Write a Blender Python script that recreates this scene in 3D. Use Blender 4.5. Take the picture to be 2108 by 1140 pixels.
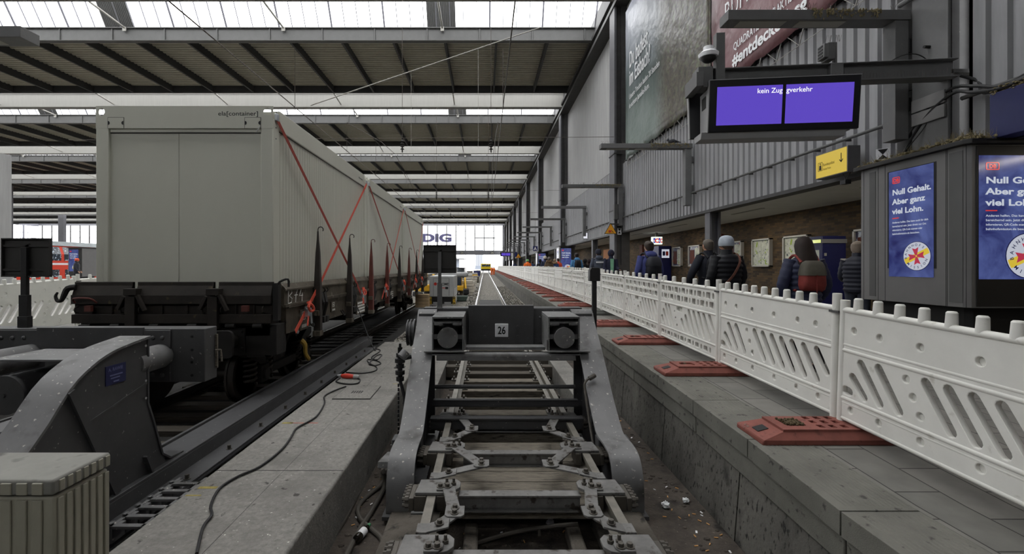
import bpy, math, random
from mathutils import Vector, Matrix
random.seed(7)
for _o in list(bpy.data.objects):
    bpy.data.objects.remove(_o)
SC = bpy.context.scene
COL = SC.collection

# ---------------------------------------------------------------- camera, sky, exposure
EYE = 1.95                 # eye height above the top of the rails of the middle track
FPX, CX, CY = 937.0, 998.0, 547.0
cam_d = bpy.data.cameras.new('camera')
cam = bpy.data.objects.new('camera', cam_d)
COL.objects.link(cam)
cam.location = (0, 0, EYE)
cam.rotation_euler = (math.radians(90), 0, 0)
cam_d.sensor_fit = 'HORIZONTAL'
cam_d.sensor_width = 36.0
cam_d.lens = FPX / 2108.0 * 36.0
cam_d.shift_x = (1054 - CX) / 2108.0
cam_d.shift_y = -(570 - CY) / 2108.0
cam_d.clip_start = 0.05
cam_d.clip_end = 900
SC.camera = cam

EXPOSURE = 2.45
SC.view_settings.view_transform = 'Standard'
SC.view_settings.look = 'None'
SC.view_settings.gamma = 1
SC.view_settings.exposure = EXPOSURE
SC.view_settings.use_curve_mapping = False
EXPF = 2 ** EXPOSURE

W = bpy.data.worlds.new('overcast_sky')
SC.world = W
W.use_nodes = True
_bg = W.node_tree.nodes['Background']
_tc = W.node_tree.nodes.new('ShaderNodeTexCoord')
_sx = W.node_tree.nodes.new('ShaderNodeSeparateXYZ')
_rp = W.node_tree.nodes.new('ShaderNodeValToRGB')
W.node_tree.links.new(_tc.outputs['Generated'], _sx.inputs[0])
W.node_tree.links.new(_sx.outputs['Z'], _rp.inputs[0])
W.node_tree.links.new(_rp.outputs[0], _bg.inputs['Color'])
_rp.color_ramp.elements[0].color = (.85, .865, .89, 1)
_rp.color_ramp.elements[1].color = (.985, .985, .98, 1)
_bg.inputs['Strength'].default_value = 1.35

# ---------------------------------------------------------------- materials
def lin(c):
    c = c / 255.0
    return c / 12.92 if c <= .04045 else ((c + .055) / 1.055) ** 2.4
def rgb(t):
    return (lin(t[0]), lin(t[1]), lin(t[2]), 1)

def M(name, col, rough=.6, metal=0.0, var=.18, scale=3.0, bump=0.0, bscale=40.0, spots=None, spec=.4, stretch=None):
    m = bpy.data.materials.new(name)
    m.use_nodes = True
    nt = m.node_tree
    bs = nt.nodes['Principled BSDF']
    bs.inputs['Roughness'].default_value = rough
    bs.inputs['Metallic'].default_value = metal
    bs.inputs['Specular IOR Level'].default_value = spec
    c = rgb(col)
    tc = nt.nodes.new('ShaderNodeTexCoord')
    vec = tc.outputs['Object']
    if stretch:
        mp = nt.nodes.new('ShaderNodeMapping')
        mp.inputs['Scale'].default_value = stretch
        nt.links.new(vec, mp.inputs[0])
        vec = mp.outputs[0]
    out = None
    if var > 0:
        n = nt.nodes.new('ShaderNodeTexNoise')
        n.inputs['Scale'].default_value = scale
        n.inputs['Detail'].default_value = 7
        n.inputs['Roughness'].default_value = .65
        nt.links.new(vec, n.inputs['Vector'])
        r = nt.nodes.new('ShaderNodeValToRGB')
        r.color_ramp.elements[0].position = .32
        r.color_ramp.elements[1].position = .68
        r.color_ramp.elements[0].color = tuple(x * (1 - var) for x in c[:3]) + (1,)
        r.color_ramp.elements[1].color = tuple(min(1, x * (1 + var)) for x in c[:3]) + (1,)
        nt.links.new(n.outputs['Fac'], r.inputs[0])
        out = r.outputs[0]
    else:
        bs.inputs['Base Color'].default_value = c
    for sp in (spots or []):
        sc_, sscale, th, soft = sp
        n2 = nt.nodes.new('ShaderNodeTexNoise')
        n2.inputs['Scale'].default_value = sscale
        n2.inputs['Detail'].default_value = 4
        nt.links.new(vec, n2.inputs['Vector'])
        r2 = nt.nodes.new('ShaderNodeValToRGB')
        r2.color_ramp.elements[0].position = th
        r2.color_ramp.elements[1].position = min(1, th + soft)
        nt.links.new(n2.outputs['Fac'], r2.inputs[0])
        mx = nt.nodes.new('ShaderNodeMix')
        mx.data_type = 'RGBA'
        nt.links.new(r2.outputs[0], mx.inputs[0])
        if out is None:
            mx.inputs[6].default_value = c
        else:
            nt.links.new(out, mx.inputs[6])
        mx.inputs[7].default_value = rgb(sc_)
        out = mx.outputs[2]
    if out is not None:
        nt.links.new(out, bs.inputs['Base Color'])
    if bump > 0:
        n3 = nt.nodes.new('ShaderNodeTexNoise')
        n3.inputs['Scale'].default_value = bscale
        n3.inputs['Detail'].default_value = 5
        nt.links.new(tc.outputs['Object'], n3.inputs['Vector'])
        b = nt.nodes.new('ShaderNodeBump')
        b.inputs['Strength'].default_value = bump
        b.inputs['Distance'].default_value = .02
        nt.links.new(n3.outputs['Fac'], b.inputs['Height'])
        nt.links.new(b.outputs[0], bs.inputs['Normal'])
    return m

def EM(name, col, k=1.0, noise=0.0, col2=None, scale=4, rough=.15):
    """a lit screen or lamp: colour given as the photograph shows it"""
    m = bpy.data.materials.new(name)
    m.use_nodes = True
    nt = m.node_tree
    bs = nt.nodes['Principled BSDF']
    bs.inputs['Base Color'].default_value = (.004, .004, .006, 1)
    bs.inputs['Roughness'].default_value = rough
    bs.inputs['Emission Strength'].default_value = k / EXPF
    if col2:
        tc = nt.nodes.new('ShaderNodeTexCoord')
        n = nt.nodes.new('ShaderNodeTexNoise')
        n.inputs['Scale'].default_value = scale
        n.inputs['Detail'].default_value = 8
        n.inputs['Roughness'].default_value = .6
        n.inputs['Distortion'].default_value = .6
        nt.links.new(tc.outputs['Object'], n.inputs['Vector'])
        r = nt.nodes.new('ShaderNodeValToRGB')
        r.color_ramp.elements[0].position = .3
        r.color_ramp.elements[1].position = .72
        r.color_ramp.elements[0].color = rgb(col)
        r.color_ramp.elements[1].color = rgb(col2)
        nt.links.new(n.outputs['Fac'], r.inputs[0])
        nt.links.new(r.outputs[0], bs.inputs['Emission Color'])
    else:
        bs.inputs['Emission Color'].default_value = rgb(col)
    return m

def brick_mat(name, c1, c2, mortar, bw, rh, ms, plane, rough=.8, offset=.5, bump=.4, extra=0.25):
    m = bpy.data.materials.new(name)
    m.use_nodes = True
    nt = m.node_tree
    bs = nt.nodes['Principled BSDF']
    bs.inputs['Roughness'].default_value = rough
    tc = nt.nodes.new('ShaderNodeTexCoord')
    sx = nt.nodes.new('ShaderNodeSeparateXYZ')
    cb = nt.nodes.new('ShaderNodeCombineXYZ')
    nt.links.new(tc.outputs['Object'], sx.inputs[0])
    nt.links.new(sx.outputs[plane[0]], cb.inputs[0])
    nt.links.new(sx.outputs[plane[1]], cb.inputs[1])
    br = nt.nodes.new('ShaderNodeTexBrick')
    br.inputs['Scale'].default_value = 1
    br.inputs['Brick Width'].default_value = bw
    br.inputs['Row Height'].default_value = rh
    br.inputs['Mortar Size'].default_value = ms
    br.inputs['Mortar Smooth'].default_value = .2
    br.inputs['Bias'].default_value = 0
    br.offset = offset
    br.inputs['Color1'].default_value = rgb(c1)
    br.inputs['Color2'].default_value = rgb(c2)
    br.inputs['Mortar'].default_value = rgb(mortar)
    nt.links.new(cb.outputs[0], br.inputs['Vector'])
    n = nt.nodes.new('ShaderNodeTexNoise')
    n.inputs['Scale'].default_value = 5
    n.inputs['Detail'].default_value = 8
    nt.links.new(tc.outputs['Object'], n.inputs['Vector'])
    mx = nt.nodes.new('ShaderNodeMix')
    mx.data_type = 'RGBA'
    mx.blend_type = 'MULTIPLY'
    mx.inputs[0].default_value = 1
    rp = nt.nodes.new('ShaderNodeValToRGB')
    rp.color_ramp.elements[0].position = .3
    rp.color_ramp.elements[1].position = .7
    a = 1 - extra
    rp.color_ramp.elements[0].color = (a, a, a, 1)
    nt.links.new(n.outputs['Fac'], rp.inputs[0])
    nt.links.new(br.outputs['Color'], mx.inputs[6])
    nt.links.new(rp.outputs[0], mx.inputs[7])
    nt.links.new(mx.outputs[2], bs.inputs['Base Color'])
    b = nt.nodes.new('ShaderNodeBump')
    b.inputs['Strength'].default_value = bump
    b.inputs['Distance'].default_value = .01
    b.invert = True
    nt.links.new(br.outputs['Fac'], b.inputs['Height'])
    nt.links.new(b.outputs[0], bs.inputs['Normal'])
    return m

def gravel_mat(name, cols, scale):
    m = bpy.data.materials.new(name)
    m.use_nodes = True
    nt = m.node_tree
    bs = nt.nodes['Principled BSDF']
    bs.inputs['Roughness'].default_value = .9
    tc = nt.nodes.new('ShaderNodeTexCoord')
    v = nt.nodes.new('ShaderNodeTexVoronoi')
    v.inputs['Scale'].default_value = scale
    nt.links.new(tc.outputs['Object'], v.inputs['Vector'])
    sx = nt.nodes.new('ShaderNodeSeparateColor')
    nt.links.new(v.outputs['Color'], sx.inputs[0])
    r = nt.nodes.new('ShaderNodeValToRGB')
    r.color_ramp.elements[0].color = rgb(cols[0])
    r.color_ramp.elements[1].color = rgb(cols[1])
    nt.links.new(sx.outputs[0], r.inputs[0])
    nt.links.new(r.outputs[0], bs.inputs['Base Color'])
    b = nt.nodes.new('ShaderNodeBump')
    b.inputs['Strength'].default_value = 1
    b.inputs['Distance'].default_value = .04
    b.invert = True
    nt.links.new(v.outputs['Distance'], b.inputs['Height'])
    nt.links.new(b.outputs[0], bs.inputs['Normal'])
    return m

def glass_mat(name, t=.93):
    m = bpy.data.materials.new(name)
    m.use_nodes = True
    nt = m.node_tree
    nt.nodes.remove(nt.nodes['Principled BSDF'])
    tr = nt.nodes.new('ShaderNodeBsdfTransparent')
    tr.inputs[0].default_value = (t, t, t, 1)
    gl = nt.nodes.new('ShaderNodeBsdfGlossy')
    gl.inputs['Roughness'].default_value = .1
    mx = nt.nodes.new('ShaderNodeMixShader')
    mx.inputs[0].default_value = .06
    nt.links.new(tr.outputs[0], mx.inputs[1])
    nt.links.new(gl.outputs[0], mx.inputs[2])
    nt.links.new(mx.outputs[0], nt.nodes['Material Output'].inputs[0])
    return m

m_girder = M('girder_white', (118, 117, 112), .6, var=.06, stretch=(6, 1, .3))
m_beam = M('beam_grey', (73, 73, 72), .6, var=.1)
m_soffit = M('soffit_dark', (152, 148, 134), .8, var=.08)
m_rib = M('rib_dark', (50, 50, 50), .7, var=.05)
m_bar = M('glazing_bar', (110, 110, 118), .6, var=0)
m_strut = M('tie_bar_pale', (150, 148, 142), .6, var=.1)
m_glass = glass_mat('roof_glass', .97)
m_wallup = M('wall_sheet_pale', (152, 152, 151), .6, var=.12, scale=1.2, stretch=(1, 3, .35))
m_walllow = M('wall_sheet_grey', (131, 131, 133), .6, var=.15, scale=1.5, stretch=(1, 3, .35), spots=[((200, 198, 190), 40, .77, .02)])
m_col = M('column_grey', (84, 84, 88), .55, var=.1, spots=[((165, 163, 158), 60, .76, .02)])
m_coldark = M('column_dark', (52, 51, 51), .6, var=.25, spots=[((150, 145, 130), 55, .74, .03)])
m_post = M('lamp_post_grey', (92, 92, 92), .55, var=.12, spots=[((150, 146, 130), 50, .72, .03)])
m_brick = brick_mat('brown_brick', (98, 78, 50), (50, 38, 27), (66, 60, 48), .24, .071, .007, ('Y', 'Z'), .8)
m_under = M('soffit_painted', (196, 195, 188), .7, var=.06)
m_pave = brick_mat('paving_slabs', (118, 116, 110), (102, 101, 96), (52, 51, 48), .62, .31, .006, ('Y', 'X'), .85, bump=.5, extra=.25)
m_coping = M('coping_stone', (102, 101, 94), .85, var=.2, scale=2.5, bump=.25, bscale=120, spots=[((60, 58, 55), 14, .62, .08)])
m_retain = M('retaining_concrete', (90, 88, 83), .9, var=.35, scale=1.6, bump=.3, bscale=30, spots=[((34, 33, 31), 26, .58, .09), ((52, 50, 47), 4, .56, .14)], stretch=(1, 1.2, .55))
m_conc = M('dock_concrete', (122, 120, 115), .9, var=.24, scale=26, bump=.35, bscale=60, spots=[((100, 98, 94), 1.6, .5, .2), ((200, 198, 188), 34, .71, .02), ((64, 62, 59), 11, .66, .06)])
m_concd = M('dirty_concrete', (84, 79, 72), .95, var=.3, scale=3, bump=.4, bscale=50, spots=[((44, 41, 38), 7, .58, .1)])
m_dirt = M('track_dirt', (66, 60, 54), .95, var=.4, scale=5, bump=.6, bscale=45, spots=[((110, 104, 94), 24, .66, .05), ((34, 31, 28), 3, .56, .1)])
m_oilbed = M('oily_track_bed', (32, 31, 29), .9, var=.4, scale=4, bump=.6, bscale=40)
m_gravel = gravel_mat('ballast_stone', ((52, 50, 46), (150, 146, 136)), 18)
m_plank = M('old_wood', (104, 98, 88), .9, var=.35, scale=5, stretch=(1.2, 12, 12), bump=.3, bscale=50, spots=[((130, 126, 114), 40, .72, .03), ((48, 44, 40), 4, .58, .1)])
m_sleeper = M('dark_sleeper', (74, 69, 62), .9, var=.3, scale=4, stretch=(1, 8, 8))
m_rail = M('rail_steel', (120, 116, 108), .45, .3, var=.25, scale=6)
m_railshine = M('rail_polished', (205, 205, 205), .25, .9, var=.05)
m_steel = M('buffer_grey', (106, 106, 106), .5, var=.16, scale=3.5, spots=[((70, 69, 67), 4, .54, .16), ((176, 173, 164), 26, .665, .03)])
m_steeld = M('buffer_dark', (70, 70, 71), .5, var=.16, scale=3.5, spots=[((150, 148, 145), 30, .70, .02)])
m_blacksteel = M('black_steel', (30, 30, 31), .5, var=.2)
m_clamp = M('brake_steel', (110, 109, 107), .55, .15, var=.28, scale=7, spots=[((58, 52, 46), 12, .58, .1)])
m_bolt = M('bolt_steel', (84, 80, 74), .5, .3, var=.2)
m_board = M('signal_board_back', (52, 51, 49), .6, var=.1)
m_cont = M('container_grey', (192, 192, 179), .45, var=.035, scale=1.2, stretch=(1, 1, .4))
m_contdark = M('container_seam', (40, 40, 40), .7, var=0)
m_black = M('matt_black', (14, 14, 15), .6, var=0)
m_wagon = M('wagon_brown', (36, 31, 26), .75, var=.35, scale=4, spots=[((78, 67, 46), 9, .66, .1)])
m_wagonside = M('wagon_side', (78, 71, 60), .75, var=.35, scale=3, spots=[((118, 112, 100), 8, .62, .1), ((40, 36, 32), 5, .62, .1)])
m_stake = M('stake_dark', (48, 42, 37), .65, var=.25)
m_stakered = M('stake_rust', (92, 46, 38), .65, var=.25)
m_chalk = M('chalk_white', (205, 205, 200), .9, var=.2, scale=30)
m_chassis = M('chassis_black', (26, 24, 22), .7, var=.3, scale=6)
m_wheel = M('wheel_iron', (44, 40, 36), .6, .2, var=.3)
m_yellowhook = M('hook_yellow', (150, 122, 50), .6, var=.3)
m_strap = M('strap_red', (206, 82, 62), .7, var=.12, scale=10)
m_strapd = M('strap_dark_red', (140, 50, 36), .7, var=.12, scale=10)
m_chrome = M('ratchet_chrome', (190, 194, 200), .3, .8, var=.05)
m_barr = M('barrier_white', (214, 213, 207), .5, var=.06, scale=3, spots=[((166, 162, 150), 8, .66, .14)])
m_foot = M('foot_red', (122, 70, 61), .75, var=.2, scale=6, spots=[((90, 50, 44), 10, .6, .1), ((116, 106, 92), 9, .68, .04)])
m_footg = M('foot_grey', (84, 86, 82), .8, var=.2)
m_debris = M('dirt_crumbs', (84, 72, 52), .95, var=.4, scale=30)
m_cab = M('cabinet_cream', (156, 153, 138), .55, var=.1, scale=3)
m_cabtop = M('cabinet_top', (128, 127, 121), .7, var=.14, scale=3, spots=[((80, 78, 74), 6, .58, .12)])
m_rubber = M('cable_black', (26, 26, 27), .55, var=.1)
m_hose = M('hose_grey', (70, 66, 60), .7, var=.2)
m_plugred = M('plug_red', (196, 60, 44), .5, var=.05)
m_white = M('sign_white', (225, 226, 228), .5, var=.04)
m_bluesign = M('sign_blue', (32, 38, 92), .4, var=.05)
m_blueplate = M('plate_blue', (34, 38, 78), .5, var=.1)
m_yellow = M('sign_yellow', (226, 188, 40), .45, var=.03)
m_amber = M('warning_amber', (228, 160, 40), .45, var=.05)
m_red = M('red_paint', (196, 52, 40), .5, var=.05)
m_kiosk = M('kiosk_grey', (108, 107, 106), .4, var=.06)
m_kioskd = M('kiosk_dark', (33, 32, 31), .5, var=.1)
m_kioskv = M('kiosk_vent', (80, 80, 79), .6, var=.05)
m_screen_case = M('screen_case', (16, 16, 20), .35, var=0)
m_case_grey = M('case_grey', (150, 150, 150), .5, var=.05)
m_screen = EM('screen_violet', (92, 70, 190), 1.0)
m_screentext = EM('screen_text', (250, 250, 255), 1.1)
m_poster = EM('poster_denim', (26, 28, 82), 1.0, col2=(86, 100, 156), scale=2.4)
m_posterdark = EM('poster_denim_dark', (30, 32, 84), 1.0, col2=(60, 64, 130), scale=3)
m_ptext = EM('poster_text', (200, 206, 218), .9)
m_pred = EM('poster_red', (226, 62, 48), .9)
m_pyel = EM('poster_yellow', (214, 186, 62), .9)
m_pcross = EM('poster_cross', (178, 54, 76), .9)
m_pwhite = EM('poster_white', (190, 194, 206), .9)
m_pnavy = EM('poster_navy', (26, 30, 70), .9)
m_lamp = EM('lamp_glow', (250, 246, 230), 1.2)
m_diff = M('lamp_diffuser', (140, 138, 128), .4, var=.05)
m_paper = M('notice_paper', (190, 196, 186), .5, var=.2, scale=8, spots=[((150, 176, 70), 6, .62, .03), ((70, 84, 90), 14, .62, .03)])
m_paper2 = M('notice_dark', (64, 66, 96), .3, var=.3, scale=7, spots=[((170, 180, 195), 5, .56, .05), ((186, 92, 60), 4, .6, .03)])
m_alu = M('frame_aluminium', (176, 176, 172), .4, .3, var=.04)
m_machine = M('machine_blue', (30, 34, 84), .4, var=.05)
m_wood = M('door_wood', (150, 96, 48), .6, var=.2, scale=6, stretch=(6, 6, 1))
m_train = M('train_red', (206, 62, 40), .4, var=.04)
m_trainwin = M('train_window', (44, 52, 62), .15, var=.3, scale=3, spots=[((170, 185, 200), 4, .58, .05)], spec=.8)
m_trainroof = M('train_roof', (132, 138, 140), .5, var=.15, scale=2)
m_wire = M('wire', (74, 66, 60), .5, .3, var=0)
m_skin = M('skin', (196, 150, 124), .6, var=.05)
m_skind = M('skin_dark', (78, 54, 42), .6, var=.05)
m_pigeon = M('pigeon_grey', (44, 46, 52), .6, var=.3, scale=30)
m_gen = M('generator_grey', (176, 178, 178), .5, var=.05)
m_ymach = M('machine_yellow', (206, 160, 40), .5, var=.1)
m_net = M('bird_dirt', (116, 106, 78), .95, var=.5, scale=14, bump=.8, bscale=30)

# ---------------------------------------------------------------- helpers
X, Y, Z = Vector((1, 0, 0)), Vector((0, 1, 0)), Vector((0, 0, 1))
V = Vector
def at(px, py, y):
    """the point seen at pixel (px, py) of the photograph when it stands y metres ahead"""
    return V(((px - CX) / FPX * y, y, EYE - (py - CY) / FPX * y))

_text = {}
def text_data(s, bold=0.0):
    k = (s, bold)
    if k not in _text:
        cu = bpy.data.curves.new('t', 'FONT')
        cu.body = s
        cu.size = 1
        cu.offset = bold
        cu.extrude = 0.004
        cu.resolution_u = 3
        o = bpy.data.objects.new('t', cu)
        COL.objects.link(o)
        dg = bpy.context.evaluated_depsgraph_get()
        me = o.evaluated_get(dg).to_mesh()
        vs = [v.co.copy() for v in me.vertices]
        fs = [tuple(p.vertices) for p in me.polygons]
        o.evaluated_get(dg).to_mesh_clear()
        bpy.data.objects.remove(o)
        bpy.data.curves.remove(cu)
        w = max([v.x for v in vs] or [0])
        _text[k] = (vs, fs, w)
    return _text[k]

class MB:
    def __init__(s):
        s.v, s.f, s.mi, s.mats, s.cur = [], [], [], [], 0
    def mat(s, m):
        if m not in s.mats:
            s.mats.append(m)
        s.cur = s.mats.index(m)
        return s
    def add(s, vs, fs):
        b = len(s.v)
        s.v += [V(v) for v in vs]
        for f in fs:
            s.f.append(tuple(b + i for i in f))
            s.mi.append(s.cur)
        return s
    def box(s, x0, x1, y0, y1, z0, z1):
        return s.add([(x0, y0, z0), (x1, y0, z0), (x1, y1, z0), (x0, y1, z0), (x0, y0, z1), (x1, y0, z1), (x1, y1, z1), (x0, y1, z1)],
                     [(3, 2, 1, 0), (4, 5, 6, 7), (0, 1, 5, 4), (1, 2, 6, 5), (2, 3, 7, 6), (3, 0, 4, 7)])
    def obox(s, c, a, b, d):
        c, a, b, d = V(c), V(a), V(b), V(d)
        p = [c - a - b - d, c + a - b - d, c + a + b - d, c - a + b - d, c - a - b + d, c + a - b + d, c + a + b + d, c - a + b + d]
        return s.add(p, [(3, 2, 1, 0), (4, 5, 6, 7), (0, 1, 5, 4), (1, 2, 6, 5), (2, 3, 7, 6), (3, 0, 4, 7)])
    def bar(s, p, q, w, h, up=Z):
        p, q = V(p), V(q)
        d = (q - p)
        u = V(up)
        sd = d.cross(u)
        if sd.length < 1e-6:
            sd = d.cross(X)
        sd.normalize()
        u = sd.cross(d).normalized()
        return s.obox((p + q) / 2, d / 2, sd * w / 2, u * h / 2)
    def tube(s, p, q, r, n=12, r2=None):
        p, q = V(p), V(q)
        r2 = r if r2 is None else r2
        d = (q - p).normalized()
        a = d.cross(Z if abs(d.z) < .9 else X).normalized()
        b = d.cross(a)
        vs = []
        for c, rr in ((p, r), (q, r2)):
            for i in range(n):
                t = 2 * math.pi * i / n
                vs.append(c + a * math.cos(t) * rr + b * math.sin(t) * rr)
        fs = [(i, (i + 1) % n, n + (i + 1) % n, n + i) for i in range(n)] + [tuple(range(n - 1, -1, -1)), tuple(range(n, 2 * n))]
        return s.add(vs, fs)
    def path(s, pts, r, n=8, smooth=0):
        pts = [V(p) for p in pts]
        if smooth:
            if isinstance(r, (list, tuple)):
                r = [x.x for x in spline([V((q, 0, 0)) for q in r], smooth)]
            pts = spline(pts, smooth)
        rings, a = [], None
        for i, p in enumerate(pts):
            d = (pts[min(i + 1, len(pts) - 1)] - pts[max(i - 1, 0)]).normalized()
            if a is None:
                a = d.cross(Z if abs(d.z) < .9 else X).normalized()
            else:
                a = (a - d * a.dot(d)).normalized()
            b = d.cross(a)
            rr = r[i] if isinstance(r, (list, tuple)) else r
            rings.append([p + a * math.cos(2 * math.pi * k / n) * rr + b * math.sin(2 * math.pi * k / n) * rr for k in range(n)])
        return s.rings(rings)
    def rings(s, rings, caps=True):
        n = len(rings[0])
        vs = [v for r in rings for v in r]
        fs = []
        for j in range(len(rings) - 1):
            for i in range(n):
                fs.append((j * n + i, j * n + (i + 1) % n, (j + 1) * n + (i + 1) % n, (j + 1) * n + i))
        if caps:
            fs += [tuple(range(n - 1, -1, -1)), tuple(range((len(rings) - 1) * n, len(rings) * n))]
        return s.add(vs, fs)
    def prism(s, poly, axis, a, b):
        def P(u, w, t):
            return (t, u, w) if axis == 'x' else (u, t, w) if axis == 'y' else (u, w, t)
        n = len(poly)
        vs = [P(u, w, a) for u, w in poly] + [P(u, w, b) for u, w in poly]
        fs = [(i, (i + 1) % n, n + (i + 1) % n, n + i) for i in range(n)] + [tuple(range(n - 1, -1, -1)), tuple(range(n, 2 * n))]
        return s.add(vs, fs)
    def ribbon(s, path, th, axis, a, b):
        """a plate that follows a 2-D path (u, w) with thickness th, from a to b along the axis"""
        p = [V((u, w)) for u, w in path]
        up, dn = [], []
        for i in range(len(p)):
            d = (p[min(i + 1, len(p) - 1)] - p[max(i - 1, 0)]).normalized()
            nrm = V((-d.y, d.x)) * th / 2
            up.append(tuple(p[i] + nrm)); dn.append(tuple(p[i] - nrm))
        def P(q, t):
            return V((t, q[0], q[1])) if axis == 'x' else V((q[0], t, q[1])) if axis == 'y' else V((q[0], q[1], t))
        return s.rings([[P(u, a), P(u, b), P(w, b), P(w, a)] for u, w in zip(up, dn)])
    def ball(s, c, rx, ry=None, rz=None, n=12, m=8):
        c = V(c)
        ry = rx if ry is None else ry
        rz = rx if rz is None else rz
        vs = [c + V((0, 0, -rz))]
        for j in range(1, m):
            t = -math.pi / 2 + math.pi * j / m
            for i in range(n):
                p = 2 * math.pi * i / n
                vs.append(c + V((rx * math.cos(t) * math.cos(p), ry * math.cos(t) * math.sin(p), rz * math.sin(t))))
        vs.append(c + V((0, 0, rz)))
        fs = [(0, 1 + (i + 1) % n, 1 + i) for i in range(n)]
        for j in range(m - 2):
            for i in range(n):
                fs.append((1 + j * n + i, 1 + j * n + (i + 1) % n, 1 + (j + 1) * n + (i + 1) % n, 1 + (j + 1) * n + i))
        k = 1 + (m - 2) * n
        fs += [(k + i, k + (i + 1) % n, len(vs) - 1) for i in range(n)]
        return s.add(vs, fs)
    def text(s, t, size, org, xd, ud, align='L', bold=0.0, width=None):
        vs, fs, w = text_data(t, bold)
        xd, ud = V(xd).normalized(), V(ud).normalized()
        nd = xd.cross(ud)
        kx = size if width is None else width / max(w, 1e-6)
        off = {'L': 0, 'C': -w / 2, 'R': -w}[align]
        org = V(org)
        return s.add([org + xd * (v.x + off) * kx + ud * v.y * size + nd * v.z * size for v in vs], fs)
    def flat(s, poly, org, xd, ud, th=.002):
        """a thin raised shape on a face: 2-D polygon in the face's own axes"""
        xd, ud = V(xd).normalized(), V(ud).normalized()
        nd = xd.cross(ud)
        org = V(org)
        n = len(poly)
        vs = [org + xd * u + ud * w for u, w in poly] + [org + xd * u + ud * w + nd * th for u, w in poly]
        fs = [(i, (i + 1) % n, n + (i + 1) % n, n + i) for i in range(n)] + [tuple(range(n - 1, -1, -1)), tuple(range(n, 2 * n))]
        return s.add(vs, fs)
    def build_parts(s, name, m=None, parent=None, bevel=0, smooth=True, loc=None, angle=35, gap=.003):
        """one object for every separate piece (pieces whose boxes touch stay together)"""
        n = len(s.v)
        up = list(range(n))
        def find(a):
            while up[a] != a:
                up[a] = up[up[a]]; a = up[a]
            return a
        for f in s.f:
            for b in f[1:]:
                up[find(b)] = find(f[0])
        comp = {}
        for i in range(n):
            comp.setdefault(find(i), []).append(i)
        boxes = [[k, [min(s.v[i][a] for i in c) - gap for a in range(3)], [max(s.v[i][a] for i in c) + gap for a in range(3)], {k}] for k, c in comp.items()]
        done = False
        while not done:
            done = True
            out = []
            for b in boxes:
                for o in out:
                    if all(b[1][a] <= o[2][a] and o[1][a] <= b[2][a] for a in range(3)):
                        o[1] = [min(o[1][a], b[1][a]) for a in range(3)]; o[2] = [max(o[2][a], b[2][a]) for a in range(3)]
                        o[3] |= b[3]; done = False
                        break
                else:
                    out.append(b)
            boxes = out
        res = []
        for b in boxes:
            g = MB()
            mp = {}
            for f, mi in zip(s.f, s.mi):
                if find(f[0]) in b[3]:
                    for i in f:
                        if i not in mp:
                            mp[i] = len(g.v); g.v.append(s.v[i])
                    g.f.append(tuple(mp[i] for i in f)); g.mi.append(mi)
            g.mats = list(s.mats)
            res.append(g.build(name, m, parent, bevel, smooth, loc, angle))
        return res
    def build(s, name, m=None, parent=None, bevel=0, smooth=True, loc=None, angle=35):
        root = parent
        o0 = V((0, 0, 0))
        q = parent
        while q is not None:
            o0 = o0 + q.location
            q = q.parent
        if loc is not None:
            o0 = V(loc)
        me = bpy.data.meshes.new(name)
        me.from_pydata([v - o0 for v in s.v], [], s.f)
        ms = s.mats or [m]
        for k in ms:
            me.materials.append(k)
        if s.mats:
            me.polygons.foreach_set('material_index', s.mi)
        import bmesh
        bm = bmesh.new()
        bm.from_mesh(me)
        bmesh.ops.recalc_face_normals(bm, faces=bm.faces)
        bm.to_mesh(me)
        bm.free()
        if smooth:
            me.polygons.foreach_set('use_smooth', [True] * len(me.polygons))
            me.set_sharp_from_angle(angle=math.radians(angle))
        me.update()
        o = bpy.data.objects.new(name, me)
        COL.objects.link(o)
        if parent is not None:
            o.parent = parent
        elif loc is not None:
            o.location = loc
        if bevel:
            b = o.modifiers.new('bevel', 'BEVEL')
            b.width = bevel
            b.segments = 2
            b.limit_method = 'ANGLE'
            b.angle_limit = math.radians(50)
            b.harden_normals = False
        return o

def spline(pts, k):
    out = []
    n = len(pts)
    for i in range(n - 1):
        p0, p1, p2, p3 = pts[max(i - 1, 0)], pts[i], pts[i + 1], pts[min(i + 2, n - 1)]
        for j in range(k):
            t = j / k
            out.append(.5 * ((2 * p1) + (p2 - p0) * t + (2 * p0 - 5 * p1 + 4 * p2 - p3) * t * t + (3 * p1 - p0 - 3 * p2 + p3) * t ** 3))
    out.append(pts[-1])
    return out

def tag(o, label=None, cat=None, group=None, kind=None):
    if label: o['label'] = label
    if cat: o['category'] = cat
    if group: o['group'] = group
    if kind: o['kind'] = kind
    return o
def thing(name, loc, label, cat, group=None, kind=None):
    o = bpy.data.objects.new(name, None)
    o.empty_display_size = .1
    COL.objects.link(o)
    o.location = loc
    return tag(o, label, cat, group, kind)
def copy_tree(o, loc=None, label=None, parent=None):
    c = o.copy()
    COL.objects.link(c)
    if loc is not None: c.location = loc
    if label: c['label'] = label
    if parent is not None:
        c.parent = parent
    for ch in [x for x in bpy.data.objects if x.parent == o]:
        copy_tree(ch, None, None, c)
    return c
def struct(o, label=None, cat=None):
    return tag(o, label, cat, None, 'structure')

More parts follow.
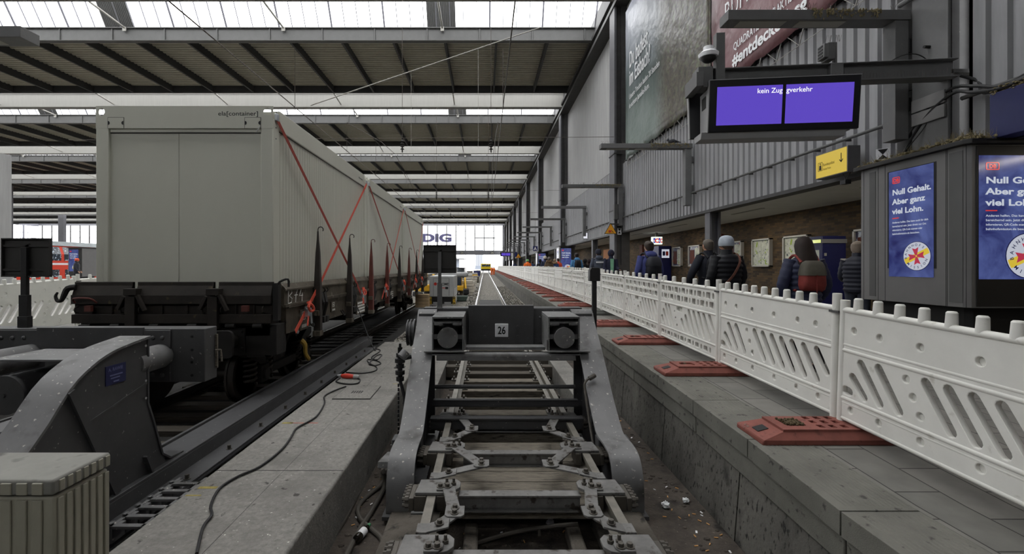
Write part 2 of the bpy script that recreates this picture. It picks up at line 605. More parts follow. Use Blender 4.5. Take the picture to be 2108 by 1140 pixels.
def plate2d(outer, holes, th, bev=0.0):
    """vertices and faces of a plate cut from a 2-D outline with holes"""
    cu = bpy.data.curves.new('p', 'CURVE')
    cu.dimensions = '2D'
    cu.fill_mode = 'BOTH'
    cu.extrude = th / 2
    if bev:
        cu.bevel_depth = bev
        cu.bevel_resolution = 1
        cu.offset = -bev
    for lp in [outer] + holes:
        sp = cu.splines.new('POLY')
        sp.points.add(len(lp) - 1)
        for i, (a, b) in enumerate(lp):
            sp.points[i].co = (a, b, 0, 1)
        sp.use_cyclic_u = True
    o = bpy.data.objects.new('p', cu)
    COL.objects.link(o)
    dg = bpy.context.evaluated_depsgraph_get()
    ev = o.evaluated_get(dg)
    me = ev.to_mesh()
    vs = [v.co.copy() for v in me.vertices]
    fs = [tuple(p.vertices) for p in me.polygons]
    ev.to_mesh_clear()
    bpy.data.objects.remove(o)
    bpy.data.curves.remove(cu)
    return vs, fs
def circ(cx, cy, r, n=12):
    return [(cx + r * math.cos(2 * math.pi * i / n), cy + r * math.sin(2 * math.pi * i / n)) for i in range(n)]
def slot(p, q, r, n=5):
    p, q = V(p), V(q)
    d = (q - p).normalized()
    a0 = math.atan2(d.y, d.x)
    out = []
    for i in range(n + 1):
        t = a0 - math.pi / 2 + math.pi * i / n
        out.append((q.x + r * math.cos(t), q.y + r * math.sin(t)))
    for i in range(n + 1):
        t = a0 + math.pi / 2 + math.pi * i / n
        out.append((p.x + r * math.cos(t), p.y + r * math.sin(t)))
    return out
def rrect(x0, x1, y0, y1, r, n=3):
    out = []
    for cx, cy, a in ((x1 - r, y1 - r, 0), (x0 + r, y1 - r, 90), (x0 + r, y0 + r, 180), (x1 - r, y0 + r, 270)):
        for i in range(n + 1):
            t = math.radians(a + 90 * i / n)
            out.append((cx + r * math.cos(t), cy + r * math.sin(t)))
    return out

ONES = 'first second third fourth fifth sixth seventh eighth ninth tenth eleventh twelfth thirteenth fourteenth fifteenth sixteenth seventeenth eighteenth nineteenth'.split()
TENS = {2: 'twenty', 3: 'thirty', 4: 'forty', 5: 'fifty', 6: 'sixty', 7: 'seventy', 8: 'eighty', 9: 'ninety'}
TENTH = {2: 'twentieth', 3: 'thirtieth', 4: 'fortieth', 5: 'fiftieth', 6: 'sixtieth', 7: 'seventieth', 8: 'eightieth', 9: 'ninetieth'}
def nth(n):
    if n < 20: return ONES[n - 1]
    return TENTH[n // 10] if n % 10 == 0 else TENS[n // 10] + '-' + ONES[n % 10 - 1]

_PL = [(-20, .30), (-1, .33), (2.94, .40), (3.89, .465), (5.5, .52), (8.9, .593), (14.7, .68), (29, .71), (400, .71)]
def plat(y):
    for (a, b), (c, d) in zip(_PL, _PL[1:]):
        if y <= c:
            return b + (d - b) * (y - a) / (c - a)
    return .71

# ================================================================ THE HALL
XE = 2.25          # platform edge
XW = 6.6           # hall wall
XB = 9.4           # brick wall under the wall
XL = -147.0        # far side of the hall
COLS = [22.2 + 15.5 * k for k in range(-2, 9)]
ZB = 15.25
YEND = 150.0

# ---- ground between the platforms and docks
def profile_strip(poly_fn, ys):
    """a solid whose cross-section in x-z changes along y"""
    mb = MB()
    mb.rings([[V((x, y, z)) for x, z in poly_fn(y)] for y in ys])
    return mb
def ground_z(y):
    return -.5 if y < 9 else -.5 + .3 * min(1, (y - 9) / 4)
gy = [-14, 1.6, 3, 5, 7, 9, 10, 11, 12, 13, 20, 60, 151]
g = profile_strip(lambda y: [(-1.34, -1.0), (2.22, -1.0), (2.22, ground_z(y)), (-1.34, ground_z(y))], [y for y in gy if y <= 13])
struct(g.build('floor_track_pit', m_dirt), 'dirty ground in the track pit under the middle buffer stop', 'floor')
g = MB()
g.box(-2.6, 2.22, 13, 151, -1.0, -.19)
struct(g.build('floor_ballast', m_gravel), 'grey ballast bed of the middle track beyond the buffer stop', 'ballast')
g = MB()
g.box(-8.7, -2.6, -14, 13, -1.1, -.58)
g.box(-8.7, -2.6, 13, 151, -1.1, -.50)
struct(g.build('floor_left_track', m_oilbed), 'dark oily track bed under the freight wagon', 'track bed')
g = MB().box(-8.7, -2.65, 27, 151, -.5, -.24)
struct(g.build('floor_left_ballast', m_gravel), 'ballast heaped on the wagon track beyond the generator', 'ballast')

# ---- dock between the tracks
g = MB().box(-2.55, -1.335, 1.6, 11.6, -1.0, .015)
struct(g.build('floor_dock', m_conc, bevel=.02), 'concrete walkway between the wagon track and the middle track', 'walkway')
g = MB()
g.box(-1.9, -1.898, 1.6, 11.5, .0155, .017)
for y in (2.9, 4.3, 8.2):
    g.box(-2.54, -1.34, y, y + .008, .0155, .017)
struct(g.build('trim_1', m_contdark, smooth=False), 'dark joints in the concrete walkway', 'joint')

# ---- right platform
ys = [-14, -1, 2.0, 2.94, 3.89, 4.7, 5.5, 7, 8.9, 11.5, 14.7, 20, 29, 80, 151]
g = profile_strip(lambda y: [(XE + .5, -.9), (XB + .3, -.9), (XB + .3, plat(y)), (XE + .5, plat(y))], ys)
plt = struct(g.build('floor_platform', m_pave), 'grey paved platform along the wall', 'platform')
g = MB()
y = -1.2
while y < 150:
    L = 1.02 if y < 40 else 6.0
    a, b = y + .006, y + L - .006
    g.add([(XE, a, plat(a)), (XE + .5, a, plat(a)), (XE + .5, b, plat(b)), (XE, b, plat(b)),
           (XE, a, plat(a) - .16), (XE + .5, a, plat(a) - .16), (XE + .5, b, plat(b) - .16), (XE, b, plat(b) - .16)],
          [(0, 1, 2, 3), (7, 6, 5, 4), (0, 4, 5, 1), (1, 5, 6, 2), (2, 6, 7, 3), (3, 7, 4, 0)])
    if y < 12:   # raised tactile ribs on the slab
        for k in range(14):
            xx = XE + .07 + k * .031
            g.add([(xx, a + .04, plat(a + .04)), (xx + .014, a + .04, plat(a + .04)), (xx + .014, b - .04, plat(b - .04)), (xx, b - .04, plat(b - .04)),
                   (xx + .002, a + .045, plat(a + .045) + .003), (xx + .012, a + .045, plat(a + .045) + .003), (xx + .012, b - .045, plat(b - .045) + .003), (xx + .002, b - .045, plat(b - .045) + .003)],
                  [(4, 5, 6, 7), (0, 1, 5, 4), (1, 2, 6, 5), (2, 3, 7, 6), (3, 0, 4, 7)])
    y += L
struct(g.build('trim_2', m_coping, bevel=.012), 'row of ribbed coping slabs along the platform edge', 'coping')
g = MB()
y = -1.2
while y < 150:
    L = 2.04 if y < 40 else 12.0
    a, b = y + .008, y + L - .008
    g.add([(XE + .03, a, plat(a) - .163), (XE + .3, a, plat(a) - .163), (XE + .3, b, plat(b) - .163), (XE + .03, b, plat(b) - .163),
           (XE + .03, a, plat(a) - .36), (XE + .3, a, plat(a) - .36), (XE + .3, b, plat(b) - .36), (XE + .03, b, plat(b) - .36)],
          [(0, 1, 2, 3), (7, 6, 5, 4), (0, 4, 5, 1), (1, 5, 6, 2), (2, 6, 7, 3), (3, 7, 4, 0)])
    y += L
struct(g.build('trim_3', m_coping, bevel=.01), 'concrete band under the coping of the platform edge', 'edge band')
g = MB()
y = -1.0
while y < 150:
    L = 1.7 if y < 40 else 10.0
    a, b = y + .01, y + L - .01
    g.add([(XE - .03, a, -.9), (XE + .5, a, -.9), (XE + .5, b, -.9), (XE - .03, b, -.9),
           (XE + .05, a, plat(a) - .36), (XE + .5, a, plat(a) - .36), (XE + .5, b, plat(b) - .36), (XE + .05, b, plat(b) - .36)],
          [(3, 2, 1, 0), (4, 5, 6, 7), (0, 1, 5, 4), (1, 2, 6, 5), (2, 3, 7, 6), (3, 0, 4, 7)])
    y += L
struct(g.build('wall_platform', m_retain), 'stained concrete retaining wall below the platform edge', 'wall')

# ---- left platforms and the concourse
g = profile_strip(lambda y: [(-17.5, -.9), (-8.75, -.9), (-8.75, plat(y) - .08), (-17.5, plat(y) - .08)], ys)
struct(g.build('floor_left_platform', m_pave), 'paved platform behind the freight wagon', 'platform')
g = MB().box(XL, -17.5, -14, 151, -1.1, -.45)
g.box(-44, -26, -14, 151, -.45, .62)
g.box(-100, -60, -14, 151, -.45, .62)
struct(g.build('floor_hall', m_conc), 'far platforms and floor on the left of the hall', 'floor')
g = MB().box(-8.75, XE + .02, -14, 1.55, -1.0, .32)
struct(g.build('floor_concourse', m_pave), 'paved concourse at the head of the tracks', 'floor')
g = MB().box(-2.3, XE, 1.5, 1.6, -1.0, .36)
g = MB().box(XL, XB + 3, -14.4, -14, -1, 12.4)  # unseen wall added to keep light off the faces turned to the camera
g.box(XL, XB + 3, -14.4, -14, 14.0, 18.6)
x = XB
while x > XL:
    g.box(x - .06, x + .06, -14.3, -14.1, 12.4, 14.0)
    x -= 3.1
struct(MB().box(XL, XB + 3, -14.22, -14.2, 12.4, 14.0).build('window_fill_light', m_glass, smooth=False), 'high window band in the concourse wall behind the viewer', 'window')  # added opening, out of view, so some light reaches the front faces
struct(g.build('wall_light_block', m_walllow), 'grey concourse wall behind the viewer', 'wall')
g = MB().box(-400, 400, 151, 700, -1.4, -.4)
struct(g.build('ground_outside', M('yard_ground', (92, 90, 86), .9, var=.3, scale=.3)), 'pale railway yard outside the hall', 'ground')

# ---- roof
def bay(i, c):
    par = thing('ceiling', (0, c, 0), 'roof bay of the hall, %s from the front' % nth(i + 1), 'ceiling', 'roof bays of the hall', 'structure')
    w0, w1 = XL, XW + .3
    # main girder on the column line
    g = MB().box(w0, w1, c - .12, c + .12, 15.05, 16.5)
    g.box(w0, w1, c - .3, c + .3, 15.0, 15.05)
    g.box(w0, w1, c - .16, c - .12, 16.1, 16.16)
    g.build('girder', m_girder, par)
    # far beam of the skylight
    b = c + 4.7
    g = MB().box(w0, w1, b, b + .1, ZB, 15.97)
    g.box(w0, w1, b - .1, b + .25, ZB - .03, ZB)
    g.box(w0, w1, b - .12, b + .2, 15.95, 16.0)
    x = XW - .7
    while x > w0:
        g.box(x - .03, x + .03, b - .06, b, ZB, 15.95)
        for k in range(7):
            for dx in (-.05, .05):
                g.box(x + dx - .015, x + dx + .015, b - .02, b, ZB + .08 + k * .09, ZB + .11 + k * .09)
        x -= 3.1
    g.build('beam', m_beam, par, smooth=False)
    # dark corrugated strip
    prof = []
    y = b + .1
    while y < b + 8.0:
        prof += [(y, ZB + .50), (y + .13, ZB + .50), (y + .155, ZB + .44), (y + .285, ZB + .44)]
        y += .31
    poly = prof + [(prof[-1][0], ZB + .5), (prof[0][0], ZB + .5)]
    g = MB()
    n = len(prof)
    g.add([(w0, u, w) for u, w in prof] + [(w1, u, w) for u, w in prof], [(i_, i_ + 1, n + i_ + 1, n + i_) for i_ in range(n - 1)])
    g.box(w0, w1, b + .1, b + 8.1, ZB + .6, ZB + .7)
    g.build('soffit', m_soffit, par, smooth=False)
    g = MB()
    x = .69 + 3.07
    g.box(w0, w1, b + 7.95, b + 8.15, ZB - .03, ZB + .72)
    while x > w0:
        g.box(x - .06, x + .06, b + .1, b + 8.0, ZB - .02, ZB + .5)
        x -= 3.07
    g.build('rib', m_rib, par, smooth=False)
    # glazing: sloping far side, flat top, steep near side
    t0, t1 = (b, 15.97), (b - 1.45, 18.4)
    n0, n1 = (c - 2.75, 15.95), (c - 1.6, 18.4)
    gl = MB()
    gl.add([(w0, t0[0], t0[1]), (w1, t0[0], t0[1]), (w1, t1[0], t1[1]), (w0, t1[0], t1[1])], [(0, 1, 2, 3)])
    gl.add([(w0, t1[0], t1[1]), (w1, t1[0], t1[1]), (w1, n1[0], n1[1]), (w0, n1[0], n1[1])], [(0, 1, 2, 3)])
    gl.add([(w0, n1[0], n1[1]), (w1, n1[0], n1[1]), (w1, n0[0], n0[1]), (w0, n0[0], n0[1])], [(0, 1, 2, 3)])
    gl.build('glazing', m_glass if i else m_beam, par, smooth=False)  # first bay, out of view, is opaque to cut light from behind
    br = MB()
    x, k = XW - .1, 0
    xs = []
    while x > w0:
        w = .04 if k % 4 else .10
        for p, q in ((t0, t1), (t1, n1), (n1, n0)):
            br.bar((x, p[0], p[1] - .03), (x, q[0], q[1] - .03), w, .06)
        x -= .776
        k += 1
    for p in ((t0, t1), (n0, n1)):
        f = .5
        br.bar((w0, p[0][0] + (p[1][0] - p[0][0]) * f, p[0][1] + (p[1][1] - p[0][1]) * f), (w1, p[0][0] + (p[1][0] - p[0][0]) * f, p[0][1] + (p[1][1] - p[0][1]) * f), .03, .03)
    for p in (t1, n1):
        br.bar((w0, p[0], p[1]), (w1, p[0], p[1]), .1, .12)
    gl2 = MB().add([(w1, n0[0], n0[1]), (w1, t0[0], t0[1]), (w1, t1[0], t1[1]), (w1, n1[0], n1[1])], [(0, 1, 2, 3)])
    gl2.build('gable_glazing', m_glass if i else m_beam, par, smooth=False)  # gable of the unseen first bay closed too, to keep light out
    # glazed gable at the wall end, with raking bars
    for f in (.33, .66):
        br.bar((w1 - .05, t0[0], 15.97), (w1 - .05, t1[0] - f * 3, 18.4), .05, .05)
    br.build('glazing_bars', m_bar, par, smooth=False)
    # corrugated blank panels in the glass, tie bars
    pn, st = MB(), MB()
    x = -1.8
    while x > w0:
        a = V((0, t0[0], t0[1])); d = V((0, t1[0] - t0[0], t1[1] - t0[1]))
        for q in range(16):
            xa = x - q * .1
            pn.obox((xa, (t0[0] + t1[0]) / 2, (t0[1] + t1[1]) / 2 - .05), (.032, 0, 0), d / 2, (0, .012, .02))
        pn.obox((x - .75, (t0[0] + t1[0]) / 2, (t0[1] + t1[1]) / 2 - .02), (.84, 0, 0), d / 2, (0, .004, .008))
        x -= 19.0
    x = -2.5
    while x > w0:
        st.tube((x, b - .1, 15.95), (x, c + .2, 16.25), .06, 8)
        st.tube((x, c - .2, 15.25), (x, c - 2.6, 15.6), .06, 8)
        st.box(x - .1, x + .1, b - .16, b - .1, 15.75, 16.0)
        x -= 9.35
    pn.build('blank_panel', m_beam, par, smooth=False)
    st.build('tie_bar', m_strut, par)
for i, c in enumerate(COLS[:-1]):
    bay(i, c)

# ---- long girder on the wall, wall sheets, columns, arcade
def fluted(x, y0, y1, z0, z1, pitch, depth, th=.06):
    prof, y = [], y0
    while y < y1 - 1e-6:
        prof += [(x, y), (x, min(y + pitch * .62, y1)), (x + depth, min(y + pitch * .70, y1)), (x + depth, min(y + pitch * .92, y1))]
        y += pitch
    prof.append((x, y1))
    mb = MB()
    poly = prof + [(x + th + depth, y1), (x + th + depth, y0)]
    n = len(poly)
    vs = [(u, w, z0) for u, w in poly] + [(u, w, z1) for u, w in poly]
    mb.add(vs, [(i, (i + 1) % n, n + (i + 1) % n, n + i) for i in range(n)])
    return mb
g = MB().box(6.15, 7.1, -14, 150, 14.35, 14.55)
g.box(6.5, 6.7, -14, 150, 14.55, 16.6)
g.box(6.3, 6.7, -14, 150, 15.2, 15.4)
struct(g.build('trim_4', m_coldark, smooth=False), 'long dark girder on top of the hall wall', 'girder')
g = MB().box(XW + .3, 7.4, -14, 150, 15.5, 16.0)
struct(g.build('wall_roof_edge', m_beam, smooth=False), 'grey upstand where the roof meets the hall wall', 'wall')
segs = [(-14, 6.7)] + [(c + .45, d - .45) for c, d in zip(COLS[1:], COLS[2:])]
for i, (a, b) in enumerate(segs):
    if i == 0:
        a, b = -14, 6.2
    fluted(6.78, a, b, 6.83, 14.35, .16, .03)
    o = fluted(6.80, a, b, 6.80, 14.35, .13, .02).build('wall_right_upper', m_wallup, smooth=False)
    struct(o, 'pale ribbed upper sheet of the hall wall, %s bay from the front' % nth(i + 1), 'wall')
    o = fluted(6.60, a, b, 3.6, 6.83, .25, .055).build('wall_right_lower', m_walllow, smooth=False)
    struct(o, 'grey fluted lower sheet of the hall wall, %s bay from the front' % nth(i + 1), 'wall')
    g = MB().box(6.56, 6.86, a, b, 3.52, 3.60)
    g.box(6.62, 6.83, a, b, 6.80, 6.86)
    struct(g.build('trim_5', m_coldark, smooth=False), 'dark lower edge strip of the hall wall, %s bay' % nth(i + 1), 'trim')
    g = MB().path([(6.5, a, 4.23), (6.5, b, 4.23)], .03, 8)
    y = a + .3
    while y < b:
        g.box(6.49, 6.62, y - .01, y + .01, 4.19, 4.23)
        y += .75
    tag(g.build('wall_pipe', m_beam), 'thin grey conduit clipped along the hall wall, %s bay' % nth(i + 1), 'pipe', 'conduits on the hall wall')
g = MB().box(6.86, XB + .3, -14, 150, 3.6, 3.8)
struct(g.build('ceiling_arcade', m_under), 'painted soffit over the covered walkway', 'ceiling')
g = MB()
for k in range(26):
    g.box(7.9, 8.0, 3 + k * 5, 4.6 + k * 5, 3.585, 3.6)
struct(g.build('trim_6', m_diff), 'lamp slots in the soffit of the covered walkway', 'lamp slots')
for k, y in enumerate((4.5, 9.5, 14.5, 19.5, 24.5, 30, 36, 44, 54)):
    ld = bpy.data.lights.new('arcade_light', 'AREA')
    ld.shape = 'RECTANGLE'; ld.size = .25; ld.size_y = 2.4
    ld.energy = 5; ld.color = (1, .9, .74)
    lo = bpy.data.objects.new('arcade_light', ld)
    lo.location = (8.1, y, 3.57)
    COL.objects.link(lo)
g = MB().box(XB, XB + .3, -14, 150, .2, 3.6)
struct(g.build('wall_brick', m_brick), 'brown brick wall at the back of the covered walkway', 'wall')
for i, c in enumerate(COLS[1:]):
    par = thing('column', (6.5, c, plat(c)), 'grey steel hall column, %s from the front along the wall' % nth(i + 1), 'column', 'hall columns along the wall', 'structure')
    zt = 14.35
    z0 = plat(c)
    x0 = 6.2 if i else 6.45
    MB().box(x0, x0 + .1, c - .42, c + .42, z0, zt).build('flange', m_col if i else m_coldark, par)  # nearest column coloured darker because less light falls there
    MB().box(x0 + .1, x0 + .34, c - .34, c + .34, z0, zt).build('web', m_coldark, par)
    MB().box(x0 + .34, x0 + .74, c - .42, c + .42, z0, zt).build('back_flange', m_coldark, par)
    g = MB()
    for zz in (4.6, 7.3):
        g.box(x0 - .03, x0 + .4, c - .46, c + .46, zz, zz + .05)
    g.box(x0 - .03, x0 + .38, c - .45, c - .36, z0, z0 + 1.3)
    g.build('collar', m_coldark, par)
for i, y in enumerate((13.5, 28.0, 43.0, 58.5)):
    g = MB().box(6.6, 6.66, y - .15, y + .15, plat(y), 3.56)
    g.box(6.86, 6.92, y - .15, y + .15, plat(y), 3.56)
    g.box(6.66, 6.86, y - .02, y + .02, plat(y), 3.56)
    struct(g.build('column_arcade', m_col), 'slim steel column carrying the wall edge, %s from the front' % nth(i + 1), 'column')
# ---- far end window
g = MB().box(XL, 6.5, YEND, YEND + .3, 15.2, 18.6)
g.box(XL, 10, YEND, YEND + .3, 5.6, 7.0)
for x in (-3.9, 5.9):
    g.box(x, x + .6, YEND, YEND + .3, -.2, 15.3) if x > 5 else None
struct(g.build('wall_end', m_col), 'far end wall of the hall with beam over the tracks', 'wall')
g = MB()
x = 6.0
while x > XL:
    g.box(x - .16, x + .16, YEND, YEND + .2, 7.0, 15.2)
    x -= 3.1
for z in (9.2, 11.2, 13.3):
    g.box(XL, 6.5, YEND + .05, YEND + .1, z - .05, z + .05)
g.box(-3.2, 3.5, YEND, YEND + .2, 11.0, 11.3)
struct(g.build('window_1', m_coldark, smooth=False), 'tall gridded glass window at the far end of the hall', 'window')
g = MB().box(XL, 6.4, YEND + .12, YEND + .13, 7.0, 15.2)
struct(g.build('window_2', m_glass, smooth=False), 'glass of the far end window', 'window glass')
for s, px in (('25', 951), ('26', 1013)):
    p = at(px, 520, YEND - .3)
    g = MB()
    g.mat(m_kioskd).box(p.x - .55, p.x + .55, YEND - .3, YEND - .02, p.z - .45, p.z + .45)
    g.mat(m_diff).text(s, 1.0, (p.x, YEND - .305, p.z - .35), X, Z, 'C', .02)
    tag(g.build('track_number_sign', None, smooth=False), 'pale number %s on the beam at the far end of the hall' % ('twenty-five' if s == '25' else 'twenty-six'), 'sign')
# ---- far left side wall with windows
g = MB()
g.box(XL - .4, XL, -14, 150, -1, 9.6)
g.box(XL - .4, XL, -14, 150, 14.9, 18.6)
y = 20
while y < 150:
    g.box(XL - .1, XL, y - .05, y + .05, 9.6, 14.9)
    y += 1.15
for y_ in range(20, 150, 5):
    g.box(XL - .2, XL + .1, y_ - .14, y_ + .14, 9.6, 14.9)
for y in range(30, 150, 18):
    g.box(XL - .2, XL + .4, y - .8, y + .8, 0, 15)
for z in (11, 12.6):
    g.box(XL - .1, XL, 10, 150, z - .06, z + .06)
struct(g.build('wall_left', m_bar, smooth=False), 'far left hall wall with a band of gridded windows', 'wall')
# ---- left hall columns
for i, (px, yy, w) in enumerate(((-2, 25.0, .55), (72 / 4.2, 75.0, .8), (128, 118.0, 1.4))):
    p = at(px, 500, yy)
    g = MB().box(p.x - w / 2, p.x + w / 2, yy - .4, yy + .4, -.45 if i else .55, 8.1 if i == 0 else 15.2)
    g.box(p.x - w / 2 - .06, p.x + w / 2 + .06, yy - .46, yy + .46, .5, 1.5)
    struct(g.build('column_left', m_wallup if i == 0 else m_col), 'pale hall column at the left edge, %s from the front' % nth(i + 1), 'column')

# ================================================================ TRACKS
TX = .30            # axis of the middle track
LX = -4.83          # axis of the wagon track
LZ = -.33           # rail top of the wagon track
def rail_mb(x, y0, y1, z, shine=True):
    g = MB()
    pr = [(-.07, -.16), (.07, -.16), (.07, -.15), (.015, -.13), (.012, -.05), (.036, -.035), (.036, 0), (-.036, 0), (-.036, -.035), (-.012, -.05), (-.015, -.13), (-.07, -.15)]
    g.prism([(x + a, z + b) for a, b in pr], 'y', y0, y1)
    return g
for s, w in ((-1, 'left'), (1, 'right')):
    r = thing('rail', (TX + s * .7525, 3, 0), 'steel rail of the middle track, the %s-hand one of the pair' % w, 'rail')
    rail_mb(TX + s * .7525, 2.2, 150, 0).build('rail_profile', m_rail, r, smooth=False)
    MB().box(TX + s * .7525 - .03, TX + s * .7525 + .03, 11.0, 150, 0, .004).build('running_surface', m_railshine, r, smooth=False)
    r = thing('rail', (LX + s * .7525, 7, LZ), 'dark steel rail under the freight wagon, the %s-hand one of the pair' % w, 'rail')
    rail_mb(LX + s * .7525, 2.0, 150, LZ).build('rail_profile', m_wheel, r, smooth=False)
    MB().box(LX + s * .7525 - .03, LX + s * .7525 + .03, 16.0, 150, LZ, LZ + .004).build('running_surface', m_rail, r, smooth=False)
y, k = 5.35, 0
slp = []
while y < 24:
    g = MB().box(TX - 1.15 if y > 9.5 else TX - .72, TX + 1.15 if y > 9.5 else TX + .72, y - .12, y + .12, -.40 if y < 10 else -.30, -.17)
    o = g.build('sleeper', m_plank if y < 9 else m_sleeper, None, bevel=.01, loc=(TX, y, -.2))
    tag(o, 'weathered timber sleeper of the middle track, %s from the front' % nth(k + 1), 'sleeper', 'timber sleepers of the middle track')
    for s in (-1, 1):
        h = MB().box(TX + s * .7525 - .16, TX + s * .7525 + .16, y - .075, y + .075, -.172, -.15)
        for dx in (-.12, .12):
            h.tube((TX + s * .7525 + dx, y - .03, -.15), (TX + s * .7525 + dx, y - .03, -.10), .018, 6)
            h.tube((TX + s * .7525 + dx, y + .03, -.15), (TX + s * .7525 + dx, y + .03, -.10), .018, 6)
        h.build('rail_clip', m_bolt, o)
    y += .62
    k += 1
# planks lying between the rails near the brake clamps
for k, (a, b) in enumerate(((2.75, 3.0), (4.04, 4.24), (4.25, 4.47), (4.48, 4.70), (4.71, 4.93), (4.94, 5.16))):
    if a < 4 and k == 0:
        continue
    o = MB().box(-.42, 1.02, a, b, -.30, -.17).build('plank', m_plank, None, bevel=.008, loc=(.3, a, -.3))
    tag(o, 'grey weathered plank across the pit between the brake clamps, %s from the front' % nth(k), 'plank', 'planks between the rails')
for s, w in ((-1, 'left'), (1, 'right')):
    o = MB().box(TX + s * .95 - .25, TX + s * .95 + .25, 1.7, 4.6, -.52, -.40).build('floor_slab_strip', m_concd, None, bevel=.02)
    struct(o, 'concrete strip in the pit under the %s leg of the middle buffer stop' % w, 'concrete strip')
o = MB().box(-.18, -.06, 2.0, 4.1, -.5, -.36).build('trim_7', m_concd, None, bevel=.02)
struct(o, 'low concrete kerb on the left of the pit floor', 'kerb')
o = MB().box(.72, .84, 2.0, 4.1, -.5, -.36).build('trim_8', m_concd, None, bevel=.02)
struct(o, 'low concrete kerb on the right of the pit floor', 'kerb')
for s, w in ((-1, 'left'), (1, 'right')):
    o = MB().box(TX + s * 1.3 - .18, TX + s * 1.3 + .18, 6.9, 11.4, -.6, -.12).build('floor_side_slab', m_conc, None, bevel=.01)
    struct(o, 'concrete side strip beside the %s rail behind the middle buffer stop' % w, 'concrete strip')
# dark crossing boards between the rails
for k in range(8):
    y0 = 13.6 + k * 1.62
    o = MB().box(TX - .585, TX + .585, y0, y0 + 1.58, -.17, -.03).build('crossing_board', m_rib, None, loc=(TX, y0, -.1))
    tag(o, 'dark board laid between the rails, %s from the buffer stop' % nth(k + 1), 'board', 'boards between the rails')
o = MB().box(TX - .16, TX + .12, 13.2, 13.5, -.17, .02).build('ballast_block', m_footg, None, bevel=.02, loc=(TX, 13.3, -.17))
tag(o, 'small grey block between the rails at the start of the boards', 'block')
# sleepers of the wagon track
k = 0
y = 5.0
while y < 26:
    o = MB().box(LX - 1.3, LX + 1.5, y - .12, y + .12, LZ - .34, LZ - .17).build('sleeper', m_sleeper, None, loc=(LX, y, LZ - .3))
    tag(o, 'dark sleeper of the wagon track, %s from the buffer stop' % nth(k + 1), 'sleeper', 'sleepers of the wagon track')
    y += .62
    k += 1

# ================================================================ MIDDLE BUFFER STOP
bs = thing('buffer_stop', (TX, 6.0, -.5), 'grey steel buffer stop numbered 26 with two curved legs on the middle track', 'buffer stop')
LEG = [(6.56, 1.315), (6.45, 1.30), (6.28, 1.12), (5.9, .82), (5.46, .42), (5.12, .16), (4.98, .095), (4.75, .10), (4.56, .085), (4.45, .02), (4.385, -.10), (4.36, -.24), (4.36, -.42)]
lp = [tuple(p) for p in spline([V((a, b)) for a, b in LEG], 3)]
for s, x0, x1 in ((-1, -.945, -.68), (1, 1.228, 1.525)):
    leg = MB().ribbon(lp, .022, 'x', x0, x1).build('leg', m_steel, bs, angle=50)
    xc = (x0 + x1) / 2
    w = MB()
    w.prism([(a, b - .012) for a, b in lp] + [(6.50, -.42)], 'x', xc - .01, xc + .01)
    w.build('leg_web', m_steeld, leg, smooth=False)
    f = MB()
    f.box(x0 + .02, x1 - .02, 6.38, 6.42, -.40, 1.28)
    f.box(x0 - .03, x1 + .03, 4.30, 6.9, -.46, -.42)
    f.box(x0 + .02, x1 - .02, 5.35, 5.37, -.42, .30)
    f.build('leg_stiffener', m_steeld, leg, bevel=.004)
    e = MB().box(x0 - .07 if s < 0 else x0 + .01, x1 - .01 if s < 0 else x1 + .06, 4.95, 5.12, -.12, .06)
    e.build('leg_lug', m_steeld, leg, bevel=.01)
beam = MB()
beam.box(-.885, 1.405, 6.58, 6.78, .80, 1.345)
beam.build('beam', m_steeld, bs, bevel=.008)
ct = MB().box(-.235, .70, 6.50, 6.59, .83, 1.385)
ct.build('beam_centre_plate', m_steeld, bs, bevel=.006)
pl = MB()
for x0, x1 in ((-.60, -.24), (.70, .98), (.98, 1.10)):
    pl.box(x0, x1, 6.555, 6.585, .82, 1.335)
pl.build_parts('beam_side_plate', m_steeld, bs, bevel=.004)
b = MB()
for x, z in ((-.53, 1.21), (-.42, 1.21), (-.31, 1.20), (.80, 1.21), (.92, 1.21), (1.04, 1.21), (.80, .86)):
    b.ball((x, 6.55, z), .023, .02, .023, 10, 6)
for x in (0.0, .465):
    for z in (1.08, .945):
        b.tube((x, 6.46, z), (x, 6.51, z), .02, 6)
b.build_parts('bolt', m_steeld, bs)
npl = MB().box(.145, .335, 6.485, 6.50, .935, 1.125).build('number_plate', m_white, bs, bevel=.006)
MB().text('26', .15, (.24, 6.483, .98), X, Z, 'C', .022, width=.11).build('number', m_black, npl, smooth=False)
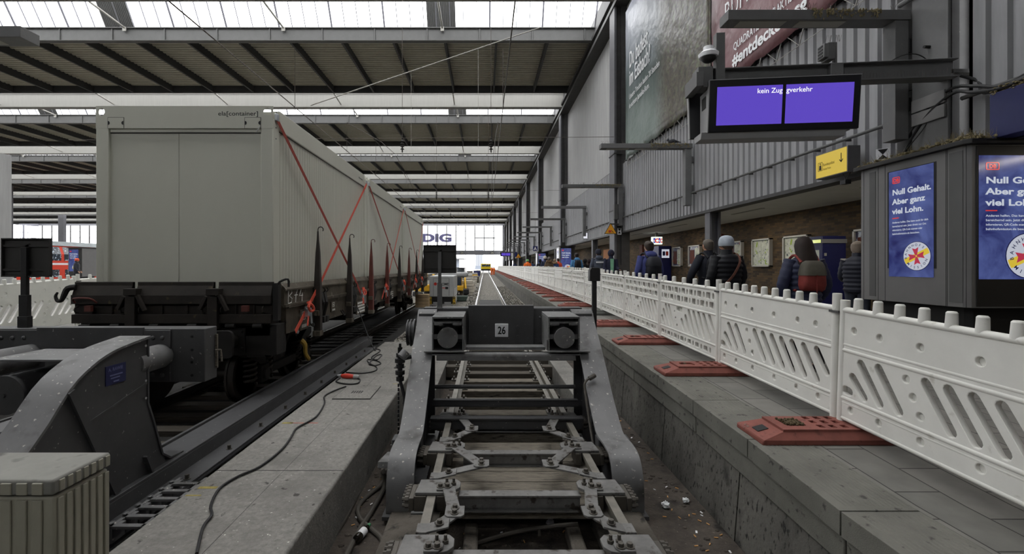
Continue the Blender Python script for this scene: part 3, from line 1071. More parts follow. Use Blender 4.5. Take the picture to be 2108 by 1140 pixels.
# hydraulic buffers in their open boxes
for s, x in ((-1, -.475), (1, 1.02)):
    h = .205
    bx = MB()
    bx.box(x - h, x + h, 5.86, 6.56, 1.27, 1.295)
    bx.box(x - h, x - h + .02, 5.86, 6.56, .86, 1.27)
    bx.box(x + h - .02, x + h, 5.86, 6.56, .86, 1.27)
    bx.box(x - h - .10 if s < 0 else x - h, x + h if s < 0 else x + h + .12, 5.80, 6.5, .845, .862)
    bx.prism([(5.86, .862), (6.25, .862), (5.86, 1.0)], 'x', x + h + .005 if s < 0 else x - h - .02, x + h + .02 if s < 0 else x - h - .005)
    bx.box(x - h + .02, x + h - .02, 6.15, 6.17, 1.12, 1.27)
    bx.box(x - h + .01, x + h - .01, 5.87, 5.9, 1.205, 1.23)
    hb = bx.build('buffer_box', m_steel, bs, bevel=.004)
    c = MB()
    c.tube((x, 5.84, 1.028), (x, 6.5, 1.028), .128, 32)
    c.tube((x, 5.815, 1.028), (x, 5.85, 1.028), .132, 32)
    c.tube((x, 5.80, 1.028), (x, 5.82, 1.028), .02, 6)
    c.tube((x, 5.805, 1.028), (x, 5.82, 1.028), .035, 12)
    c.build('buffer_cylinder', m_steel, bs)
    t = MB()
    for dx in (-.12, .12):
        t.box(x + dx - .055, x + dx + .055, 5.85, 5.88, 1.185, 1.21)
    t.box(x - h + .02, x - .11, 5.9, 5.93, 1.0, 1.06)
    t.box(x + .11, x + h - .02, 5.9, 5.93, 1.0, 1.06)
    t.build('buffer_clip', m_steel, bs)
g = MB().box(-.68, 1.23, 5.84, 6.04, .80, .815)
g.box(-.62, 1.17, 5.83, 5.86, .735, .80)
g.build('cross_bar', m_steel, bs, bevel=.004)
g = MB().box(-.26, .80, 6.0, 6.2, .84, .88)
g.build('cross_tray', m_steel, bs, bevel=.004)
g = MB()
g.tube((-.68, 6.2, .305), (1.23, 6.2, .305), .028, 10)
g.build('tie_rod', m_steeld, bs)
g = MB().box(-.70, 1.25, 4.30, 4.37, -.42, -.385)
g.build('foot_bar', m_steel, bs, bevel=.004)
g = MB()
g.box(-.68, 1.23, 6.0, 6.08, .17, .18); g.box(-.68, 1.23, 6.03, 6.05, .10, .17); g.box(-.68, 1.23, 6.0, 6.08, .09, .10)
g.box(-.68, 1.23, 5.66, 5.78, .03, .05); g.box(-.68, 1.23, 5.71, 5.73, -.1, .03)
g.build('base_beam', m_steeld, bs)
# spool and hydraulic valve on the left leg
g = MB()
for k, (r, w) in enumerate(((.17, .025), (.14, .05), (.17, .02), (.13, .05), (.165, .02))):
    pass
x = -.965
for r, w in ((.19, .02), (.15, .03), (.19, .015), (.15, .03), (.18, .015)):
    g.tube((x, 6.35, 1.02), (x - w, 6.35, 1.02), r, 28)
    x -= w
g.build('hose_reel', m_steeld, bs)
g = MB()
g.tube((-1.07, 5.75, .50), (-1.07, 5.75, .92), .03, 10)
for z, r in ((.50, .05), (.58, .06), (.66, .05), (.73, .065), (.80, .05), (.87, .03)):
    g.tube((-1.07, 5.75, z), (-1.07, 5.75, z + .05), r, 10)
g.tube((-1.07, 5.75, .78), (-.94, 5.8, .80), .035, 10)
g.tube((-1.07, 5.75, .92), (-1.07, 5.75, .97), .016, 8)
g.path([(-1.07, 5.75, .5), (-1.03, 5.72, .38), (-1.0, 5.7, .25), (-.99, 5.7, -.1), (-1.02, 5.6, -.45)], .022, 8, 3)
g.build('hydraulic_valve', m_blacksteel, bs)
MB().tube((-1.03, 5.62, .82), (-.98, 5.66, .88), .058, 18).build('pressure_gauge', m_steel, bs)
g = MB()
for k in range(16):
    g.tube((-1.1, 5.8, .45 - k * .055), (-1.1, 5.8, .41 - k * .055), .012, 6)
g.build('chain', m_blacksteel, bs)
g = MB().path([(1.31, 5.55, .58), (1.25, 5.50, .585), (1.20, 5.46, .54), (1.195, 5.42, .45), (1.215, 5.2, .05), (1.23, 4.95, -.2), (1.28, 4.7, -.34)], .015, 8, 3)
g.tube((1.27, 5.53, .58), (1.345, 5.57, .61), .028, 10)
g.build('hydraulic_hose', m_hose, bs)
# stop signal board seen from the back
def signal_board(loc, label, top, w, h, postw):
    t = thing('signal_board', loc, label, 'signal board')
    x, y, z = loc
    p = MB().box(x - postw / 2, x + postw / 2, y - .02, y + .02, z, top - .1)
    p.box(x - postw * .9, x + postw * .9, y - .03, y + .03, z, z + (.12 if postw > .05 else .02))
    p.box(x - postw * .75, x + postw * .75, y - .025, y + .025, z, z + .35)
    p.build('post', m_blacksteel if postw > .05 else m_post, t, bevel=.003)
    q = MB().box(x - w / 2, x + w / 2, y + .03, y + .036, top - h, top)
    q.box(x - w / 2, x - w / 2 + .012, y + .0, y + .036, top - h, top)
    q.box(x + w / 2 - .012, x + w / 2, y + .0, y + .036, top - h, top)
    q.box(x - w / 2, x + w / 2, y + .0, y + .036, top - .012, top)
    q.box(x - w / 2, x + w / 2, y + .0, y + .036, top - h, top - h + .012)
    q.build('board', m_board, t)
    r = MB()
    for zz in (top - .07, top - h + .09):
        r.box(x - w / 2 + .01, x + w / 2 - .01, y + .01, y + .03, zz - .025, zz)
    r.box(x - .005, x + .03, y + .01, y + .03, top - h + .07, top - .06)
    r.build('board_rib', m_board, t)
    return t
signal_board((-.655, 6.62, 1.345), 'dark signal board seen from behind, on a post on the middle buffer stop', 1.95 + 43 / FPX * 6.62, .48, .41, .045)
# post with a box head at the right end of the beam
t = thing('marker_post', (1.56, 6.45, .55), 'dark steel post with box head at the right end of the middle buffer stop', 'post')
MB().box(1.52, 1.58, 6.42, 6.48, .5, 1.74).build('post', m_blacksteel, t, bevel=.004)
MB().prism([(1.475, 1.735), (1.475, 1.885), (1.50, 1.925), (1.60, 1.925), (1.62, 1.90), (1.62, 1.735)], 'y', 6.38, 6.5).build('head', m_blacksteel, t, bevel=.004)
g = MB().box(1.40, 1.58, 6.5, 6.7, 1.1, 1.14)
g.build('bracket', m_blacksteel, t)

# ================================================================ BRAKE CLAMPS ON THE RAILS
def bolt(g, x, y, z, r=.022, h=.03):
    g.tube((x, y, z), (x, y, z + .006), r * 1.5, 12)
    g.tube((x, y, z + .006), (x, y, z + h), r * .95, 6)
CL = [5.86, 4.86, 3.98, 3.14]
for k, y in enumerate(CL):
    par = thing('brake_clamp', (TX, y, -.1), 'pair of bolted steel brake clamps joined by a crossbeam, %s from the front' % nth(len(CL) - k), 'brake clamp', 'brake clamps on the middle rails')
    cb = MB()
    cb.box(TX - .53, TX + .53, y - .06, y + .04, -.05, -.03)
    cb.box(TX - .53, TX + .53, y - .02, y + .0, -.16, -.05)
    cb.box(TX - .53, TX + .53, y - .06, y + .04, -.18, -.16)
    cb.build('crossbeam', m_clamp, par, bevel=.004)
    for s in (-1, 1):
        xr = TX + s * .7525
        def P(u, v):   # u measured from the rail towards the track axis
            return (xr - s * u, y + v)
        pl_ = [P(-.14, -.12), P(.10, -.12), P(.13, -.09), P(.20, -.07), P(.24, -.02), P(.24, .07), P(.20, .12), P(-.12, .12)]
        if s < 0:
            pl_ = pl_[::-1]
        c = MB().prism(pl_, 'z', .002, .028)
        c.prism([P(.04, -.10), P(.14, -.10), P(.17, -.05), P(.17, -.01), P(.04, -.01)], 'z', .028, .045)
        cl = c.build('clamp_plate', m_clamp, par, bevel=.004)
        j = MB()
        for u0, u1 in ((-.15, -.045), (.045, .11)):
            a, b2 = sorted((xr - s * u0, xr - s * u1))
            j.box(a, b2, y - .13, y + .10, -.13, .0)
        j.box(min(xr - s * -.19, xr - s * -.15), max(xr - s * -.19, xr - s * -.15), y - .14, y + .11, -.12, -.01)
        j.build('clamp_jaw', m_bolt, par, bevel=.006)
        bo = MB()
        for u, v in ((.07, -.055), (.13, -.055)):
            bolt(bo, *P(u, v), .045)
        for u, v in ((.12, .02), (.18, .02)):
            q = P(u, v)
            bo.tube((q[0], q[1], .028), (q[0], q[1], .085), .013, 6)
            bo.tube((q[0], q[1], .028), (q[0], q[1], .05), .024, 6)
        for v in (-.11, -.055, 0, .055, .10):
            q = (xr + s * .19, y + v)
            for zz in (-.03, -.085):
                bo.tube((q[0], q[1], zz), (q[0] + s * .06, q[1], zz), .014, 6)
                bo.tube((q[0] + s * .005, q[1], zz), (q[0] + s * .035, q[1], zz), .024, 6)
        bo.build_parts('clamp_bolt', m_bolt, par)
    if k < len(CL) - 1:
        y2 = CL[k + 1]
        ym = (y + y2) / 2 - .03
        for s in (-1, 1):
            xr = TX + s * .7525
            xi = xr - s * ((.27 if k % 2 else .34) if k else .30)
            if k == 1: xi = xr - s * .42
            if k == 2: xi = xr - s * .22
            a = V((xr - s * .14, y - .05, .035)); m_ = V((xi, ym, .03)); e = V((xr - s * .12, y2 + .22, .04))
            lk = MB()
            lk.bar(a, m_, .105, .016)
            lk.bar(m_ - V((0, 0, .004)), e, .10, .016)
            lk.prism([(xi - .075, ym + .075), (xi - .075, ym - .055), (xi - .05, ym - .08), (xi + .05, ym - .08), (xi + .075, ym - .055), (xi + .075, ym + .075)][::-1], 'z', .035, .052)
            # tab clamped to the rail in front of the next clamp
            lk.prism([(min(xr - s * .03, xr + s * .05) - .0, y2 + .16), (max(xr - s * .03, xr + s * .05), y2 + .16), (max(xr - s * .03, xr + s * .05), y2 + .28), (min(xr - s * .03, xr + s * .05), y2 + .28)], 'z', .0, .018)
            lk.bar((xr - s * .02, y2 + .22, .009), (xr - s * .19, y2 + .22, .05), .115, .016)
            lo = lk.build('link_bar', m_clamp, par, bevel=.003)
            bo = MB()
            bolt(bo, xi, ym + .035, .052); bolt(bo, xi, ym - .035, .052)
            bolt(bo, xr - s * .12, y2 + .22, .05)
            bo.build_parts('link_bolt', m_bolt, lo)

# ================================================================ LEFT BUFFER STOP
ls = thing('buffer_stop', (LX, 4.6, -.5), 'big dark hydraulic buffer stop in front of the freight wagon', 'buffer stop')
g = MB().box(-6.75, -2.965, 4.82, 5.04, .72, 1.285)
g.build('beam', m_steeld, ls, bevel=.008)
g = MB()
g.box(-4.72, -3.60, 4.79, 4.82, .73, 1.30)
g.box(-6.6, -4.72, 4.80, 4.82, .73, 1.27)
g.box(-3.6, -3.32, 4.80, 4.82, .73, 1.27)
g.build('beam_plate', m_steeld, ls, bevel=.004)
g = MB()
for x in (-5.1, -4.98, -4.86, -3.6, -3.5, -3.4):
    for z in (1.19, .80):
        g.ball((x, 4.80, z), .024, .02, .024, 10, 6)
g.build_parts('bolt', m_steeld, ls)
g = MB()
for z in (1.20, 1.06, .93, .79):
    g.tube((-3.10, 4.815, z), (-3.10, 4.83, z), .014, 10)
g.build_parts('bolt_hole', m_black, ls)
g = MB().box(-2.962, -2.94, 5.0, 5.02, .83, 1.2)
g.tube((-2.95, 4.98, 1.03), (-2.90, 5.0, 1.03), .01, 6); g.tube((-2.90, 5.0, 1.03), (-2.90, 5.02, .9), .01, 6)
g.build('hinge_rod', m_plank, ls)
for x, y0 in ((-4.78, 2.2), (-3.42, 4.40)):
    MB().tube((x, y0, 1.0), (x, 4.82, 1.0), .125, 28).build('hydraulic_ram', m_steel, ls)
g = MB().tube((-4.15, 3.95, .83), (-4.15, 4.75, .83), .165, 32)
g.build('hydraulic_cylinder', m_steeld, ls)
g = MB().tube((-4.15, 3.93, .83), (-4.15, 3.96, .83), .17, 32)
g.tube((-4.15, 3.915, .83), (-4.15, 3.93, .83), .018, 6)
g.build('cylinder_cap', m_steeld, ls)
g = MB()
g.box(-4.35, -3.62, 3.98, 4.55, 1.11, 1.13)
g.box(-4.35, -3.62, 4.5, 4.55, .9, 1.13)
g.box(-3.66, -3.62, 3.98, 4.5, .62, 1.11)
g.build('cylinder_shelf', m_steel, ls, bevel=.004)
ARM = [(1.9, -.55), (2.5, -.1), (3.3, .60), (3.62, .96), (3.82, 1.10), (4.0, 1.175), (4.2, 1.215), (4.49, 1.25)]
ap = [tuple(p) for p in spline([V((a, b)) for a, b in ARM], 3)]
for nm, x0, x1, xw in (('arm', -3.60, -3.295, -3.32), ('arm', -6.15, -5.85, -6.0)):
    arm = MB().ribbon(ap, .022, 'x', x0, x1).build(nm, m_steel, ls, angle=50)
    MB().prism([(a, b - .012) for a, b in ap] + [(4.49, .55), (4.74, -.09), (4.0, -.09), (2.0, -.55)], 'x', xw - .012, xw).build('arm_web', m_steeld, arm, smooth=False)
    q = MB()
    q.ribbon([(4.48, 1.24), (4.48, .60), (4.55, .42), (4.68, .02), (4.80, -.07), (5.0, -.088)], .02, 'x', xw - .16, xw + .012)
    q.bar((xw + .03, 3.62, .95), (xw + .03, 4.08, -.09), .02, .06, up=Y)
    q.bar((xw + .002, 3.75, .62), (xw + .002, 4.47, .80), .012, .02)
    q.bar((xw + .02, 4.42, .1), (xw + .02, 4.5, -.09), .05, .02)
    q.build('arm_stiffener', m_steeld, arm)
    if xw > -4:
        b = MB()
        for z in (1.17, 1.0, .83, .66):
            b.tube((xw + .012, 4.44, z), (xw + .017, 4.44, z), .012, 8)
        b.build('arm_bolt_hole', m_case_grey, arm)
        p = MB().box(xw, xw + .008, 3.98, 4.20, .895, 1.065).build('maker_plate', m_blueplate, arm)
        q = MB()
        q.text('A. RAWIE', .042, (xw + .009, 4.005, 1.015), Y, Z, 'L', .02, width=.16)
        q.box(xw + .008, xw + .010, 4.02, 4.16, .970, .982).box(xw + .008, xw + .010, 4.03, 4.13, .945, .956).box(xw + .008, xw + .010, 4.06, 4.12, .912, .924)
        q.build('lettering', M('plate_lettering', (98, 102, 140), .5, var=0), p, smooth=False)
for x0 in (-3.62, -6.3):
    g = MB()
    g.box(x0, x0 + .36, 1.7, 13.2, -.12, -.09)
    g.box(x0 + .33, x0 + .36, 1.7, 13.2, -.30, -.12)
    g.box(x0 + .33, x0 + .64 if x0 > -4 else x0 + .4, 1.7, 12.4, -.30, -.27)
    g.box(x0 + .62, x0 + .64, 1.7, 12.4, -.27, -.24) if x0 > -4 else None
    g.box(x0 - .06, x0 - .02, 1.7, 13.2, -.14, -.07)
    g.build('base_beam', m_steeld, ls, bevel=.005)
g = MB()
for k in range(13):
    bolt(g, -3.10, 2.4 + k * .78, -.27, .022, .05)
g.build_parts('base_bolt', m_bolt, ls)
g = MB().box(-2.62, -2.56, 1.7, 11.5, -.6, -.06)
struct(g.build('trim_9', m_coldark), 'dark steel edge angle along the left side of the walkway', 'edge angle')
signal_board((-4.98, 4.93, 1.285), 'black signal board seen from behind, on a post on the left buffer stop', 1.95 + 57 / FPX * 4.93, .525, .42, .062)
# cable drag chain beside the base beam
dc = thing('cable_chain', (-2.83, 4.0, -.26), 'dark cable drag chain lying between the left buffer stop and the walkway', 'cable chain')
for k in range(6):
    y = 3.58 + k * .14
    g = MB().box(-2.965, -2.935, y, y + .135, -.24, -.10).box(-2.715, -2.69, y, y + .135, -.24, -.10)
    g.box(-2.965, -2.69, y, y + .045, -.125, -.10).box(-2.99, -2.965, y + .03, y + .075, -.16, -.095).box(-2.94, -2.90, y + .05, y + .10, -.14, -.105)
    g.build('chain_link', m_steel, dc, bevel=.004)

# ================================================================ FREIGHT WAGON
wg = thing('freight_wagon', (LX, 7.1, LZ), 'brown flat freight wagon with side boards and stakes carrying three containers', 'freight wagon')
WX0, WX1 = LX - 1.62, LX + 1.60
Y0, Y1 = 7.1, 25.6
g = MB().box(WX0 + .15, WX1 - .12, Y0, Y1, .86, 1.12)
g.build('floor_frame', m_chassis, wg)
g = MB().box(WX1 - .12, WX1, Y0 + .3, Y1, .84, 1.30)
g.box(WX1 - .02, WX1 + .05, Y0 + .3, Y1, 1.26, 1.30)
g.box(WX0, WX0 + .12, Y0 + .3, Y1, .84, 1.30)
g.build('sole_bar', m_wagonside, wg, bevel=.006)
g = MB()
g.box(WX0 + .1, WX1 - .02, Y0, Y0 + .35, .55, 1.03)
g.build('headstock', m_chassis, wg, bevel=.01)
for s in (-1, 1):
    x = LX + s * .86 + (.05 if s > 0 else 0)
    c = MB().box(x - .19, x + .19, Y0 - .03, Y0, .60, .98)
    c.tube((x, Y0, .80), (x, Y0 - .26, .80), .11, 20)
    c.tube((x, Y0 - .26, .80), (x, Y0 - .42, .80), .085, 20)
    for dx in (-.15, .15):
        for dz in (-.13, .13):
            c.ball((x + dx, Y0 - .035, .80 + dz), .022, .02, .022, 8, 6)
    bf = c.build('buffer', m_chassis, wg)
    h = MB()
    hp = rrect(x - .24, x + .24, .60, 1.0, .07)
    h.prism(hp, 'y', Y0 - .47, Y0 - .42)
    h.build('buffer_head', m_chassis, bf)
# end boards: three hinged flaps with frames
xs = [WX0 + .04, WX0 + 1.02, WX0 + 2.28, WX1 - .02]
for k in range(3):
    a, b = xs[k] + .03, xs[k + 1] - .05
    e = MB()
    e.box(a, b, Y0 - .02, Y0 + .04, 1.06, 1.70)
    e.box(a, b, Y0 - .09, Y0 + .0, 1.36, 1.50)
    e.box(a, b, Y0 - .08, Y0 + .0, 1.06, 1.20)
    e.prism([(Y0 - .07, 1.50), (Y0 - .02, 1.50), (Y0 + .04, 1.70), (Y0 + .0, 1.70)], 'x', a, b)
    n = 3
    for q in range(1, n):
        xx = a + (b - a) * q / n
        e.box(xx - .012, xx + .012, Y0 - .05, Y0, 1.20, 1.36)
    fl = e.build('end_board', m_wagon, wg, bevel=.006)
    t = MB()
    t.path([(b - .12, Y0 - .05, 1.22), (b - .12, Y0 - .1, 1.24), (b - .12, Y0 - .1, 1.30), (b - .12, Y0 - .05, 1.32)], .012, 6, 3)
    t.path([(a + .08, Y0 - .05, 1.22), (a + .08, Y0 - .1, 1.24), (a + .08, Y0 - .1, 1.30), (a + .08, Y0 - .05, 1.32)], .012, 6, 3)
    t.build_parts('lashing_ring', m_wagon, fl)
    h = MB()
    for q in (.25, .75):
        xx = a + (b - a) * q
        h.tube((xx - .07, Y0 - .07, 1.02), (xx + .07, Y0 - .07, 1.02), .035, 10)
    h.build('hinge', m_chassis, fl)
for x in (xs[1], xs[2]):
    g = MB().box(x - .08, x + .07, Y0 - .14, Y0 + .0, .98, 1.48)
    g.box(x - .09, x + .11, Y0 - .16, Y0 + .0, 1.50, 1.60)
    g.bar((x + .10, Y0 - .12, 1.50), (x + .22, Y0 - .12, 1.26), .05, .05)
    g.bar((x - .10, Y0 - .12, 1.48), (x - .2, Y0 - .12, 1.28), .05, .05)
    g.build('end_board_latch', m_wagon, wg, bevel=.005)
for x in (WX0 + .38, xs[2] + .5):
    MB().box(x - .05, x + .05, Y0 - .15, Y0 - .1, 1.25, 1.34).build('red_tag', m_stakered, wg)
g = MB().path([(WX0 + .15, Y0 - .1, 1.38), (WX0 + .18, Y0 - .16, 1.45), (WX0 + .42, Y0 - .16, 1.45), (WX0 + .48, Y0 - .1, 1.38)], .014, 6, 3)
g.build('shunter_handle', m_stakered, wg)
g = MB().path([(WX0 + .12, Y0 - .05, 1.62), (WX0 + .02, Y0 - .08, 1.60), (WX0 - .02, Y0 - .1, 1.50), (WX0 - .06, Y0 - .1, 1.42), (WX0 - .12, Y0 - .1, 1.41), (WX0 - .15, Y0 - .1, 1.48), (WX0 - .12, Y0 - .1, 1.54)], [.045, .045, .04, .03, .025, .022, .014], 8, 3)
g.build('corner_hook', m_chassis, wg)
g = MB().path([(WX1 - .02, Y0 - .02, 1.60), (WX1 + .05, Y0 - .04, 1.7), (WX1 + .16, Y0, 1.74), (WX1 + .17, Y0, 1.62)], .018, 8, 3)
g.box(WX1 - .05, WX1 + .03, Y0 - .06, Y0 + .05, 1.1, 1.68)
g.build('corner_latch', m_chassis, wg)
# side boards on the right, one flap between each pair of stakes
SY = [8.54, 10.55, 12.55, 14.6, 16.7, 18.8, 20.9, 22.9]
edges = [7.25] + [y_ + .0 for y_ in SY[1::1]] + [25.4]
for k in range(len(edges) - 1):
    a, b = edges[k] + .03, edges[k + 1] - .03
    e = MB().box(WX1 - .03, WX1 + .02, a, b, 1.31, 1.60)
    e.prism([(WX1 - .035, 1.60), (WX1 + .05, 1.545), (WX1 + .05, 1.575), (WX1 - .035, 1.665)], 'y', a, b)
    e.box(WX1 + .0, WX1 + .05, a, b, 1.28, 1.33)
    sb = e.build('side_board', m_wagonside, wg, bevel=.004)
    if k == 0:
        c = MB()
        def ch(pts):
            c.path([(WX1 + .024, 7.42 + u * .42, 1.33 + v * .25) for u, v in pts], .009, 6)
        ch([(0, 0), (.02, .9), (.3, .95), (.34, .7), (.1, .5), (.36, .3), (.3, .05), (0, 0)])
        ch([(.55, .9), (.9, .92), (.72, .5), (.68, .02)]); ch([(.58, .5), (.88, .5)])
        ch([(1.25, .9), (1.08, .4), (1.4, .42)]); ch([(1.35, .6), (1.33, .0)])
        c.build('chalk_mark', m_chalk, sb, smooth=False)
for k, y in enumerate(SY):
    x = WX1 + .10
    pr = [(-.062, .66), (.062, .66), (.055, 1.6), (.02, 2.42), (.012, 2.60), (-.012, 2.60), (-.02, 2.42), (-.05, 1.6)]
    s_ = MB().rings([[V((x - h_, y - h_, z_)), V((x + h_, y - h_, z_)), V((x + h_, y + h_, z_)), V((x - h_, y + h_, z_))] for z_, h_ in ((.66, .062), (1.0, .062), (1.6, .056), (2.2, .036), (2.45, .018), (2.6, .012))])
    s_.path([(x, y, 2.55), (x, y, 2.61)] + [(x + .05 - .05 * math.cos(t), y, 2.63 + .05 * math.sin(t)) for t in [0, .5, 1, 1.57, 2.1, 2.7, 3.3, 3.8]], .0105, 6)
    st = s_.build('stake', m_stakered if k in (2, 3, 5) else m_stake, wg, bevel=.006)
    q = MB().box(x - .07, x + .07, y - .09, y + .09, .64, .74)
    q.box(x - .06, x + .05, y - .1, y + .1, 1.02, 1.12)
    q.build('stake_socket', m_wagonside, st, bevel=.006)
    l = MB()
    for dy in (.22, .38):
        l.bar((x - .03, y + dy, .98), (x + .05, y + dy - .05, 1.24), .05, .045)
        l.bar((x + .05, y + dy - .05, 1.24), (x - .02, y + dy + .03, 1.44), .045, .04)
        l.path([(x - .02, y + dy + .03, 1.42), (x + .03, y + dy + .08, 1.47), (x + .03, y + dy + .02, 1.52)], .014, 6, 3)
        l.box(x - .05, x + .06, y + dy - .06, y + dy + .06, .86, .98)
    l.build('board_latch', m_chassis, wg, bevel=.004)
# plates and lashing rings on the sole bar
for y, dz, w, h in ((7.9, .82, .34, .36), (9.5, .98, .3, .22), (11.4, .72, .75, .34), (15.4, .80, .5, .3)):
    p = MB().box(WX1 + .0, WX1 + .03, y, y + w, dz, dz + h)
    po = p.build('data_plate', m_wagonside, wg, bevel=.004)
    t = MB()
    if w < .4:
        e0, e1, z0_, z1_ = y + w * .2, y + w * .62, dz + h * .5, dz + h * .9
        for q0, q1, r0, r1 in ((e0, e1, z0_, z0_ + .01), (e0, e1, z1_ - .01, z1_), (e0, e0 + .01, z0_, z1_), (e1 - .01, e1, z0_, z1_), (e0 + .04, e0 + .055, z0_ + .03, z1_ - .03), (e0 + .04, e0 + .09, z0_ + .03, z0_ + .045)):
            t.box(WX1 + .03, WX1 + .033, q0, q1, r0, r1)
        for r_ in range(4):
            t.box(WX1 + .03, WX1 + .033, y + w * (.2 + .15 * r_), y + w * (.29 + .15 * r_), dz + h * .12, dz + h * .28)
    else:
        for r in range(4):
            for cc in range(5):
                t.box(WX1 + .03, WX1 + .033, y + .06 + cc * w * .18, y + .06 + cc * w * .18 + w * .13, dz + .04 + r * h * .22, dz + .04 + r * h * .22 + h * .12)
    t.build('lettering', m_chalk, po, smooth=False)
g = MB()
for y in (8.35, 10.2, 12.2, 14.3):
    g.path([(WX1 + .02, y - .06, .96), (WX1 + .08, y - .05, .86), (WX1 + .08, y + .05, .86), (WX1 + .02, y + .06, .96)], .014, 6, 3)
g.build_parts('lashing_ring', m_chassis, wg)
g = MB().path([(WX1 - .04, 8.1, .62), (WX1 + .02, 8.12, .55), (WX1 + .02, 8.15, .38), (WX1 + .05, 8.2, .28), (WX1 + .02, 8.28, .26)], [.05, .04, .035, .04, .02], 8, 3)
g.build('tow_hook', m_yellowhook, wg)
# bogies
for by in (8.6, 22.3):
    fr = MB()
    prof = [(by - 1.35, .62), (by - 1.1, .62), (by - .85, .48), (by - .5, .20), (by + .5, .20), (by + .85, .48), (by + 1.1, .62), (by + 1.35, .62), (by + 1.35, .50), (by + 1.0, .36), (by + .6, .06), (by - .6, .06), (by - 1.0, .36), (by - 1.35, .50)]
    for s in (-1, 1):
        fr.prism(prof, 'x', LX + s * .98 - .06, LX + s * .98 + .06)
    fr.box(LX - .95, LX + .95, by - .25, by + .25, .2, .62)
    bg = fr.build('bogie', m_chassis, wg)
    for dy in (-.9, .9):
        a = MB().tube((LX - .9, by + dy, LZ + .46), (LX + .9, by + dy, LZ + .46), .07, 12)
        for s in (-1, 1):
            x = LX + s * .7525
            pr = [(x - s * .07, .47), (x - s * .035, .47), (x - s * .03, .455), (x + s * .06, .452), (x + s * .06, .37), (x + s * .02, .35), (x + s * .03, .12), (x + s * .07, .10)]
            for (u0, r0), (u1, r1) in zip(pr, pr[1:]):
                a.tube((u0, by + dy, LZ + .465), (u1, by + dy, LZ + .465), r0, 36, r1)
        a.build('wheelset', m_wheel, bg)
        for s in (-1, 1):
            x = LX + s * 1.0
            b = MB().box(x - .1, x + .12, by + dy - .13, by + dy + .13, .0, .28)
            b.tube((x + s * .1, by + dy, .14), (x + s * .16, by + dy, .14), .1, 16)
            b.build('axle_box', m_chassis, bg, bevel=.01)
            sp = MB()
            for d2 in (-.27, .27):
                pts = [(x + .09 * math.cos(t), by + dy + d2 + .09 * math.sin(t), .02 + .42 * t / (2 * math.pi * 5)) for t in [i * math.pi / 5 for i in range(51)]]
                sp.path(pts, .022, 6)
            sp.build_parts('coil_spring', m_wheel, bg)
for k, (y, z) in enumerate(((14.2, .55), (16.5, .5), (18.7, .55))):
    MB().box(LX - .4, LX + .5, y, y + .8, z - .3, z + .3).build('brake_gear', m_chassis, wg, bevel=.03)

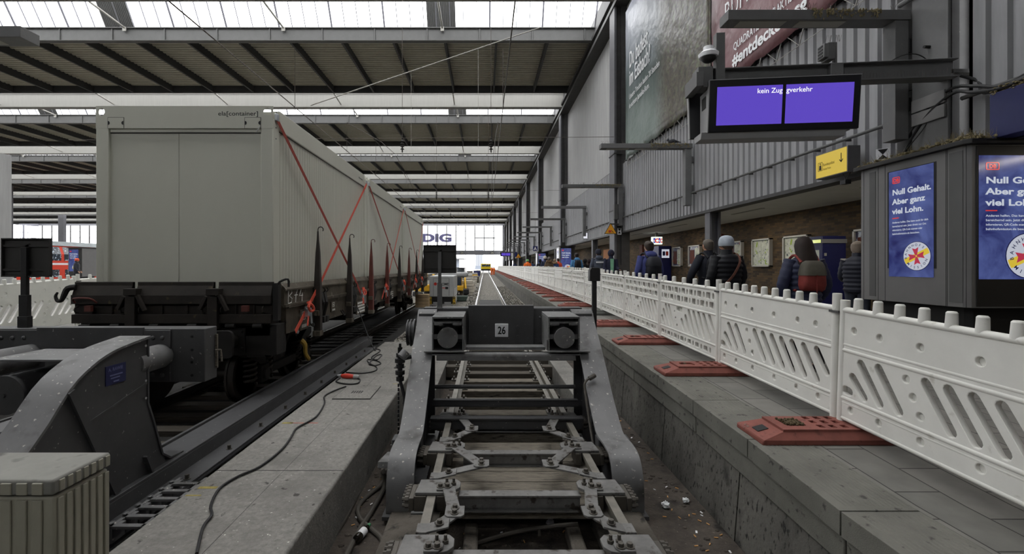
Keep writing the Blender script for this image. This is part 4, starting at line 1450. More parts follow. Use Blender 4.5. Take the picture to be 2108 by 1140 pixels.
# ================================================================ CONTAINERS
CXL, CXR = LX - 1.425, LX + 1.425
CZ0, CZ1 = 1.14, 4.52
CYS = [(7.32, 13.14), (13.22, 19.1), (19.18, 25.1)]
def container(k, y0, y1):
    t = thing('site_container', (LX, y0, CZ0), 'grey office container strapped on the wagon, ' + ['nearest of the three', 'middle one of the three', 'farthest of the three'][k], 'container', 'containers on the wagon')
    cp = MB()
    for x in (CXL, CXR - .2):
        cp.box(x, x + .2, y0, y0 + .22, CZ0, CZ1 - .2)
        cp.box(x, x + .2, y1 - .22, y1, CZ0, CZ1 - .2)
    cp.build_parts('corner_post', m_cont, t, bevel=.012)
    # top frame; the ends carry round corner holes
    for y in (y0, y1 - .16):
        vs, fs = plate2d([(CXL, CZ1 - .36), (CXR, CZ1 - .36), (CXR, CZ1), (CXL, CZ1)], [slot((CXL + .09, CZ1 - .11), (CXL + .09, CZ1 - .08), .05), slot((CXR - .10, CZ1 - .09), (CXR - .09, CZ1 - .09), .06)], .012, .002)
        MB().add([(v.x, y + .006 + v.z, v.y) for v in vs], fs).build('end_rail', m_cont, t, smooth=False)
    fr = MB()
    for x in (CXL, CXR - .12):
        fr.box(x, x + .12, y0 + .25, y1 - .25, CZ1 - .33, CZ1)
        fr.box(x, x + .12, y0 + .2, y1 - .2, CZ0, CZ0 + .18)
    for y in (y0 + .02, y1 - .14):
        fr.box(CXL + .25, CXR - .25, y, y + .12, CZ1 - .36, CZ1)
        fr.box(CXL + .1, CXR - .1, y, y + .12, CZ0, CZ0 + .18)
    fr.build_parts('frame_rail', m_cont, t, bevel=.01)
    r = MB().box(CXL + .12, CXR - .12, y0 + .2, y1 - .2, CZ1 - .12, CZ1 - .03)
    r.build('roof_sheet', m_cont, t)
    w = MB()
    for x in (CXL + .05, CXR - .03):
        prof, yy = [], y0 + .2
        while yy < y1 - .2:
            prof += [(x, yy), (x, yy + .098), (x - .010, yy + .104), (x - .010, yy + .112)]
            yy += .118
        xb = x - .03
        n = len(prof)
        w.add([(u, q, CZ0 + .1) for u, q in prof] + [(u, q, CZ1 - .32) for u, q in prof], [(i, i + 1, n + i + 1, n + i) for i in range(n - 1)])
        w.box(xb - .02, xb, y0 + .2, y1 - .2, CZ0 + .1, CZ1 - .3)
    w.build_parts('side_wall', m_cont, t, smooth=False, gap=.03)
    w = MB()
    for y in (y0 + .05, y1 - .08):
        w.box(CXL + .19, CXL + 1.30, y, y + .03, CZ0 + .1, CZ1 - .36)
        w.box(CXL + 1.306, CXR - .19, y, y + .03, CZ0 + .1, CZ1 - .36)
        w.box(CXL + .21, CXR - .21, y - .022, y, CZ1 - .415, CZ1 - .36)
    w.build_parts('end_wall', m_cont, t, bevel=.003)
    s = MB()
    s.box(CXR - .032, CXR - .028, y0 + .2, y1 - .2, CZ1 - .345, CZ1 - .325)
    s.box(CXL + .2, CXR - .2, y0 + .04, y0 + .05, CZ1 - .43, CZ1 - .415)
    s.build('seam', m_contdark, t, smooth=False)
    for x in (CXL + .2, CXR - .45):
        p = MB().box(x, x + .25, y0 - .008, y0 + .001, CZ1 - .36, CZ1 - .19).build('cover_plate', m_cont, t, bevel=.002)
        MB().box(x - .006, x, y0 - .006, y0 + .001, CZ1 - .36, CZ1 - .184).box(x + .25, x + .256, y0 - .006, y0 + .001, CZ1 - .36, CZ1 - .184).box(x, x + .25, y0 - .006, y0 + .001, CZ1 - .19, CZ1 - .184).build('cover_seam', m_contdark, p, smooth=False)
        q = MB()
        q.flat([(0 + .032 * math.cos(a), .032 * math.sin(a)) for a in [-1.57, -1, -.5, 0, .5, 1, 1.57]], (x, y0 - .009, CZ1 - .275), X, Z, .002)
        q.flat([(-.032 * math.cos(a), .032 * math.sin(a)) for a in [1.57, 1, .5, 0, -.5, -1, -1.57]], (x + .25, y0 - .009, CZ1 - .275), X, Z, .002)
        q.build('cover_hole', m_black, p, smooth=False)
    q = MB()
    q.flat(slot((0, -.02), (0, .02), .022), (CXR + .001, y0 + .12, CZ1 - .1), Y, Z, .002)
    q.flat(circ(0, 0, .012), (CXR + .001, y0 + .1, CZ1 - .32), Y, Z, .002)
    q.flat(circ(0, 0, .012), (CXR + .001, y0 + .1, CZ1 - .5), Y, Z, .002)
    q.build('corner_slot', m_black, t, smooth=False)
    a = MB()
    a.text('ela[container]', .098, (CXR - .24, y0 - .002, CZ1 - .155), X, Z, 'R', .008, width=.645)
    a.text('ela[container]', .07, (CXR + .002, y1 - .85, CZ1 - .20), Y, Z, 'L', .008)
    a.build('lettering', m_black, t, smooth=False)
    a = MB().text('ela[container]', .115, (CXL + .12, y0 - .004, CZ0 + .22), Z, -X, 'L', .01, width=.95)
    a.build('embossed_lettering', m_cont, t, smooth=False)
for k, (a, b) in enumerate(CYS):
    container(k, a, b)
o = MB().bar((CXR - .2, 7.29, 4.17), (CXR - .25, 7.28, 4.09), .03, .004).build('paper_tag', m_white, None, smooth=False, loc=(CXR - .22, 7.29, 4.1))
tag(o, 'tiny white paper tag hanging under the rail of the nearest container', 'tag')

# straps
SX = CXR + .012
def strap(k, y0, z0, y1, z1, mat, lab):
    t = thing('lashing_strap', (SX, y0, z0), lab, 'strap', 'lashing straps on the containers')
    a, b = V((SX + .01, y0, z0)), V((WX1 + .075, y1 + (y0 - y1) * ((1.6 - z1) / (z0 - z1)), 1.62))
    c = V((WX1 + .09, y1, z1))
    s = MB()
    d = (b - a).normalized()
    side = d.cross(X).normalized()
    s.bar(a, b, .005, .078, up=side)
    s.bar(b, c, .005, .085, up=side)
    s.build('webbing', mat, t, smooth=False)
    MB().box(SX - .02, SX + .025, y0 - .04, y0 + .04, z0 - .02, z0 + .09).build('hook', m_chrome, t, bevel=.006)
    q = b.lerp(c, .62)
    r = MB()
    r.obox(q + X * .03, (0, .05, 0), (.03, 0, 0), (0, 0, .09))
    r.tube(q + V((.03, -.07, .04)), q + V((.03, .07, .04)), .018, 8)
    r.bar(q + V((.06, .06, .06)), q + V((.08, .07, -.22)), .012, .03)
    r.build('ratchet', m_chrome, t, bevel=.004)
    e = MB()
    e.path([q + V((.03, 0, .16)), q + V((.08, .09, .10)), q + V((.09, .13, .02)), q + V((.07, .05, .0)), q + V((.07, -.05, .08)), q + V((.06, .03, .17))], .024, 6, 4)
    e.bar(q + V((.05, .02, .02)), q + V((.07, -.10, -.24)), .006, .05, up=Y)
    e.build('loose_end', m_strap, t, smooth=False)
strap(0, 7.42, 4.33, 11.9, .98, m_strapd, 'dark red strap falling from the front top corner of the nearest container')
strap(1, 13.05, 4.30, 7.55, .86, m_strap, 'red strap falling forward from the rear top corner of the nearest container')
strap(2, 13.32, 4.30, 17.7, 1.0, m_strapd, 'dark red strap falling from the front top corner of the middle container')
strap(3, 19.0, 4.30, 13.9, .95, m_strap, 'red strap falling forward from the rear top corner of the middle container')
strap(4, 19.3, 4.30, 22.6, 1.0, m_strapd, 'thin red strap falling from the front top corner of the farthest container')
strap(5, 25.0, 4.30, 20.0, .95, m_strap, 'thin red strap falling forward from the rear top corner of the farthest container')

# ================================================================ BARRIERS ON THE PLATFORM
BX = 3.17
def barrier(kind, solid_label):
    """one 2 m fence panel; its far end is at y = 0, it runs to y = -2.03"""
    t = thing('safety_barrier', (0, 0, 0), solid_label, 'barrier')
    L = 2.0
    def to3(vs, x=0):
        return [(x - v.z, -v.x, v.y) for v in vs]
    holes = []
    pads = MB()
    if kind == 'plain':
        tops = [(.03, .30, .10, .235), (.10, .43, .25, .235), (.18, .565, .40, .235), (.35, .575, .57, .235),
                (.74, .575, .96, .235), (.90, .575, 1.12, .235), (1.06, .575, 1.28, .235), (1.22, .575, 1.44, .235), (1.39, .575, 1.61, .235), (1.56, .575, 1.78, .235), (1.74, .575, 1.90, .335)]
        for a, b, c, d in tops:
            holes.append(slot((a + .03, b - .03), (c, d + .03), .036))
        for u, w in ((.62, .53), (.68, .41), (.74, .29), (.12, .11), (.40, .11), (.75, .11), (1.15, .11), (1.5, .11), (1.8, .11), (.13, .80), (.38, .79), (.72, .79), (1.12, .79), (1.5, .79), (1.75, .79)):
            holes.append(circ(u, w, .03, 14))
            pads.tube((.004, -u, w), (.016, -u, w), .034, 14)
    else:
        for r, z in enumerate((.86, .73)):
            u = .05
            q = r
            while u < 1.85:
                if q % 2 == 0:
                    holes.append(rrect(u, u + .13, z - .045, z + .045, .025))
                    u += .175
                else:
                    holes.append(slot((u + .025, z - .02), (u + .025, z + .02), .025))
                    u += .095
                q += 1
        tops = [(.04, .38, .12, .24), (.11, .50, .26, .24), (.20, .60, .40, .24), (.33, .60, .53, .24),
                (.84, .42, .95, .24), (.98, .50, 1.12, .24), (1.09, .60, 1.29, .24), (1.25, .60, 1.45, .24), (1.41, .60, 1.61, .24), (1.57, .60, 1.77, .24), (1.74, .60, 1.88, .36)]
        for a, b, c, d in tops:
            holes.append(slot((a + .03, b - .03), (c, d + .03), .036))
        holes.append(rrect(.68, .90, .52, .60, .025))
        u, q = .05, 0
        while u < 1.85:
            if q % 2 == 0:
                holes.append(rrect(u, u + .12, .065, .135, .02)); u += .165
            else:
                holes.append(slot((u + .025, .085), (u + .025, .115), .022)); u += .095
            q += 1
        for u, w in ((.60, .50), (.64, .40), (.70, .29)):
            holes.append(circ(u, w, .02))
    vs, fs = plate2d([(0, 0), (L, 0), (L, .97), (0, .97)], holes, .03, .007)
    p = MB().add(to3(vs), fs)
    if kind != 'plain':   # moulded pockets: the back wall of the recesses
        p.box(.026, .036, -1.98, -.02, .62, .95)
        p.box(.026, .036, -1.98, -.02, .02, .19)
        p.box(.026, .036, -1.98, -.02, .21, .61)
    p.build('plate', m_barr, t, angle=30)
    if pads.v:
        pads.build_parts('dimple', m_barr, t)
    r = MB()
    for z, rr in ((.965, .028), (.665, .02), (.615, .024), (.195, .024), (.155, .018), (.015, .022)):
        if kind != 'plain' and z in (.155, .665):
            continue
        r.tube((-.006, 0, z), (-.006, -L, z), rr, 12)
    r.build_parts('rail', m_barr, t)
    ks = [.14 + i * .193 for i in range(9)] if kind == 'plain' else [.14 + i * .38 for i in range(5)]
    kb = MB()
    for u in ks:
        kb.tube((0, -u, .97), (0, -u, 1.07), .036, 12, .032)
        kb.tube((0, -u, 1.07), (0, -u, 1.08), .032, 12, .024)
    kb.build_parts('knob', m_barr, t)
    for y, z1 in ((-.0, 1.0), (-L + .02, 1.05)):
        q = MB().tube((.0, y, -.02), (.0, y, z1 + .05), .036, 14)
        q.tube((.0, y, -.12), (.0, y, -.02), .022, 10)
        q.build('post', m_barr, t)
    MB().box(-.045, .045, -L - .05, -L + .06, .93, .95).build('clip', m_beam, t)
    return t
seq = 'AABBBABBABBBAABBABBBBABBABBABBBABBABBBABBABBBABBABBB'
protos = {'A': barrier('plain', '-'), 'B': barrier('pocket', '-')}
used = set()
JY = [4.06 + 2.06 * (i - 1) for i in range(len(seq) + 2)]
for i, s in enumerate(seq):
    far = JY[i + 1] - .015
    lab = 'white plastic barrier %s, %s from the front in the platform fence' % ('with a solid upper band' if s == 'A' else 'with pocketed upper band', nth(i + 1))
    zz = plat(far) + .13
    if s in used:
        o = copy_tree(protos[s], (BX, far, zz), lab)
    else:
        o = protos[s]; used.add(s)
        o.location = (BX, far, zz); o['label'] = lab
    o['group'] = 'white barriers along the platform fence'
    o.rotation_euler.x = math.atan((plat(far) - plat(far - 2.03)) / 2.03)
# left fence on the platform behind the wagon
for i in range(6):
    far = 10.34 + (i - 1) * 2.06
    lab = 'dusty white barrier on the left platform behind the wagon, %s from the front' % nth(i + 1)
    o = copy_tree(protos['A' if i < 2 else 'B'], (-9.3, far, plat(far) + .06), lab)
    o['group'] = 'white barriers on the left platform'
def foot(mat, label):
    t = thing('barrier_weight', (0, 0, 0), label, 'barrier foot')
    a = MB()
    r0 = [(0, -.2), (1.35, -.2), (1.35, .2), (0, .2)]
    def ring(x0, x1, y, z):
        return [V((x0, -y, z)), V((x1, -y, z)), V((x1, y, z)), V((x0, y, z))]
    a.rings([ring(0, 1.35, .2, 0), ring(0, 1.35, .2, .045), ring(.20, 1.15, .15, .10)])
    a.build('base', mat, t, bevel=.012)
    vs, fs = plate2d([(.20, -.15), (1.15, -.15), (1.15, .15), (.20, .15)],
                     [rrect(.28, .46, -.07, .07, .03)] + [rrect(x, x + .05, y - .03, y + .03, .006) for x in (.54, .64, .74, .92) for y in (-.08, .02, .11)], .022)
    MB().add([(v.x, v.y, .109 + v.z) for v in vs], fs).build('top', mat, t, smooth=False)
    MB().obox((.095, 0, .0745), (.045, 0, .0125), (0, .045, 0), (-.0005, 0, .002)).build('hand_hole', m_black, t, smooth=False)
    return t
fp = {'r': foot(m_foot, '-'), 'g': foot(m_footg, '-')}
fused = set()
for i in range(len(seq) + 1):
    y = JY[i] + .0 - .08
    if i == 0:
        y = JY[0] - .05
    c = 'g' if i in (5, 16, 19, 27) else 'r'
    lab = '%s rubber barrier foot under the %s joint of the platform fence from the front' % ('grey' if c == 'g' else 'red', nth(i + 1))
    loc = (XE + .06 + (.1 if c == 'g' else 0), y, plat(y - .2) + .004)
    if c in fused:
        o = copy_tree(fp[c], loc, lab)
    else:
        o = fp[c]; fused.add(c); o.location = loc; o['label'] = lab
    o['group'] = 'rubber feet under the platform fence'
    o.rotation_euler.x = math.atan((plat(y + .2) - plat(y - .2)) / .4)
g = MB()
random.seed(3)
for k in range(150):
    x, y = random.uniform(XE + .34, XE + .51), random.uniform(JY[1] - .15, JY[1] - .01)
    g.ball((x, y, plat(y) + .118 + random.uniform(-.01, .008)), random.uniform(.006, .014), None, None, 5, 3)
tag(g.build('soil_crumbs', m_debris, None, loc=(XE + .4, JY[1], .6)), 'brown soil and crumbs filling the hollow of a red barrier foot', 'soil', None, 'stuff')

# ================================================================ LAMP ARMS
for i in range(13):
    y = 6.95 + 7.45 * i - (.3 if i == 2 else 0)
    dx0 = -.13 if i == 0 else 0
    t = thing('platform_lamp', (6.4, y, 3.9), 'grey angled lamp arm on the hall wall, %s from the front' % nth(i + 1), 'lamp', 'lamp arms along the hall wall')
    MB().box(6.30 + dx0, 6.50 + dx0, y - .11, y + .11, 3.85, 5.78).build('post', m_post, t, bevel=.006)
    g = MB().box(3.65, 6.52 + dx0, y - .13, y + .13, 5.64, 5.79)
    g.box(6.5 + dx0, 6.595 + dx0, y - .05, y + .05, 4.3, 4.5); g.box(6.5 + dx0, 6.595 + dx0, y - .05, y + .05, 5.2, 5.4)
    g.build('arm', m_post, t, bevel=.006)
    if i < 6:
        for a, b in ((3.85, 4.55), (4.75, 5.45)):
            MB().box(a, b, y - .09, y + .09, 5.632, 5.642).build('diffuser', m_diff, t, smooth=False)
    if i < 3:
        g = MB()
        random.seed(20 + i)
        for q in range(26):
            x = random.uniform(3.7, 6.4)
            for e in range(2):
                dx = random.uniform(-.05, .05)
                g.tube((x, y - .1, 5.79), (x + dx, y - .12 + random.uniform(-.04, .1), 5.88), .0022, 4)
        tag(g.build('bird_spikes', m_wire, t, smooth=False), kind='stuff')
        g = MB()
        for q in range(120):
            x = random.uniform(4.9, 5.95) if i == 0 else random.uniform(5.2, 6.4)
            g.ball((x, y - .145, 5.79 - abs(random.gauss(0, .06))), random.uniform(.008, .02), .008, random.uniform(.01, .03), 5, 3)
        tag(g.build('bird_dirt', m_net, t), kind='stuff')
t = thing('pigeon', (5.95, 14.4, 5.79), 'dark pigeon perched on the second lamp arm from the front', 'pigeon')
g = MB()
g.rings([[V((5.95 + a, 14.4 + b * math.cos(q), 5.88 + dz + c * math.sin(q))) for q in [k * math.pi / 5 for k in range(10)]] for a, b, c, dz in
         ((-.16, .01, .01, .0), (-.13, .04, .045, .0), (-.06, .065, .07, .0), (.02, .065, .07, .01), (.1, .045, .045, .0), (.2, .03, .012, -.02), (.26, .025, .006, -.03))])
g.ball((5.80, 14.4, 5.93), .038, .035, .038, 10, 6)
g.tube((5.765, 14.4, 5.925), (5.735, 14.4, 5.915), .01, 6, .002)
for d in (-.02, .02):
    g.tube((5.95, 14.4 + d, 5.79), (5.95, 14.4 + d, 5.84), .006, 5)
g.build('body', m_pigeon, t)
# lamp arm on the left platform
t = thing('platform_lamp', (-8.0, 7.5, 5.6), 'grey lamp arm end reaching in at the upper left corner', 'lamp')
g = MB().box(-11.0, -7.45, 7.3, 7.62, 5.62, 5.80)
g.build('arm', m_post, t, bevel=.006)
MB().box(-8.9, -7.9, 7.36, 7.56, 5.612, 5.622).build('diffuser', m_diff, t, smooth=False)
MB().box(-11.0, -10.8, 7.3, 7.6, plat(7), 5.62).build('post', m_post, t)

# ================================================================ DEPARTURE DISPLAY
def display(org, yaw, name, lab, big):
    """hanging double display; local x to the right, y away, z up, origin at the beam's wall end"""
    t = thing('platform_display', org, lab, 'display')
    t.rotation_euler.z = yaw
    def B(g, nm, m, par=None, **k):
        o = g.build(nm, m, None, loc=(0, 0, 0), **k)
        o.parent = par or t
        return o
    # beam
    g = MB().box(-3.36, 0, -.02, .02, -.10, .12)
    g.box(-3.36, 0, -.1, .1, -.12, -.10); g.box(-3.36, 0, -.1, .1, .12, .135)
    g.box(-3.40, -3.2, -.13, .13, -.14, .15)
    g.box(-1.62, -1.46, -.11, -.02, -.10, .13)
    g.prism([(-.02, -.1), (.12, -.1), (.12, .3), (-.02, .13)], 'y', -.02, .02) if False else None
    B(g, 'beam', m_post, bevel=.004)
    g = MB().box(-3.45, -3.35, -.2, .3, -.15, .05)
    g.box(-3.16, -3.04, -.14, -.02, -.12, .62)
    B(g, 'bracket', m_post, bevel=.004)
    # cases: a V of two flat screens
    tilt = .085
    for sgn, nm in ((-1, 'front'), (1, 'back')):
        yb = -.11 if sgn < 0 else .28
        R = lambda x, z: V((x, yb + sgn * (-(z + .2)) * tilt * -1, z))
        c = MB()
        xo = 0 if sgn < 0 else -.14
        c.obox((-2.26 + xo, yb, -.425), (1.0, 0, 0), (0, .028, 0), (0, sgn * tilt * .36, .362))
        cs = B(c, 'case', m_screen_case, bevel=.012)
        ed = MB()
        ed.obox((-3.264 + xo, yb, -.425), (.006, 0, 0), (0, .03, 0), (0, sgn * tilt * .36, .362))
        ed.obox((-2.26 + xo, yb + sgn * tilt * .36, -.063), (1.0, 0, 0), (0, .03, 0), (0, 0, .005))
        B(ed, 'case_edge', m_case_grey, cs)
        for a, b in ((-3.11, -2.235), (-2.19, -1.31)):
            s = MB().obox(((a + b) / 2 + xo - .045, yb + sgn * .029, -.43), ((b - a) / 2, 0, 0), (0, .001, 0), (0, sgn * tilt * .27, .265))
            B(s, 'screen', m_screen, cs, smooth=False)
        if sgn < 0 and big:
            tx = MB()
            ud = V((0, -tilt, 1))
            tx.text('kein Zug', .095, (-2.283, yb - .032 - tilt * .155, -.27), X, ud, 'R', .004)
            tx.text('gverkehr', .095, (-2.233, yb - .032 - tilt * .155, -.27), X, ud, 'L', .004)
            B(tx, 'screen_text', m_screentext, cs, smooth=False)
    g = MB().box(-3.2, -1.3, -.08, .25, -.16, -.12)
    g.prism([(-.08, -.775), (.25, -.775), (.21, -.87), (-.04, -.87)], 'x', -3.34, -1.40)
    g.box(-3.25, -3.20, -.07, .24, -.80, -.15); g.box(-1.40, -1.35, -.07, .24, -.80, -.15)
    B(g, 'housing', m_case_grey, bevel=.006)
    g = MB()
    for k in range(4):
        g.tube((-3.19 - .004, .08, -.75 + k * .03), (-3.19, .08, -.75 + k * .03), .01, 8)
    B(MB().box(-3.256, -3.25, .0, .15, -.40, -.23), 'vent', m_kioskd, smooth=False)
    if big:
        # dome camera
        d = MB()
        d.tube((-3.22, -.1, .40), (-3.10, -.08, .40), .03, 10)
        d.tube((-3.26, -.12, .43), (-3.26, -.12, .36), .07, 20)
        d.tube((-3.26, -.12, .36), (-3.26, -.12, .33), .10, 24, .135)
        d.tube((-3.26, -.12, .33), (-3.26, -.12, .28), .135, 24, .125)
        cm = B(d, 'camera_housing', m_white)
        d = MB().ball((-3.26, -.12, .285), .10, .10, .085, 20, 10)
        B(d, 'camera_dome', m_black, cm)
        # loudspeaker
        d = MB().box(-1.66, -1.56, -.10, .06, .19, .43)
        d.box(-1.72, -1.66, -.12, .04, .21, .41)
        d.box(-1.53, -1.49, -.03, .03, .13, .46)
        d.box(-1.95, -1.5, -.05, .05, .135, .16)
        sp = B(d, 'speaker', m_post, bevel=.01)
        d = MB()
        for k in range(4):
            d.box(-1.725, -1.72, -.09, .01, .23 + k * .045, .255 + k * .045)
        B(d, 'speaker_grille', m_black, sp, smooth=False)
        d = MB()
        random.seed(5)
        for k in range(70):
            x = -3.1 + k * .044
            d.tube((x, -.105, -.10), (x + random.uniform(-.015, .015), -.115, -.02 + random.uniform(-.02, .01)), .0018, 4)
        for k in range(16):
            x = random.choice([-3.26, -1.6]) + random.uniform(-.1, .1)
            d.tube((x, -.1, .43), (x + random.uniform(-.03, .03), -.1, .52), .0018, 4)
        tag(B(d, 'bird_spikes', m_wire, smooth=False), kind='stuff')
    return t
display((6.45, 6.28, 4.645), -.105, 'd', 'big hanging violet screen reading kein Zugverkehr over the platform', True)
display((6.6, 94, 4.75), 0, 'd', 'small far violet screen over the platform near the hall end', False)

# ================================================================ NEAR WALL FITTINGS
t = thing('wall_panel', (6.5, 7.6, 4), 'dark grey panelled plate on the near column beside the lamp post', 'panel')
g = MB().box(6.40, 6.446, 6.29, 6.82, 3.56, 7.4)
g.build('plate', m_post, t, bevel=.006)
g = MB()
g.box(6.37, 6.40, 6.31, 6.80, 4.22, 4.40); g.box(6.37, 6.40, 6.31, 6.80, 4.02, 4.20)
g.build('slat', m_kiosk, t, bevel=.004)
MB().tube((6.38, 6.25, 5.95), (6.38, 7.0, 5.95), .04, 10).build('rail', m_post, t)
g = MB().tube((6.32, 6.55, 5.1), (6.40, 6.55, 5.1), .022, 8)
g.build('stud', m_black, t)
t = thing('blue_box', (6.4, 5.3, 3.54), 'dark blue metal sign box standing on the near kiosk roof at the right edge', 'box')
g = MB().box(6.34, 6.56, 4.2, 5.72, 3.535, 4.10)
g.build('body', m_blueplate, t, bevel=.01)
g = MB()
random.seed(12)
for k in range(240):
    x = random.uniform(6.34, 6.56)
    g.ball((x, random.uniform(5.2, 5.75), 4.10 + random.uniform(-.02, .07)), random.uniform(.012, .03), random.uniform(.012, .03), .01, 5, 3)
tag(g.build('bird_nest', m_net, t), kind='stuff')
for k, pts in enumerate(([(6.5, 6.22, 4.55), (6.62, 6.1, 4.42), (6.5, 5.95, 4.22), (6.42, 5.7, 4.16), (6.45, 5.4, 4.24), (6.5, 4.9, 4.42)],
                         [(6.42, 6.9, 3.9), (6.40, 6.6, 4.2), (6.40, 6.25, 4.38), (6.43, 5.95, 4.30), (6.40, 5.65, 4.18), (6.45, 5.35, 4.22), (6.5, 4.9, 4.38)],
                         [(6.42, 6.95, 3.7), (6.39, 6.6, 4.1), (6.38, 6.2, 4.3), (6.38, 5.95, 4.22), (6.36, 5.6, 4.14), (6.42, 5.3, 4.2), (6.5, 4.8, 4.34)])):
    o = MB().path(pts, .022, 8, 5).build('wall_cable', m_rubber, None, loc=pts[0])
    tag(o, 'thick black cable looping round the near hall column, %s of three' % nth(k + 1), 'cable', 'cables round the near column')
p0, p1, p2 = V((5.32, 6.4, 4.55)), V((5.95, 6.5, 4.95)), V((6.3, 6.5, 4.9))
o = MB().path([p0, p1, p2, (6.42, 6.5, 4.5), (6.4, 6.6, 4.0), (6.2, 6.9, 3.52)], .007, 6, 6).build('wall_cable', m_rubber, None, loc=p0)
tag(o, 'thin black cable hanging from the display to the kiosk roof', 'cable')

# ================================================================ KIOSKS
def poster(par, org, xd, w, h, dark=False, near=True, light=1):
    org, xd = V(org), V(xd)
    nd = xd.cross(Z)
    def P(u, v, d=.0):
        return org + xd * u + Z * v + nd * d
    s = MB()
    s.add([P(0, 0), P(w, 0), P(w, h), P(0, h)], [(0, 1, 2, 3)])
    sc = s.build('screen', m_poster, par, smooth=False)
    q = MB()
    e = .003
    q.mat(m_ptext)
    hs = h * .072
    for i, l in enumerate(('Null Gehalt.', 'Aber ganz', 'viel Lohn.')):
        q.text(l, hs, P(w * .09, h * (.775 - .09 * i), e), xd, Z, 'L', .03, width=w * (.86, .74, .70)[i])
    if near:
        for i, l in enumerate(('Anderen helfen. Das kann auch für dich', 'bereichernd sein. Jetzt direkt vor Ort', 'informieren, QR-Code scannen oder', 'bahnhofsmission.de besuchen.')):
            q.text(l, hs * .34, P(w * .09, h * (.505 - .036 * i), e), xd, Z, 'L', .012, width=w * (.80, .76, .68, .62)[i])
    q.build('lettering', None, sc, smooth=False)
    q = MB()
    q.mat(m_pred)
    q.flat([(0, 0), (w * .15, 0), (w * .15, h * .008), (0, h * .008)], P(w * .09, h * .55, .0), xd, Z, e)
    q.build('red_dash', None, sc, smooth=False)
    q = MB().mat(m_pred)
    # red logo: rounded frame and letters
    a, b = w * .18, h * .062
    o1, o2 = rrect(0, a, 0, b, b * .2), rrect(a * .08, a * .92, b * .12, b * .88, b * .12)
    n = len(o1)
    O = P(w * .09, h * .882, e)
    q.add([O + xd * u + Z * v for u, v in o1] + [O + xd * u + Z * v for u, v in o2], [(i, (i + 1) % n, n + (i + 1) % n, n + i) for i in range(n)])
    q.text('DB', b * .72, P(w * .09 + a / 2, h * .882 + b * .24, e), xd, Z, 'C', .04)
    q.build('logo', None, sc, smooth=False)
    q = MB()
    # round badge
    r = w * .29
    bc = (w * .65, h * .19)
    q.mat(m_pnavy); q.flat(circ(0, 0, r * 1.04, 36), P(*bc), xd, Z, e)
    q.mat(m_pwhite); q.flat(circ(0, 0, r, 36), P(*bc, e), xd, Z, e)
    q.mat(m_pyel)
    band = []
    for ang in (-8, 0, 8, 16, 24, 32, 40, 48):
        pass
    c1 = [(r * .97 * math.cos(math.radians(t_)), r * .97 * math.sin(math.radians(t_))) for t_ in (12, 20, 28, 36)]
    c2 = [(r * .97 * math.cos(math.radians(t_)), r * .97 * math.sin(math.radians(t_))) for t_ in (180 + 12, 180 + 20, 180 + 28, 180 + 36)]
    q.flat(c1 + c2, P(*bc, 2 * e), xd, Z, e * .5)
    q.mat(m_pcross)
    for kx in range(4):
        ca, sa = math.cos(math.radians(90 * kx + 8)), math.sin(math.radians(90 * kx + 8))
        tri = [(r * .06, -r * .07), (r * .60, -r * .24), (r * .50, 0), (r * .60, r * .24), (r * .06, r * .07)]
        q.flat([(u * ca - v * sa, u * sa + v * ca) for u, v in tri], P(*bc, 3 * e), xd, Z, e * .5)
    q.mat(m_pnavy)
    def arc(txt, a0, a1, rad, flip):
        for i, chh in enumerate(txt):
            an = math.radians(a0 + (a1 - a0) * i / (len(txt) - 1))
            up = (xd * math.cos(an) + Z * math.sin(an)) * (-1 if flip else 1)
            xr = up.cross(nd)
            q.text(chh, r * .24, P(bc[0] + rad * math.cos(an), bc[1] + rad * math.sin(an), 4 * e) - up * r * .08, xr, up, 'C', .01)
    arc('BAHNHOFS', 190, 50, r * .80, False)
    arc('MISSION', 222, 338, r * .80, True)
    q.build('badge', None, sc, smooth=False)
